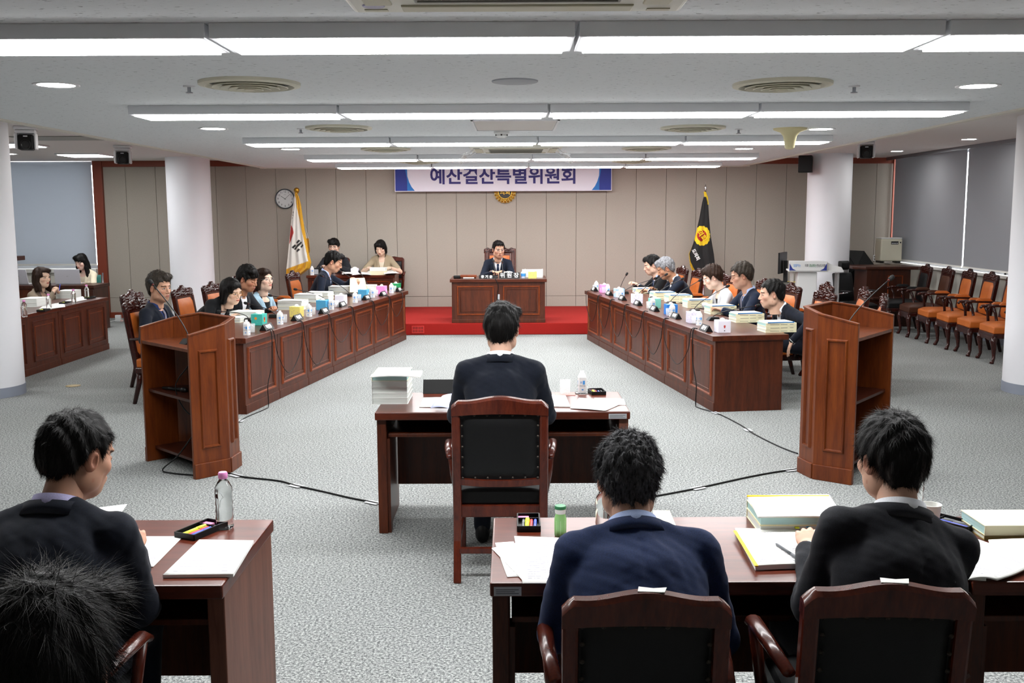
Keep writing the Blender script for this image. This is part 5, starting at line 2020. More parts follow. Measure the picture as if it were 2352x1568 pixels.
def ring_band(M, r0, r1, z0, z1, a0, a1, n=40, dip=0.0, thick=0.004, front=0.0, ry=1.0, rx=1.0):
    """open collar strip around the neck axis; a=90 deg is the front"""
    V, Q = [], []
    for i in range(n + 1):
        a = math.radians(a0 + (a1 - a0) * i / n)
        fr = max(0.0, math.sin(a)) ** 2
        for (r, z) in ((r0, z0 - dip * fr), (r1, z1 - front * fr), (r1 + thick, z1 - front * fr), (r0 + thick * 1.6, z0 - dip * fr)):
            V.append((rx * r * math.cos(a), ry * r * math.sin(a), z))
    for i in range(n):
        for k in range(4):
            j = (k + 1) % 4
            Q.append((i * 4 + k, (i + 1) * 4 + k, (i + 1) * 4 + j, i * 4 + j))
    Q += [(3, 2, 1, 0), (n * 4, n * 4 + 1, n * 4 + 2, n * 4 + 3)]
    return xf(M, np.array(V, float)), np.array(Q)


def merge(parts):
    V, Q, o = [], [], 0
    for v, q in parts:
        V.append(v)
        Q.append(np.asarray(q) + o)
        o += len(v)
    return np.concatenate(V), np.concatenate(Q)


def stitch(V, Q, C, sk, off, paths, skc):
    """joins every piece to the neck by a narrow band running inside the limbs"""
    nV, nQ = [V], [Q]
    n = len(V)
    base = 1
    for i, (v, q) in enumerate(sk):
        if i == base:
            continue
        pts = [np.array(x) for x in paths[i]]
        vb = sk[base][0]
        a = sk[base][1][np.argmin(((vb[sk[base][1][:, 0]] - pts[0]) ** 2).sum(1))][:2] + off[base]
        b = q[np.argmin(((v[q[:, 0]] - pts[-1]) ** 2).sum(1))][:2] + off[i]
        prev = (a[0], a[1])
        for x in pts:
            nV.append(np.array([x, x + np.array([0, 0, 0.004])]))
            nQ.append(np.array([[prev[0], prev[1], n + 1, n]]))
            prev = (n, n + 1)
            n += 2
        nQ.append(np.array([[prev[0], prev[1], b[1], b[0]]]))
    V2 = np.concatenate(nV)
    return V2, np.concatenate(nQ), np.concatenate([C, np.tile(skc, (len(V2) - len(C), 1))])


def head_centre(p):
    hs = p.get('head', 1.09) * (0.97 if p.get('fem') else 1.0)
    lean, slouch = math.radians(p.get('lean', 8)), math.radians(p.get('slouch', 8))
    roll, twist = math.radians(p.get('roll', 0)), math.radians(p.get('twist', 0))
    Lo = T(0, p.get('hipy', -0.02), p.get('hip', 0.545)) @ RZ(twist * 0.5) @ RY(roll) @ RX(-lean)
    Up = Lo @ T(0, 0, 0.22) @ RZ(twist * 0.5) @ RX(-slouch)
    neck = Up @ Vector((0, -0.012, 0.255))
    upv = (Up.to_3x3() @ Vector((0, 0.25, 1))).normalized()
    hp, hy, hr = (math.radians(p.get(k, 0)) for k in ('hpitch', 'hyaw', 'hroll'))
    hrot = Matrix.Rotation(hy, 4, 'Z') @ Matrix.Rotation(-hp, 4, 'X') @ Matrix.Rotation(hr, 4, 'Y')
    return (T(*(Vector(neck) + upv * p.get('neck', 0.075))) @ hrot @ T(0, 0.028 * hs, 0.085 * hs)) @ Vector((0, 0, 0.01))


def person(M, label, p, group=None):
    """seated figure facing +y; p holds pose, clothes and hair"""
    rnd = random.Random(p.get('seed', 1))
    fem = p.get('fem', False)
    sc = p.get('scale', 1.0)
    hs = p.get('head', 1.09) * (0.97 if fem else 1.0)
    sw = p.get('shoulder', 0.168 if not fem else 0.145)
    gx = p.get('girth', 1.0) * (0.9 if fem else 1.0)
    hz = p.get('hip', 0.545)
    lean, slouch = math.radians(p.get('lean', 8)), math.radians(p.get('slouch', 8))
    roll, twist = math.radians(p.get('roll', 0)), math.radians(p.get('twist', 0))
    Lo = T(0, p.get('hipy', -0.02), hz) @ RZ(twist * 0.5) @ RY(roll) @ RX(-lean)
    Up = Lo @ T(0, 0, 0.22) @ RZ(twist * 0.5) @ RX(-slouch)
    Rl, Ru = np_M(Lo)[:3, :3], np_M(Up)[:3, :3]
    pl = lambda x, y, z: np.array(Lo @ Vector((x, y, z)))
    pu = lambda x, y, z: np.array(Up @ Vector((x, y, z)))
    neck = Up @ Vector((0, -0.012, 0.255))
    if p.get('head_at') is not None and not p.get('_done'):
        q = dict(p, _done=True)
        c = head_centre(q)
        R = RZ(math.radians(p.get('face_deg', 0)))
        w = Vector(p['head_at'])
        q['hip'] = hz + (w.z - p.get('floor', 0.0)) / sc - c.z
        off = R @ Vector((c.x * sc, c.y * sc, 0))
        return person(T(w.x - off.x, w.y - off.y, p.get('floor', 0.0)) @ R, label, q, group)
    hp, hy, hr = (math.radians(p.get(k, d)) for k, d in (('hpitch', 0), ('hyaw', 0), ('hroll', 0)))
    upv = (Up.to_3x3() @ Vector((0, 0.25, 1))).normalized()
    hrot = Matrix.Rotation(hy, 4, 'Z') @ Matrix.Rotation(-hp, 4, 'X') @ Matrix.Rotation(hr, 4, 'Y')
    hb = Vector(neck) + upv * p.get('neck', 0.075)
    Hm = T(*hb) @ hrot @ T(0, 0.028 * hs, 0.085 * hs) @ Matrix.Scale(hs, 4)
    # ---- arms
    arms = []
    for s, key in ((-1, 'lh'), (1, 'rh')):
        sh = Vector(pu(s * sw, -0.005, 0.185))
        tgt = p.get(key, (s * 0.14, 0.42, 0.75))
        hint = p.get(key + '_hint', (s * 0.75, -0.25, -0.75))
        el, wr = two_bone(sh, Vector(tgt), 0.285, 0.255, hint)
        arms.append((s, sh, el, wr, p.get(key + '_pose', 'relaxed'), p.get(key + '_dir'), p.get(key + '_roll', 0)))
    short = p.get('sleeve', 'long') == 'short'
    # ---- jacket (or top)
    pts = [pl(0, 0, -0.12), pu(0, 0, 0.3)] + [np.array(v) for a in arms for v in a[1:4]]
    lo, hi = np.min(pts, 0) - 0.24, np.max(pts, 0) + 0.10
    lo[0], hi[0] = min(lo[0], -0.30), max(hi[0], 0.30)
    lo[2] = hz - 0.14
    f = Field(lo, hi, p.get('body_res', 0.0085))
    f.ell(pl(0, -0.005, 0.01), (0.185 * gx, 0.145 * gx, 0.13), 0.03, R=Rl)
    f.ell(pl(0, 0.0, 0.14), (0.168 * gx, 0.128 * gx, 0.17), 0.04, R=Rl)
    f.ell(pu(0, 0.008, 0.075), (0.178 * gx, 0.122 * gx, 0.175), 0.05, R=Ru)
    if fem:
        for s in (-1, 1):
            f.ell(pu(s * 0.07, 0.085, 0.03), (0.06, 0.05, 0.06), 0.05, R=Ru)
    for s in (-1, 1):
        f.cone(pu(0, -0.012, 0.205), pu(s * (sw - 0.015), -0.006, 0.182), 0.062, 0.056, 0.035)
        f.cone(pu(s * 0.03, -0.022, 0.245), pu(s * 0.12, -0.01, 0.212), 0.042, 0.04, 0.03)
    er = p.get('sleeve_r', 1.0) * (0.88 if fem else 1.0)
    for s, sh, el, wr, *_ in arms:
        if short:
            mid = sh + (el - sh) * 0.72
            f.cone(sh, mid, 0.056 * er, 0.058 * er, 0.02)
        else:
            f.cone(sh, el, 0.060 * er, 0.052 * er, 0.022)
            f.cone(el, el + (wr - el) * 0.93, 0.051 * er, 0.036 * er, 0.018)
    Ui = np_M(Up.inverted())
    zv, wv = p.get('vdepth', -0.06), p.get('vwidth', 0.058)
    seed = p.get('seed', 1)
    vneck = p.get('vneck', True)
    wr_ = p.get('wrinkle', 1.0)

    def cloth_warp(F, X, Y, Z):
        x = Ui[0, 0] * X + Ui[0, 1] * Y + Ui[0, 2] * Z + Ui[0, 3]
        y = Ui[1, 0] * X + Ui[1, 1] * Y + Ui[1, 2] * Z + Ui[1, 3]
        z = Ui[2, 0] * X + Ui[2, 1] * Y + Ui[2, 2] * Z + Ui[2, 3]
        F = F + wob(X, Y, Z, 21, 0.0028 * wr_, seed) + wob(X + Y, Y - Z, Z, 47, 0.0014 * wr_, seed * 2) + wob(X - Z, Y + X, Z * 2, 66, 0.0010 * (wr_ - 0.6), seed * 3)
        ax = np.abs(x)
        if vneck:
            w = np.clip((z - zv) / (0.235 - zv), 0, 1.15) * wv
            inv = (z > zv) & (y > 0)
            lap = (ax > w) & (ax < w + 0.05) & inv & (z < 0.22) & p.get('lapel', True)
            F = np.where(lap, F - 0.0055, F)
            s = np.maximum(np.maximum(ax - w, 0.015 - y), zv - z)
            F = np.maximum(F, -s)
            slit = (y > 0.02) & (ax < 0.004) & (z < zv)
            F = np.where(slit, F + 0.004, F)
        # neck opening
        r = np.sqrt(x * x + (y - 0.002) ** 2)
        F = np.where((z > 0.19) & (r < 0.066), np.maximum(F, 0.066 - r), F)
        if p.get('back_seam', True):
            F = np.where((y < -0.03) & (ax < 0.005) & (z < 0.19), F + 0.0022, F)
        return F
    f.warp(cloth_warp)
    jk = [f.surface()]
    extra = []
    Nk = T(*(Up @ Vector((0, -0.006, 0.0)))) @ Up.to_3x3().to_4x4()
    if p.get('collar', True):
        extra.append(('jacket_collar', p['jacket']) + ring_band(Nk, 0.080, 0.072, 0.222, 0.264, 150, 390, dip=0.03, thick=0.004, front=0.04, ry=0.97, rx=1.28))
    V, Q = merge(jk)
    jme = raw_mesh('jacket', V, Q, p['jacket'])
    # ---- skin: head, neck, hands in one mesh
    hv, hq, hc = head_mesh(p)
    sk = [(xf(Hm, hv), hq)]
    cols = [hc]
    skc = skin_tone(p)
    nf = Field(np.minimum(np.array(neck), np.array(hb)) - 0.12, np.maximum(np.array(neck), np.array(hb)) + 0.12, 0.008)
    nr = 0.054 if not fem else 0.045
    nf.cone(pu(0, -0.008, 0.20), np.array(hb) + np.array(hrot @ Vector((0, 0.008, 0.03))), nr * 1.05, nr * hs * 0.98, 0.01)
    nf.ell(pu(0, 0.03, 0.16), (0.10, 0.06, 0.07), 0.04, R=Ru)
    for part in (nf.surface(),):
        sk.append(part)
        cols.append(np.tile(skc, (len(part[0]), 1)))
    cuffs = []
    links = {}
    for s, sh, el, wr, pose, dr, rl in arms:
        fd = (wr - el).normalized()
        if short:
            ff = Field(np.min([np.array(v) for v in (sh, el, wr)], 0) - 0.07, np.max([np.array(v) for v in (sh, el, wr)], 0) + 0.07, 0.009)
            ff.cone(sh + (el - sh) * 0.5, el, 0.046, 0.040, 0.01)
            ff.cone(el, wr, 0.040, 0.026, 0.012)
            v, q = ff.surface()
            links[len(sk)] = [neck, sh, sh + (el - sh) * 0.5]
            sk.append((v, q))
            cols.append(np.tile(skc, (len(v), 1)))
        d = Vector(dr).normalized() if dr else fd
        up = Vector((0, 0, 1))
        xa = d.cross(up)
        xa = xa.normalized() if xa.length > 0.05 else Vector((1, 0, 0))
        za = xa.cross(d).normalized()
        Hd = Matrix(((xa.x, d.x, za.x, wr.x), (xa.y, d.y, za.y, wr.y), (xa.z, d.z, za.z, wr.z), (0, 0, 0, 1)))
        Hd = Hd @ Matrix.Rotation(math.radians(rl), 4, 'Y')
        if s < 0:
            Hd = Hd @ Matrix.Diagonal((-1, 1, 1, 1))
        Hd = Hd @ Matrix.Scale(1.0 if not fem else 0.9, 4)
        v, q = hand_mesh(pose)
        links[len(sk)] = [neck, sh, el, wr]
        sk.append((xf(Hd, v), q if s > 0 else q[:, ::-1]))
        cols.append(np.tile(skc, (len(v), 1)))
        if not short and p.get('cuff', True):
            a, b = wr - fd * 0.022, wr + fd * 0.004
            cuffs.append((a, b))
    off = np.cumsum([0] + [len(v) for v, q in sk])
    V, Q = merge(sk)
    V, Q, C4 = stitch(V, Q, np.concatenate(cols), sk, off, [[neck] if i < 2 else links[i] for i in range(len(sk))], skc)
    root = bpy.data.objects.new('person', raw_mesh('person', V, Q, 'skin', C4))
    COL.objects.link(root)
    root.matrix_world = M @ Matrix.Scale(sc, 4)
    link_mesh('jacket' if p.get('lapel', True) else 'top', jme, root)
    # ---- hair
    V, Q = hair_mesh(p, rnd)
    p.setdefault('strands', 3500)
    if p['strands'] == 3500:
        p.update(slen=0.03 if p.get('hair') in ('bob', 'midbob', 'mid', 'long') else 0.02, slift=0.002, swid=0.0011)
    if p.get('strands'):
        sv, sq = strands(V, Q, p['strands'], seed, p.get('slen', 0.024), p.get('slift', 0.005), p.get('swid', 0.0006), curl=p.get('scurl', 0.0))
        V, Q = merge([(V, Q), (sv, sq)])
    link_mesh('hair', raw_mesh('hair', xf(Hm, V), Q, p.get('hair_mat', 'hair_black')), root)
    # ---- shirt
    if p.get('shirt'):
        g = Field(pu(0, 0, 0) - 0.26, pu(0, 0, 0.2) + 0.2, 0.0095)
        g.ell(pu(0, 0.008, 0.075), (0.168 * gx, 0.111 * gx, 0.168), 0.02, R=Ru)
        g.ell(pl(0, 0.0, 0.14), (0.155 * gx, 0.115 * gx, 0.15), 0.04, R=Rl)
        g.cone(pu(-0.06, -0.012, 0.19), pu(0.06, -0.012, 0.19), 0.035, 0.035, 0.04)
        if p.get('shirt_collar', True):
            g.cone(pu(0, -0.004, 0.19), pu(0, -0.006, 0.225), 0.062, 0.055, 0.02)
        sp = [g.surface()]
        if p.get('shirt_collar', True):
            extra.append(('shirt_collar', p['shirt']) + ring_band(Nk, 0.073, 0.067, 0.236, 0.284, 108, 432, dip=0.06, thick=0.004, front=0.03))
        for a, b in cuffs:
            mb = MB().tube([a, b], [0.0315 * er, 0.031 * er], 16)
            q4 = [x for x in mb.f if len(x) == 4]
            extra.append(('shirt_cuff', p['shirt'], np.array([tuple(v) for v in mb.v]), np.array(q4)))
        V, Q = merge(sp)
        link_mesh('shirt', raw_mesh('shirt', V, Q, p['shirt']), root)
    for nm, m, v, q in extra:
        link_mesh(nm, raw_mesh(nm, v, q, m), root)
    # ---- tie
    if p.get('tie'):
        rows = []
        for z, w in ((0.215, 0.014), (0.195, 0.019), (0.18, 0.013), (0.14, 0.019), (0.08, 0.025), (0.0, 0.032), (-0.06, 0.035)):
            zz = (z - 0.075) / 0.17
            y = 0.008 + 0.113 * gx * math.sqrt(max(0.05, 1 - zz * zz)) + (0.012 if z > 0.17 else 0.006)
            if z > 0.17:
                y = max(y, 0.064 + (0.225 - z) * 0.5)
            rows.append([tuple(pu(x, yy, z)) for x, yy in ((-w, y - 0.004), (0, y + 0.004), (w, y - 0.004), (0, y - 0.012))])
        MB().sweep(rows).build('tie', p['tie'], root, smooth=True)
    if p.get('pin'):
        MB().lathe([(0.0085, 0), (0.007, 0.003), (0, 0.004)], 12, M=T(*pu(0.085, 0.118 * gx, 0.115)) @ Up.to_3x3().to_4x4() @ RX(-PI / 2), close=False).build('lapel_pin', p['pin'], root, smooth=True)
    if p.get('watch'):
        s, sh, el, wr, *_ = arms[0]
        fd = (wr - el).normalized()
        Mw = Matrix.Translation(wr + fd * 0.008) @ fd.to_track_quat('Z', 'Y').to_matrix().to_4x4()
        MB().lathe([(0.026, -0.009), (0.031, -0.008), (0.031, 0.008), (0.026, 0.009)], 24, M=Mw, close=False).build('watch_strap', 'black_plastic', root, smooth=True)
        MB().lathe([(0.0, 0.038), (0.017, 0.038), (0.019, 0.034), (0.019, 0.028)], 24, M=Mw @ RX(PI / 2), close=False).build('watch_face', 'steel', root, auto=True)
    # ---- glasses
    if p.get('glasses'):
        gm = p['glasses']
        mb = MB()
        for s in (-1, 1):
            ring = [(s * 0.032 + 0.022 * math.cos(a), 0.102 - 0.25 * abs(s * 0.032 + 0.022 * math.cos(a)) ** 1.3, 0.001 + 0.0185 * math.sin(a)) for a in [2 * PI * k / 20 for k in range(21)]]
            mb.tube(ring, 0.0010, 5)
            mb.tube([(s * 0.054, 0.097, 0.006), (s * 0.074, 0.06, 0.008), (s * 0.082, 0.0, 0.008), (s * 0.084, -0.015, -0.004)], 0.0010, 5)
        mb.tube([(-0.011, 0.102, 0.004), (0, 0.105, 0.007), (0.011, 0.102, 0.004)], 0.0010, 5)
        link_mesh('glasses', mb.mesh('glasses', gm, True), root, Hm)
    # ---- legs
    if p.get('legs', True):
        f = Field((-0.28, -0.22, 0.06), (0.28, 0.62, hz + 0.14), 0.017)
        ky, kz = p.get('knee', (0.42, 0.50))
        sp = p.get('spread', 0.11)
        fy = p.get('foot', 0.40)
        f.ell((0, -0.03, hz - 0.01), (0.175 * gx, 0.135, 0.11), 0.02)
        for s in (-1, 1):
            f.cone((s * 0.085, 0.0, hz - 0.02), (s * sp, ky, kz), 0.088 * gx, 0.064, 0.02)
            f.cone((s * sp, ky, kz), (s * sp, fy - 0.02, 0.09), 0.063, 0.047, 0.02)
        link_mesh('skirt' if p.get('bare') else 'trousers', raw_mesh('trousers', *f.surface(), p.get('trousers', p['jacket'])), root)
        for s in (-1, 1):
            f = Field((s * sp - 0.09, fy - 0.14, -0.01), (s * sp + 0.09, fy + 0.24, 0.16), 0.011)
            f.ell((s * sp, fy + 0.06, 0.042), (0.042, 0.13, 0.042), 0.02)
            f.ell((s * sp, fy - 0.03, 0.06), (0.038, 0.055, 0.06), 0.02)
            f.warp(lambda F, X, Y, Z: np.maximum(F, 0.004 - Z))
            link_mesh('shoe', raw_mesh('shoe', *f.surface(), 'black_leather'), root)
    return tag(root, label, 'person', group)


for _n, _a, _b in (('suit_black', '#0a0b0e', '#14161b'), ('suit_charcoal', '#15161a', '#20222a'), ('suit_navy', '#0c1526', '#142039'), ('suit_midnight', '#090e19', '#111827'), ('suit_blue', '#101f3f', '#1a2d57'), ('suit_ink', '#0a1220', '#131d30'),
                   ('jacket_white', '#c2c2c6', '#d2d2d5'), ('jacket_sky', '#8fabbd', '#a6c0cf'), ('jacket_beige', '#8e8069', '#a09179'), ('jacket_taupe', '#786b5c', '#8b7d6c'), ('jacket_cream', '#d6ccb2', '#e4dcc6'), ('knit_cream', '#c9b9a6', '#d8cab8'),
                   ('shirt_white', '#dcdee4', '#eceef2'), ('shirt_blue', '#9fb1da', '#b4c3e6'), ('shirt_navy', '#1b2a52', '#24366a'), ('shirt_lavender', '#9d98bd', '#b3aed0'), ('shirt_black', '#08080a', '#111114'), ('shirt_violet', '#6d5bb0', '#8674c4'),
                   ('tie_grey', '#77727e', '#8d8896'), ('tie_navy', '#0b1a33', '#13264a'), ('shirt_ivory', '#cfc4ae', '#ddd3bf')):
    cloth(_n, _a, _b, 0.85, 320, 0.10, 0.05)
# ================================================================== who sits where
def plane_hit(px, py, P, n):
    d = ray(px, py)
    n, P = Vector(n), Vector(P)
    t = (P - Vector((0, 0, CAM_H))).dot(n) / d.dot(n)
    return Vector((0, 0, CAM_H)) + d * t


ULn = (L1 - L0).normalized()
URn = (R1 - R0).normalized()
NL = Vector((-ULn.y, ULn.x, 0))          # to the seats of the left row
NR = Vector((URn.y, -URn.x, 0))
FACE_L = math.degrees(math.atan2(-ULn.y, -ULn.x)) - 0.0
FACE_L = math.degrees(math.atan2(NL.x, -NL.y))
FACE_R = math.degrees(math.atan2(NR.x, -NR.y))


def row_head(side, d, px, top, chin):
    A, N = (L0, NL) if side == 'L' else (R0, NR)
    return plane_hit(px, top + (chin - top) * 0.53, (A.x + N.x * d, A.y + N.y * d, 0), N)


def build_people():
    left = dict(face_deg=FACE_L)
    right = dict(face_deg=FACE_R)
    person(None, 'seated man in dark navy suit and grey tie, gazing right beside the left lectern', dict(left, head_at=row_head('L', 1.12, 366, 622, 692), jacket='suit_midnight', shirt='shirt_navy', tie='tie_grey', hair='parted', hair_mat='hair_dusky', vol=0.012, thick=0.013,
           part=-0.02, skin='#c08a68', hyaw=-16, hpitch=2, lean=4, slouch=4, seed=3, pin='gold', lh=(-0.2, 0.3, 0.62), rh=(0.2, 0.3, 0.62), head=1.13))
    person(None, 'woman with short black hair and thin glasses leaning forward in a black jacket', dict(left, head_at=row_head('L', 0.80, 532, 633, 697), jacket='suit_black', shirt='shirt_white', shirt_collar=False, fem=True, hair='bob', skin='#dcb193', glasses='gold',
           hyaw=-22, hpitch=14, hroll=6, lean=40, slouch=12, roll=-6, twist=-14, seed=5, pin='gold', lh=(-0.22, 0.42, 0.74), rh=(0.16, 0.46, 0.74), head=1.13, vwidth=0.05))
    person(None, 'man in black jacket and open white shirt looking down between two women', dict(left, head_at=row_head('L', 0.92, 569, 607, 668), jacket='suit_charcoal', shirt='shirt_white', hair='fringe', hair_mat='hair_black', vol=0.01, thick=0.013, skin='#b77a54', eyes='down',
           hyaw=-8, hpitch=16, lean=16, slouch=10, twist=-16, seed=8, lh=(-0.12, 0.44, 0.73), rh=(0.3, 0.36, 0.73), rh_pose='flat', lh_pose='fist', head=1.12, vwidth=0.06))
    person(None, 'woman in pale blue jacket and black top looking up, third behind the left lectern', dict(left, head_at=row_head('L', 1.0, 606, 613, 666), jacket='jacket_sky', shirt='shirt_black', shirt_collar=False, fem=True, hair='midbob', hair_mat='hair_brown', skin='#e0b79c', glasses='label_silver',
           hyaw=-24, hpitch=-6, lean=6, slouch=4, twist=-14, seed=11, lh=(-0.2, 0.3, 0.6), rh=(0.2, 0.3, 0.6), head=1.12, vwidth=0.075, trousers='suit_black'))
    person(None, 'man in navy jacket and blue shirt turning a cream page', dict(left, head_at=row_head('L', 0.86, 767, 577, 620), jacket='suit_ink', shirt='shirt_blue', hair='parted', skin='#c48c68', glasses='dark_plastic', eyes='down', hyaw=10, hpitch=22, lean=16, slouch=8, twist=8, seed=13,
           lh=(-0.1, 0.50, 0.90), lh_pose='pinch', lh_dir=(0.4, 0.9, -0.1), rh=(0.14, 0.34, 0.74), head=1.16, vwidth=0.055, part=-0.03))
    # right row
    person(None, 'black-haired man at the far end of the right row, looking down', dict(right, head_at=row_head('R', 1.02, 1497, 582, 630), jacket='suit_black', shirt='shirt_blue', tie='tie_navy', hair='short', thick=0.013, skin='#dcae92', eyes='down', hyaw=-4, hpitch=14, lean=12, slouch=8, seed=17, head=1.14, pin='gold'))
    person(None, 'grey-haired man in navy jacket writing with a purple pen', dict(right, head_at=row_head('R', 0.95, 1528, 590, 638), jacket='suit_ink', shirt='shirt_white', hair='parted', hair_mat='hair_grey', thick=0.013, vol=0.006, skin='#b87f58', eyes='down', hyaw=-8, hpitch=24, lean=20, slouch=12, seed=19,
           lh=(-0.05, 0.55, 0.74), lh_pose='pinch', rh=(0.15, 0.42, 0.74), head=1.14, pin='chrome', vwidth=0.06))
    person(None, 'woman with short dark hair in a white jacket reading', dict(right, head_at=row_head('R', 0.95, 1636, 609, 659), jacket='jacket_white', shirt='shirt_black', shirt_collar=False, fem=True, hair='short', hair_mat='hair_brown', vol=0.008, thick=0.013, skin='#e3bda5', glasses='label_silver', eyes='down',
           hyaw=-14, hpitch=22, lean=14, slouch=10, seed=23, head=1.13, trousers='suit_black'))
    person(None, 'man in navy suit, pale blue shirt and glasses reading between two neighbours', dict(right, head_at=row_head('R', 0.98, 1703, 603, 657), jacket='suit_navy', shirt='shirt_blue', tie='tie_grey', hair='crop', hair_mat='hair_dusky', thick=0.012, vol=0.006, skin='#c58f70', glasses='dark_plastic', eyes='down',
           hyaw=-14, hpitch=12, lean=8, slouch=8, seed=29, head=1.13, pin='gold'))
    person(None, 'man in midnight suit bending forward with a black watch on his wrist', dict(right, head_at=row_head('R', 0.92, 1772, 641, 702), jacket='suit_midnight', shirt='shirt_white', hair='crop', thick=0.011, skin='#d0a184', hyaw=-12, hpitch=4, lean=30, slouch=16, roll=0, twist=0, seed=31, head=1.15, pin='gold',
           watch=True, lh=(-0.36, 0.30, 0.56), lh_pose='flat', lh_dir=(0.1, 0.35, -1), lh_hint=(-1, -0.4, 0.1), rh=(0.2, 0.36, 0.6), vwidth=0.06))
    # dais
    person(None, 'chairman in navy suit and tie speaking behind his name plate', dict(face_deg=180, floor=0.173, head_at=at_y(1145, 572, 16.02), jacket='suit_ink', shirt='shirt_white', tie='tie_navy', hair='parted', hyaw=16, hpitch=6, lean=14, slouch=10, skin='#cf9a78', glasses='label_silver', seed=37, head=1.13, pin='chrome',
           lh=(-0.06, 0.42, 0.70), rh=(0.08, 0.44, 0.70), rh_dir=(-0.8, 0.5, 0), lh_dir=(0.9, 0.3, 0), part=0.0, hairline=0.07))
    person(None, 'clerk in black suit and glasses facing the hall beside the national flag', dict(face_deg=180, floor=0.173, head_at=at_y(767, 566, 16.95), jacket='suit_charcoal', shirt='shirt_white', hair='fringe', hyaw=-4, hpitch=2, lean=4, slouch=4, skin='#d8ab92', glasses='dark_plastic', seed=41, head=1.08, vol=0.008))
    person(None, 'clerk with black ponytail and beige short-sleeved top reading', dict(face_deg=180, floor=0.173, head_at=at_y(874, 568, 16.9), jacket='jacket_beige', shirt='shirt_ivory', shirt_collar=False, collar=False, fem=True, hair='midbob', side=0.076, hyaw=-8, hpitch=22, lean=10, slouch=8, skin='#dcb397', eyes='down', sleeve='short', seed=43, head=1.07,
           lh=(-0.2, 0.4, 0.72), rh=(0.2, 0.4, 0.72), trousers='suit_black', vwidth=0.055))
    # side desks at the left
    person(None, 'woman with long brown hair in taupe jacket and violet top holding a pen', dict(face_deg=-98, head_at=at_y(96, 636, 13.15), jacket='jacket_taupe', shirt='shirt_violet', shirt_collar=False, fem=True, hair='mid', hair_mat='hair_brown', cuff=False, hyaw=-14, hpitch=0, lean=4, slouch=6, skin='#dfb597', seed=47, head=1.12,
           lh=(-0.05, 0.27, 0.80), lh_pose='fist', rh=(0.05, 0.27, 0.80), rh_pose='fist', part=-0.02, face=(0.062, 0.09, 0.105), vwidth=0.065))
    person(None, 'woman in cream knit at the edge of the picture behind the column', dict(face_deg=-95, head_at=at_y(17, 643, 12.1), jacket='knit_cream', shirt='shirt_black', shirt_collar=False, fem=True, hair='midbob', hyaw=-20, hpitch=4, lean=4, slouch=6, skin='#deb59b', seed=53, head=1.1, lh=(-0.12, 0.20, 0.72), rh=(0.15, 0.2, 0.72), lapel=False, vwidth=0.05))
    person(None, 'young woman with long black hair and fringe in cream jacket at a laptop', dict(face_deg=170, head_at=at_y(186, 600, 16.05), jacket='jacket_cream', shirt='shirt_ivory', shirt_collar=False, fem=True, hair='long', bangs=True, hyaw=-6, hpitch=18, lean=6, slouch=6, skin='#e2b9a6', eyes='down', sleeve='short', seed=59, head=1.05, lh=(-0.1, 0.42, 0.73), rh=(0.12, 0.42, 0.73), trousers='suit_black'))
    # men seen from behind
    bk = dict(strands=9000, body_res=0.0070, wrinkle=1.35)
    person(None, 'man in dark navy suit seated alone at the middle table, seen from behind', dict(bk, face_deg=-1, head_at=at_y(1153, 752, 5.22), jacket='suit_midnight', shirt='shirt_white', hair='short', thick=0.013, vol=0.005, hyaw=-10, hpitch=8, lean=10, slouch=12, skin='#cf9d80', seed=61, head=1.03, shoulder=0.18, girth=1.06,
           lh=(-0.2, 0.44, 0.74), rh=(0.22, 0.44, 0.74), lh_hint=(-0.3, -0.25, -1), rh_hint=(0.3, -0.25, -1), foot=0.28, hipy=-0.04))
    person(None, 'man with salt-and-pepper curly hair in bright navy jacket, seen from behind', dict(bk, face_deg=2, head_at=at_y(1442, 1093, 2.86), jacket='suit_blue', shirt='shirt_blue', hair='curly', hair_mat='hair_salt', thick=0.014, hyaw=0, hpitch=14, lean=12, slouch=34, skin='#c28b6b', seed=67, head=1.03, strands=12000, slen=0.02, slift=0.009, scurl=0.004,
           shoulder=0.178, girth=1.08, lh=(-0.13, 0.42, 0.73), rh=(0.20, 0.40, 0.72), lh_hint=(-0.3, -0.25, -1), rh_hint=(0.3, -0.25, -1), lh_dir=(0.6, 0.8, 0)))
    person(None, 'man in black suit with neat black hair at the right table, seen from behind', dict(bk, face_deg=4, head_at=at_y(2046, 1048, 2.86), roll=13, jacket='suit_charcoal', shirt='shirt_white', hair='short', thick=0.013, vol=0.004, hyaw=12, hpitch=4, lean=8, slouch=24, skin='#cf9c7e', seed=71, head=1.03, strands=12000, slen=0.03, slift=0.004,
           shoulder=0.18, girth=1.08, lh=(-0.06, 0.42, 0.74), rh=(0.14, 0.42, 0.74), lh_hint=(-0.3, -0.25, -1), rh_hint=(0.3, -0.25, -1)))
    person(None, 'man in dark suit with lavender collar at the left table, seen from behind', dict(bk, face_deg=-2, head_at=at_y(180, 1040, 2.88), jacket='suit_midnight', shirt='shirt_lavender', hair='crop', thick=0.011, hyaw=-30, hpitch=14, lean=8, slouch=24, skin='#b98262', seed=73, head=1.03, strands=12000, slen=0.018, slift=0.006,
           shoulder=0.185, girth=1.14, lh=(-0.2, 0.40, 0.73), rh=(0.10, 0.42, 0.74), rh_hint=(0.3, -0.25, -1), lh_hint=(-0.3, -0.25, -1)))
    person(None, 'dark tousled head of a person cut off by the bottom left corner', dict(bk, face_deg=4, head_at=at_y(105, 1530, 1.50), jacket='suit_black', shirt='shirt_white', hair='short', thick=0.016, vol=0.008, hyaw=0, hpitch=8, lean=10, slouch=10, seed=79, head=1.08, strands=14000, slen=0.05, slift=0.007, scurl=0.003, swid=0.0005))


build_people()
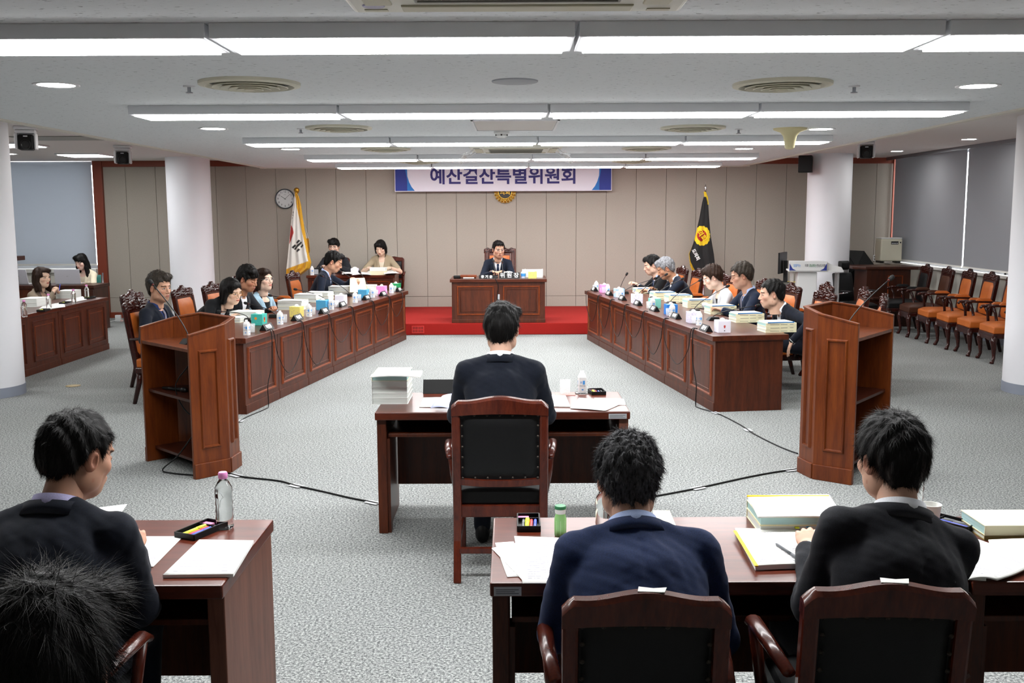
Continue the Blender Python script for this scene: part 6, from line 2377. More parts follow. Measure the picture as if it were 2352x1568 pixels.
# ================================================================== things on the council rows
ROT_L = MLrow.to_3x3().to_4x4()
ROT_R = MRrow.to_3x3().to_4x4()
SEAT = ['first', 'second', 'third', 'fourth', 'fifth', 'sixth', 'last']

print_mat('box_dots_white', '#dcd9ea', '#8d86b5', 95, 0.22)
print_mat('box_dots_yellow', '#e3d373', '#8a5a86', 60, 0.16)
print_mat('box_teal', '#3fb3a6', '#49bfb2', 40, 0.2)
plain('box_pink', '#e58fd0', 0.6)
plain('box_blue', '#4ba3cf', 0.6)
plain('box_deepblue', '#1d74c8', 0.6)
plain('box_mint', '#7cc9bb', 0.6)
plain('box_green', '#0e8a50', 0.6)
plain('box_white', '#e3e2ee', 0.6)
plain('box_paleblue', '#a9c9e8', 0.6)
plain('motif_red', '#c23a2c', 0.6)
plain('motif_orange', '#e08a2e', 0.6)
plain('motif_violet', '#7a3f86', 0.6)

CARTON = carton_proto()
carton_used = [False]
GLASS = glass_proto()
BOTTLE = bottle_proto()
bottle_used = [False]


def rowpt(px, py, z=ROW_H):
    p = at_z(px, py, z)
    M, n = (MLrow, LEN_L) if p.x < 0 else (MRrow, LEN_R)
    q = M.inverted() @ p
    return M @ Vector((min(max(q.x, 0.06), n - 0.06), min(max(q.y, 0.03), 0.60), z))


def build_row(side):
    R = ROT_L if side == 'L' else ROT_R
    nm = 'left' if side == 'L' else 'right'
    S = lambda i: '%s seat of the %s council row' % (SEAT[i], nm)
    if side == 'L':
        plates = [(618, 757, '박원종'), (687, 735, '박성재'), (748, 719, '최정욱'), (789, 704, '김정희'), (845, 688, '조옥현'), (883, 679, '김진남'), (919, 669, '신민호')]
        tissues = [(612, 746, 'box_teal', 'teal tissue box with a cupcake picture'), (697, 727, 'box_dots_yellow', 'yellow tissue box with small figures'), (756, 711, 'box_blue', 'sky blue and white tissue box'), (797, 698, 'box_white', 'plain lilac-white tissue box'),
                   (848, 684, 'box_blue', 'sky blue tissue box with white end'), (889, 675, 'box_pink', 'pink and white tissue box'), (926, 667, 'box_green', 'green tissue box with a raised tissue')]
        cart = [(574, 769), (650, 745), (716, 727), (767, 711), (821, 695), (861, 683), (904, 673)]
        glas = [(586, 764), (660, 741), (725, 723), (779, 706), (830, 691), (869, 680), (911, 670)]
        mics = [((571, 738), (536, 733), 0), ((632, 729), (569, 697), 1), ((696, 708), (624, 679), 2), ((746, 693), (682, 665), 3), ((802, 680), (741, 634), 4), ((836, 669), (783, 624), 5), ((886, 658), (828, 627), 6)]
        stacks = [(596, 736, (0.045, 0.045)), (700, 712, (0.04, 0.045, 0.02)), (706, 694, (0.045, 0.05)), (760, 689, (0.05, 0.045)), (808, 678, (0.05, 0.045, 0.02)), (862, 670, (0.05, 0.04)), (560, 741, (0.03, 0.02))]
    else:
        plates = [(1613, 760, '강문성'), (1548, 731, '이재태'), (1499, 714, '정영균'), (1461, 701, '최명수'), (1426, 689, '나광국'), (1396, 678, '모정환'), (1362, 668, '박종원')]
        tissues = [(1641, 763, 'box_white', 'white tissue box with a red bird'), (1576, 741, 'box_dots_white', 'white tissue box with tiny lilac drawings'), (1525, 722, 'box_deepblue', 'strong blue tissue box'), (1489, 707, 'box_mint', 'mint green tissue box'),
                   (1449, 696, 'box_dots_white', 'white speckled tissue box'), (1409, 682, 'box_paleblue', 'pale blue tissue box with orange drawings'), (1376, 672, 'box_pink', 'pink and white tissue box')]
        cart = [(1599, 747), (1537.5, 727), (1493, 711), (1421, 686), (1391, 676), (1360, 666)]
        glas = [(1588, 744), (1529, 726), (1484, 709), (1414, 684), (1382, 673), (1353, 665)]
        mics = [((1637, 735), (1737, 702), 0), ((1594, 717), (1668, 659), 1), ((1540, 699), (1605, 645), 2), ((1501, 687), (1564, 642), 3), ((1464, 685), (1527, 632), 4), ((1433, 675), (1502, 640), 5), ((1390, 656), (1438, 632), 6)]
        stacks = [(1758, 764, 3), (1690, 741, 3), (1631, 722, 3), (1579, 707, 3), (1536, 695, 3), (1501, 688, 3), (1461, 673, 2)]
    for i, (x, y, s) in enumerate(plates):
        p = rowpt(x, y)
        nameplate(T(*p) @ R @ T(0, 0.02, 0), s, 'black name plate with white lettering at the ' + S(i), group='name plates on the council rows')
    for i, (x, y, m, lab) in enumerate(tissues):
        p = rowpt(x, y)
        mo = None
        if lab.startswith('teal'):
            mo = [('y', 'motif_orange', -0.01, 0.05, 0.022), ('y', 'motif_red', -0.01, 0.066, 0.018), (-1, 'motif_orange', 0.01, 0.07, 0.016)]
        elif 'red bird' in lab:
            mo = [(1, 'motif_red', 0.0, 0.062, 0.011), (1, 'motif_red', 0.0, 0.05, 0.008), (1, 'ink', 0.0, 0.02, 0.006)]
        elif 'orange drawings' in lab:
            mo = [('y', 'motif_orange', -0.02, 0.06, 0.018), ('y', 'motif_orange', 0.035, 0.075, 0.013)]
        elif 'white end' in lab or 'and white' in lab:
            mo = [('y', 'white_print', 0.03, 0.05, 0.02), ('y', 'motif_violet', 0.03, 0.05, 0.009)]
        tissue_box(T(*p) @ R @ T(0, 0.075, 0), '%s at the %s' % (lab, S(i)), m, group='tissue boxes on the council rows', motif=mo)
    for i, (x, y) in enumerate(cart):
        p = rowpt(x, y)
        k = i if side == 'L' or i < 3 else i + 1
        k = k if side == 'L' else [1, 2, 3, 4, 5, 6][i]
        put(CARTON, carton_used, T(*p) @ R @ T(0, 0.03, 0) @ RZ(0.2 * math.sin(i * 3)), 'small white water carton with blue print at the ' + S(k), 'carton', 'water cartons')
        q = rowpt(*glas[i])
        o = link_mesh('drinking_glass', GLASS, M=T(*q) @ R @ T(0, 0.035, 0))
        tag(o, 'clear drinking glass at the ' + S(k), 'glass', 'drinking glasses')
    U = ULn if side == 'L' else URn
    N = NL if side == 'L' else NR
    for (bx, by), (hx, hy), i in mics:
        b = rowpt(bx, by)
        if side == 'L' and i == 0:
            h = b + N * 0.30 + Vector((0, 0, 0.10))
        else:
            h = plane_hit(hx, hy, b, (U.x, U.y, 0))
            if (h - b).length > 0.62:
                h = b + (h - b).normalized() * 0.62
        mic(b, h, 'black gooseneck microphone at the ' + S(i), 'council microphones', math.atan2(R[1][0], R[0][0]))
    if side == 'L':
        for i, (x, y, ths) in enumerate(stacks):
            p = rowpt(x, y)
            z = 0.0
            where = ['in front of the leaning woman', 'in front of the woman in pale blue', 'near the empty chair', 'between the two empty chairs', 'in front of the page-turning man', 'beyond the cream page', 'beside the left lectern rim'][i]
            for k, th in enumerate(ths):
                pos = ['lowest', 'upper', 'topmost'][k] if len(ths) > 2 else ['lower', 'upper'][k]
                M = T(p.x, p.y, ROW_H + z) @ R @ T(0.10, 0.18, 0) @ RZ(random.uniform(-0.05, 0.05))
                book(M, 0.21, 0.297, th, '%s thick white-edged book of the pile %s' % (pos, where), 'x+', 'cover_white' if k else 'cover_cream', 'pages', 'budget books on the left row')
                z += th + 0.0006
            if i in (1, 2, 3, 4):
                c = T(p.x, p.y, ROW_H + z + 0.0005) @ R @ T(0.10, 0.18, 0) @ RZ(0.08 * (i - 2))
                sheet('paper_sheet', [c @ Vector(v) for v in ((-0.105, -0.148, 0), (0.105, -0.148, 0), (0.105, 0.148, 0), (-0.105, 0.148, 0))], 'white printed sheet on top of the pile ' + where, curl=0.004, group='loose sheets on the rows')
    else:
        for i, (x, y, n) in enumerate(stacks):
            p = rowpt(x, y)
            z = 0.0
            where = ['nearest the right lectern', 'before the bending man', 'before the man in glasses', 'before the woman in white', 'before the empty chairs', 'before the grey-haired man', 'at the far end of the right row'][i]
            for k in range(n):
                th = 0.030 if k else 0.026
                M = T(p.x, p.y, ROW_H + z) @ R @ T(-0.105, 0.15 - 0.15 * 0, 0) @ RZ(random.uniform(-0.02, 0.02))
                book(M, 0.21, 0.297, th, '%s cream volume of the pile %s' % (['bottom', 'middle', 'upper'][k], where), 'x+', 'cover_cream', 'pages_green' if k == n - 1 else 'pages', 'budget books on the right row', title=i < 6)
                z += th + 0.0006
            M = T(p.x, p.y, ROW_H + z) @ R @ T(-0.10, 0.145, 0) @ RZ(0.03)
            book(M, 0.20, 0.26, 0.008, 'white blue-spined report topping the pile ' + where, 'x+', 'paper', 'paper', 'blue-spined reports', name='report')
            rp = [o for o in COL.objects if o.name.startswith('report')][-1]
            MB().box(0.1, 0.1025, -0.13, 0.13, 0, 0.010).build('blue_spine', 'cover_blue', rp)


build_row('L')
build_row('R')


def page_and_pen():
    P = (L0.x + NL.x * 0.50, L0.y + NL.y * 0.50, 0)
    q = [plane_hit(x, y, P, NL) for x, y in ((803, 671), (845, 671), (845, 638), (812, 639))]
    q = [v + NL * (0.05 * (i > 1)) for i, v in enumerate(q)]
    sheet('paper_sheet', q, 'cream page held upright by the page-turning man', m='paper_cream', curl=0.0, group='loose sheets on the rows')
    b = rowpt(1466, 672) + Vector((0, 0, 0.03))
    a = plane_hit(1455, 669, b, (URn.x, URn.y, 0))
    pen(a, plane_hit(1470, 664, b, (URn.x, URn.y, 0)), plain('pen_purple', '#5a2f9a', 0.4), 'purple pen in the hand of the grey-haired man')


page_and_pen()


def cable(pts, label, r=0.0045, tape=(), group='cables', cat='cable'):
    o = empty('cable')
    P = [Vector(p) for p in pts]
    S = []
    n = len(P)
    for i in range(n - 1):
        p0, p1, p2, p3 = P[max(i - 1, 0)], P[i], P[i + 1], P[min(i + 2, n - 1)]
        for k in range(8):
            u = k / 8
            S.append(0.5 * ((2 * p1) + (p2 - p0) * u + (2 * p0 - 5 * p1 + 4 * p2 - p3) * u * u + (3 * p1 - p0 - 3 * p2 + p3) * u ** 3))
    S.append(P[-1])
    MB().tube(S, r, 6).build('cord', 'black_plastic', o, smooth=True)
    for t in tape:
        k = int(t * (len(S) - 2))
        d = (S[k + 1] - S[k])
        a = math.atan2(d.y, d.x)
        MB().box(-0.05, 0.05, -0.03, 0.03, 0, 0.0012).build('tape_strip', plain('tape', '#b5b8bb', 0.5), o, M=T(S[k].x, S[k].y, 0.006) @ RZ(a))
    return tag(o, label, cat, group)


def build_cables():
    for side in ('L', 'R'):
        M = MLrow if side == 'L' else MRrow
        Mi = M.inverted()
        pl = [(640, 760), (704, 740), (765, 722), (808, 706), (858, 692), (897, 681), (933, 672)] if side == 'L' else [(1590, 756), (1535, 733), (1480, 716), (1440, 701), (1408, 689), (1378, 679), (1352, 669)]
        xs = [(Mi @ at_z(x, y, ROW_H)).x for x, y in pl]
        nm = 'left' if side == 'L' else 'right'
        for i in range(6):
            a, b = xs[i], xs[i + 1]
            drop = [0.46, 0.50, 0.36, 0.38, 0.34, 0.30][i] if side == 'L' else [0.40, 0.42, 0.34, 0.42, 0.40, 0.38][i]
            sg = 1 if b > a else -1
            m = (a + b) / 2
            pts = [(a, 0.02, ROW_H + 0.006), (a + sg * 0.03, -0.03, ROW_H - 0.01), (a + sg * 0.10, -0.04, ROW_H - drop * 0.55), (m, -0.035, ROW_H - drop), (b - sg * 0.08, -0.04, ROW_H - drop * 0.6), (b - sg * 0.0, -0.032, ROW_H - 0.02), (b + sg * 0.02, 0.02, ROW_H + 0.006)]
            cable([M @ Vector(p) for p in pts], 'black cable looping between the %s and %s seats of the %s row' % (SEAT[i], SEAT[i + 1], nm), 0.004, group='cables on the desk fronts')
        a = xs[0]
        sg = 1 if xs[1] > xs[0] else -1
        pts = [(a, 0.02, ROW_H + 0.006), (a - sg * 0.02, -0.03, ROW_H - 0.02), (a - sg * 0.06, -0.04, ROW_H - 0.3), (a - sg * 0.16, -0.035, 0.2), (a - sg * 0.17, -0.04, 0.02), (a - sg * 0.3, -0.06, 0.006)]
        P = [M @ Vector(p) for p in pts]
        if side == 'L':
            P += [at_z(565, 958, 0.006), at_z(545, 972, 0.006)]
            cable(P, 'black cable hanging to the floor behind the left lectern', 0.0045, (0.95,), 'floor cables')
        else:
            P += [at_z(1650, 950, 0.006), at_z(1700, 975, 0.006), at_z(1730, 995, 0.006), at_z(1790, 1025, 0.006), at_z(1832, 1041, 0.006)]
            cable(P, 'black cable running over the carpet from the right row to its lectern', 0.0055, (0.60, 0.78), 'floor cables')
    cable([at_z(x, y, 0.006) for x, y in ((524, 1086), (560, 1095), (640, 1104), (680, 1115), (740, 1128), (800, 1142), (845, 1151), (868, 1156))], 'black cable over the carpet from the left lectern to the middle table', 0.0065, (0.10, 0.45, 0.93), 'floor cables')
    cable([at_z(x, y, 0.006) for x, y in ((1450, 1150), (1500, 1140), (1555, 1130), (1610, 1119), (1660, 1108), (1720, 1095), (1780, 1084), (1832, 1077))], 'black cable over the carpet from the middle table to the right lectern', 0.0065, (0.42, 0.97), 'floor cables')
    # lectern microphones
    for lec, bx, hd, lab in ((LECT_L, (0.07, 0.16, 0.898), (350, 652, 7.12), 'long gooseneck microphone on the left lectern'), (LECT_R, (-0.02, 0.2, 0.978), (2043, 642, 6.95), 'long gooseneck microphone on the right lectern')):
        b = lec.matrix_world @ Vector(bx)
        mic(b, at_y(*hd), lab, 'lectern microphones', math.atan2(lec.matrix_world[1][0], lec.matrix_world[0][0]))
    M = LECT_L.matrix_world
    cable([M @ Vector(p) for p in ((0.1, 0.3, 0.9), (0.12, 0.12, 0.75), (0.05, 0.05, 0.6), (0.1, 0.1, 0.42), (0.25, 0.2, 0.35))], 'thin grey cable looping inside the left lectern', 0.004, group='lectern cables')
    cable([M @ Vector(p) for p in ((0.2, 0.3, 0.5), (0.22, 0.1, 0.3), (0.1, 0.02, 0.12), (0.02, -0.06, 0.02), (0.12, -0.04, 0.008), (0.3, 0.05, 0.008))], 'black cable trailing from the foot of the left lectern', 0.005, group='lectern cables')
    r = empty('handheld_microphone', M @ T(-0.12, 0.12, 0.555) @ RZ(0.3))
    MB().tube([(-0.11, 0, 0), (-0.02, 0, 0), (0.07, 0, 0)], [0.010, 0.012, 0.014], 10).build('handle', 'black_plastic', r, smooth=True)
    MB().tube([(0.07, 0, 0), (0.09, 0, 0), (0.12, 0, 0), (0.13, 0, 0)], [0.016, 0.022, 0.02, 0.008], 10).build('grille_head', 'dark_plastic', r, smooth=True)
    tag(r, 'black handheld microphone lying on the lectern shelf', 'microphone')


build_cables()


# ================================================================== dais things
def build_dais_things():
    y0, zt = 14.80, 0.83
    P = lambda px, dy=0.08: Vector((at_y(px, 630, y0 + dy).x, y0 + dy, zt))
    nameplate(T(*P(1118, 0.06)), '류 기 준', 'small black name plate on the chairman desk', 0.235, 0.055, 0.07, 0.052, 'name plates of the chairman')
    nameplate(T(*P(1170, 0.06)), '위 원 장', 'large black title plate on the chairman desk', 0.31, 0.092, 0.09, 0.085, 'name plates of the chairman')
    f = MB()
    rows = []
    for k, (r, z) in enumerate(((0.075, 0.0), (0.08, 0.02), (0.05, 0.04), (0.01, 0.05))):
        rows.append([(r * math.cos(2 * PI * i / 14) * (1 + 0.2 * math.sin(3 * i)), 0.4 * r * math.sin(2 * PI * i / 14), z + 0.006 * math.sin(i * 2.1)) for i in range(14)])
    o = f.sweep(rows).build('crumpled_tissue', 'paper', smooth=True, M=T(P(1168).x, y0 + 0.13, zt + 0.052))
    tag(o, 'white tissue lying behind the chairman title plate', 'tissue')
    # hold-to-talk handset and gavel tray
    h = empty('radio_handset', T(*P(1050, 0.12)))
    MB().box(-0.055, 0.055, -0.03, 0.03, 0, 0.045).build('handset_body', 'black_plastic', h, bevel=0.012)
    for k in range(4):
        MB().box(-0.04 + k * 0.022, -0.026 + k * 0.022, -0.015, 0.005, 0.044, 0.048).build('key', 'dark_plastic', h)
    tag(h, 'black conference handset at the corner of the chairman desk', 'handset')
    h = empty('gavel_tray', T(*P(1076, 0.12)))
    MB().box(-0.12, 0.12, -0.06, 0.06, 0.02, 0.055).build('tray_body', 'moulding_wood', h, bevel=0.005)
    for sx in (-1, 1):
        MB().box(sx * 0.10 - 0.012, sx * 0.10 + 0.012, -0.05, 0.05, 0, 0.02).build('foot', 'dark_cabinet_wood', h)
    MB().box(-0.075, 0.085, -0.064, -0.06, 0.008, 0.022).build('front_label', 'white_print', h)
    tag(h, 'low wooden gavel tray on the chairman desk', 'tray')
    for px, hx, hy, lab in ((1137, 1134, 601, 'left of the two thin microphones before the chairman'), (1155, 1154, 603, 'right of the two thin microphones before the chairman')):
        b = P(px, 0.16)
        e = Vector((at_y(hx, hy, y0 + 0.34).x, y0 + 0.34, at_y(hx, hy, y0 + 0.34).z))
        mic(b, e, lab, 'chairman microphones')
    b = empty('water_bottle', T(*P(1202, 0.1)))
    MB().lathe([(0, 0), (0.035, 0), (0.037, 0.01), (0.036, 0.085), (0.022, 0.105), (0.018, 0.11), (0, 0.11)], 20, close=False).build('bottle_body', plain('pale_bottle', '#c9d4ea', 0.3), b, smooth=True)
    MB().lathe([(0.02, 0.105), (0.02, 0.13), (0.017, 0.135), (0, 0.135)], 16).build('cap', 'white_plastic', b, auto=True)
    MB().lathe([(0.0375, 0.03), (0.0375, 0.075)], 20, close=False).build('label_band', 'water_blue', b, smooth=True)
    tag(b, 'small white-capped bottle on the chairman desk', 'bottle')
    tissue_box(T(*P(1223, 0.10)), 'yellow figured tissue box on the chairman desk', 'box_dots_yellow', w=0.125, h=0.10)
    b = empty('desk_caddy', T(*P(1226, 0.24)))
    MB().box(-0.13, 0.13, -0.05, 0.05, 0, 0.015).build('caddy_base', 'white_plastic', b)
    MB().box(-0.13, 0.13, 0.03, 0.05, 0.0, 0.125).build('caddy_back', 'white_plastic', b, bevel=0.006)
    for sx in (-1, 1):
        MB().box(sx * 0.13 - 0.008, sx * 0.13 + 0.008, -0.05, 0.05, 0, 0.13).build('caddy_side', 'white_plastic', b, bevel=0.006)
    tag(b, 'white desk caddy behind the yellow tissue box', 'caddy')
    cable([P(1140, 0.04) + Vector((0, 0, 0.01)), P(1138, -0.03) + Vector((0, 0, 0)), P(1144, -0.035) - Vector((0, 0, 0.10)), P(1142, -0.03) - Vector((0, 0, 0.28)), P(1143, -0.03) - Vector((0, 0, 0.64))], 'black cable down the middle of the chairman desk front', 0.006)
    # clerk desk
    y = 16.3
    zc = at_y(800, 632, y).z
    Q = lambda px, dy=0.1: Vector((at_y(px, 625, y + dy).x, y + dy, zc))
    put(CARTON, carton_used, T(*Q(717)) @ Matrix.Scale(1.05, 4), 'white water carton on the clerk desk', 'carton', 'water cartons')
    o = empty('desk_device', T(*Q(729, 0.18)))
    MB().box(-0.11, 0.11, -0.02, 0.02, 0, 0.11).build('screen_body', 'black_plastic', o, bevel=0.006)
    MB().box(-0.08, 0.02, -0.022, -0.019, 0.01, 0.09).build('screen_label', 'label_silver', o)
    tag(o, 'small black device beside the carton on the clerk desk', 'device')
    tissue_box(T(*Q(815, 0.08)), 'white sprinkled tissue box on the clerk desk', 'box_dots_white', w=0.115, h=0.11)
    for k, (th, cv, lab) in enumerate(((0.065, 'cover_cream', 'thick cream lower book on the clerk desk'), (0.05, 'cover_white', 'grey-white upper book on the clerk desk'))):
        book(T(*Q(869, 0.14)) @ T(0, 0, 0.066 * k), 0.26, 0.2, th, lab, 'y+', cv, 'pages_cream' if k == 0 else 'pages', 'clerk books')
    px_sheet('open_document', [(808, 632), (852, 632), (850, 624), (812, 623)], zc + 0.012, 'open document before the reading clerk', curl=0.02)
    px_sheet('open_document', [(882, 629), (918, 628), (905, 621), (882, 622)], zc + 0.03, 'white document fanning over the clerk desk edge', curl=0.01)
    px_sheet('paper_sheet', [(785, 630), (812, 630), (808, 621), (786, 620)], zc + 0.02, 'white papers before the clerk in glasses', curl=0.015)


build_dais_things()


# ================================================================== left side desks
def build_left_side():
    z = 0.70
    for i, (x, y, lab) in enumerate(((57, 728, 'pink-capped bottle nearest the column on the side desk'), (113, 711, 'pink-capped bottle in the middle of the side desk'), (170, 698, 'pink-capped bottle before the white book pile'), (200, 686, 'pink-capped bottle at the far corner of the side desk'))):
        put(BOTTLE, bottle_used, T(*at_z(x, y, z)) @ Matrix.Scale(0.92, 4), lab, 'bottle', 'pink-capped water bottles')
    for i, (x, y, n, lab) in enumerate(((100, 703, 2, 'before the woman in taupe'), (178, 684, 2, 'at the far end of the side desk'), (32, 732, 3, 'beside the near white column'))):
        p = at_z(x, y, z)
        zz = 0
        for k in range(n):
            th = 0.05
            book(T(p.x - 0.14, p.y + 0.05, z + zz) @ RZ(PI / 2), 0.297, 0.21, th, '%s thick book of the pile %s' % (['lower', 'upper', 'topmost'][k], lab), 'y-', 'cover_white', 'pages', 'books on the side desks')
            zz += th + 0.001
    px_sheet('paper_sheet', [(85, 714), (150, 705), (148, 694), (98, 702)], z + 0.001, 'white papers between two bottles on the side desk', curl=0.004)
    px_sheet('paper_sheet', [(150, 699), (200, 688), (190, 681), (150, 690)], z + 0.001, 'white papers near the far pile of the side desk', curl=0.004)
    for x, y, lab in ((100, 714, 'on the side desk, nearer one'), (150, 697, 'on the side desk, middle one'), (207, 685, 'on the side desk, far one')):
        p = at_z(x, y, z)
        tray_set(T(p.x, p.y, z) @ RZ(0.1), lab, ('yellow', 'red'), 0.09, 0.18)
    tag(pen(at_y(136, 668, 12.9), at_y(138, 652, 12.9), 'pen_blue', 'blue pen held upright by the woman in taupe'), cat='pen')
    # laptops
    y = 15.36
    for px, w, a, lab in ((157, 0.38, 8, 'open silver laptop in front of the young woman'), (40, 0.38, -6, 'open silver laptop half hidden behind the column')):
        p = at_y(px, 652, y + 0.25)
        o = empty('laptop', T(p.x, y + 0.25, 0.72) @ RZ(math.radians(a)))
        MB().box(-w / 2, w / 2, 0.0, 0.24, 0, 0.014).build('keyboard_base', 'label_silver', o, bevel=0.004)
        MB().box(-w / 2, w / 2, -0.006, 0.004, 0.0, 0.235, M=T(0, 0, 0.012) @ RX(math.radians(14))).build('screen_lid', plain('laptop_silver', '#c9cad2', 0.35), o, bevel=0.004)
        MB().box(-0.014, 0.014, -0.0075, -0.0055, 0.12, 0.124, M=T(0, 0, 0.012) @ RX(math.radians(14))).build('maker_mark', 'grey_plastic', o)
        tag(o, lab, 'laptop', 'laptops')
    for px, py, lab in ((115, 652, 'pink-capped bottle beside the laptop'), (42, 652, 'pink-capped bottle in front of the half-hidden laptop')):
        p = at_y(px, py, y + 0.15)
        put(BOTTLE, bottle_used, T(p.x, y + 0.12, 0.72) @ Matrix.Scale(0.9, 4), lab, 'bottle', 'pink-capped water bottles')
    # teal folding chair
    p = at_y(232, 650, 16.2)
    c = empty('folding_chair', T(p.x - 0.22, 16.15, 0) @ RZ(PI + 0.25))
    pad(-0.2, 0.2, -0.2, 0.2, 0.43, 0.47, 0.01).build('seat_pad', plain('teal_vinyl', '#1d6b63', 0.45), c, auto=True)
    pad(-0.2, 0.2, 0.62, 0.82, 0, 0.03, 0.01).build('back_pad', 'teal_vinyl', c, auto=True).matrix_local = T(0, -0.24, 0) @ Matrix(((1, 0, 0, 0), (0, 0, 1, 0), (0, 1, 0, 0), (0, 0, 0, 1)))
    for s in (-1, 1):
        MB().tube([(s * 0.22, -0.28, 0.85), (s * 0.22, -0.22, 0.5), (s * 0.22, 0.2, 0.0)], 0.012, 8).build('leg', 'steel', c, smooth=True)
        MB().tube([(s * 0.2, 0.12, 0.45), (s * 0.2, -0.25, 0.0)], 0.012, 8).build('leg', 'steel', c, smooth=True)
    tag(c, 'teal folding chair with steel legs of the young woman', 'chair')
    # dark shelf corner above the laptops
    p = at_y(40, 600, 15.9)
    o = MB().prism([(-9.2, 0), (p.x - 0.02, 0), (p.x - 0.02, 0.4), (-9.2, 0.4)], 1.10, 1.17).build('wall_shelf', 'dark_cabinet_wood', M=T(0, 15.8, -0.02), bevel=0.004)
    o.name = 'dark_shelf'
    tag(o, 'dark wood cabinet top jutting out behind the near column', 'cabinet')
    MB().box(-9.2, p.x - 0.15, 15.85, 16.2, 0.0, 1.085).build('cabinet_body', 'dark_cabinet_wood', o).matrix_parent_inverse = o.matrix_world.inverted()
    # floor fittings
    p = at_z(168, 886, 0)
    o = MB().lathe([(0.075, 0.0), (0.075, 0.004), (0.06, 0.006), (0, 0.006)], 32, close=True).build('floor_socket', plain('brass_floor', '#8f7d4f', 0.45, 0.6), M=T(p.x, p.y, 0.0), auto=True)
    tag(o, 'brass floor socket cover in the carpet', 'socket')
    p = at_z(272, 738, 0)
    o = empty('power_strip', T(p.x, p.y, 0))
    MB().box(-0.045, 0.045, -0.03, 0.03, 0, 0.11).build('housing', 'white_plastic', o, bevel=0.006)
    MB().tube([(0, -0.03, 0.03), (-0.12, -0.06, 0.006), (-0.3, -0.02, 0.006)], 0.005, 6).build('lead', 'white_plastic', o, smooth=True)
    MB().box(0.05, 0.09, -0.05, -0.01, 0, 0.03).build('plug', plain('plug_pink', '#d9b9b4', 0.5), o, bevel=0.004)
    tag(o, 'white power adapter on the floor below the panelled wall', 'adapter')


build_left_side()


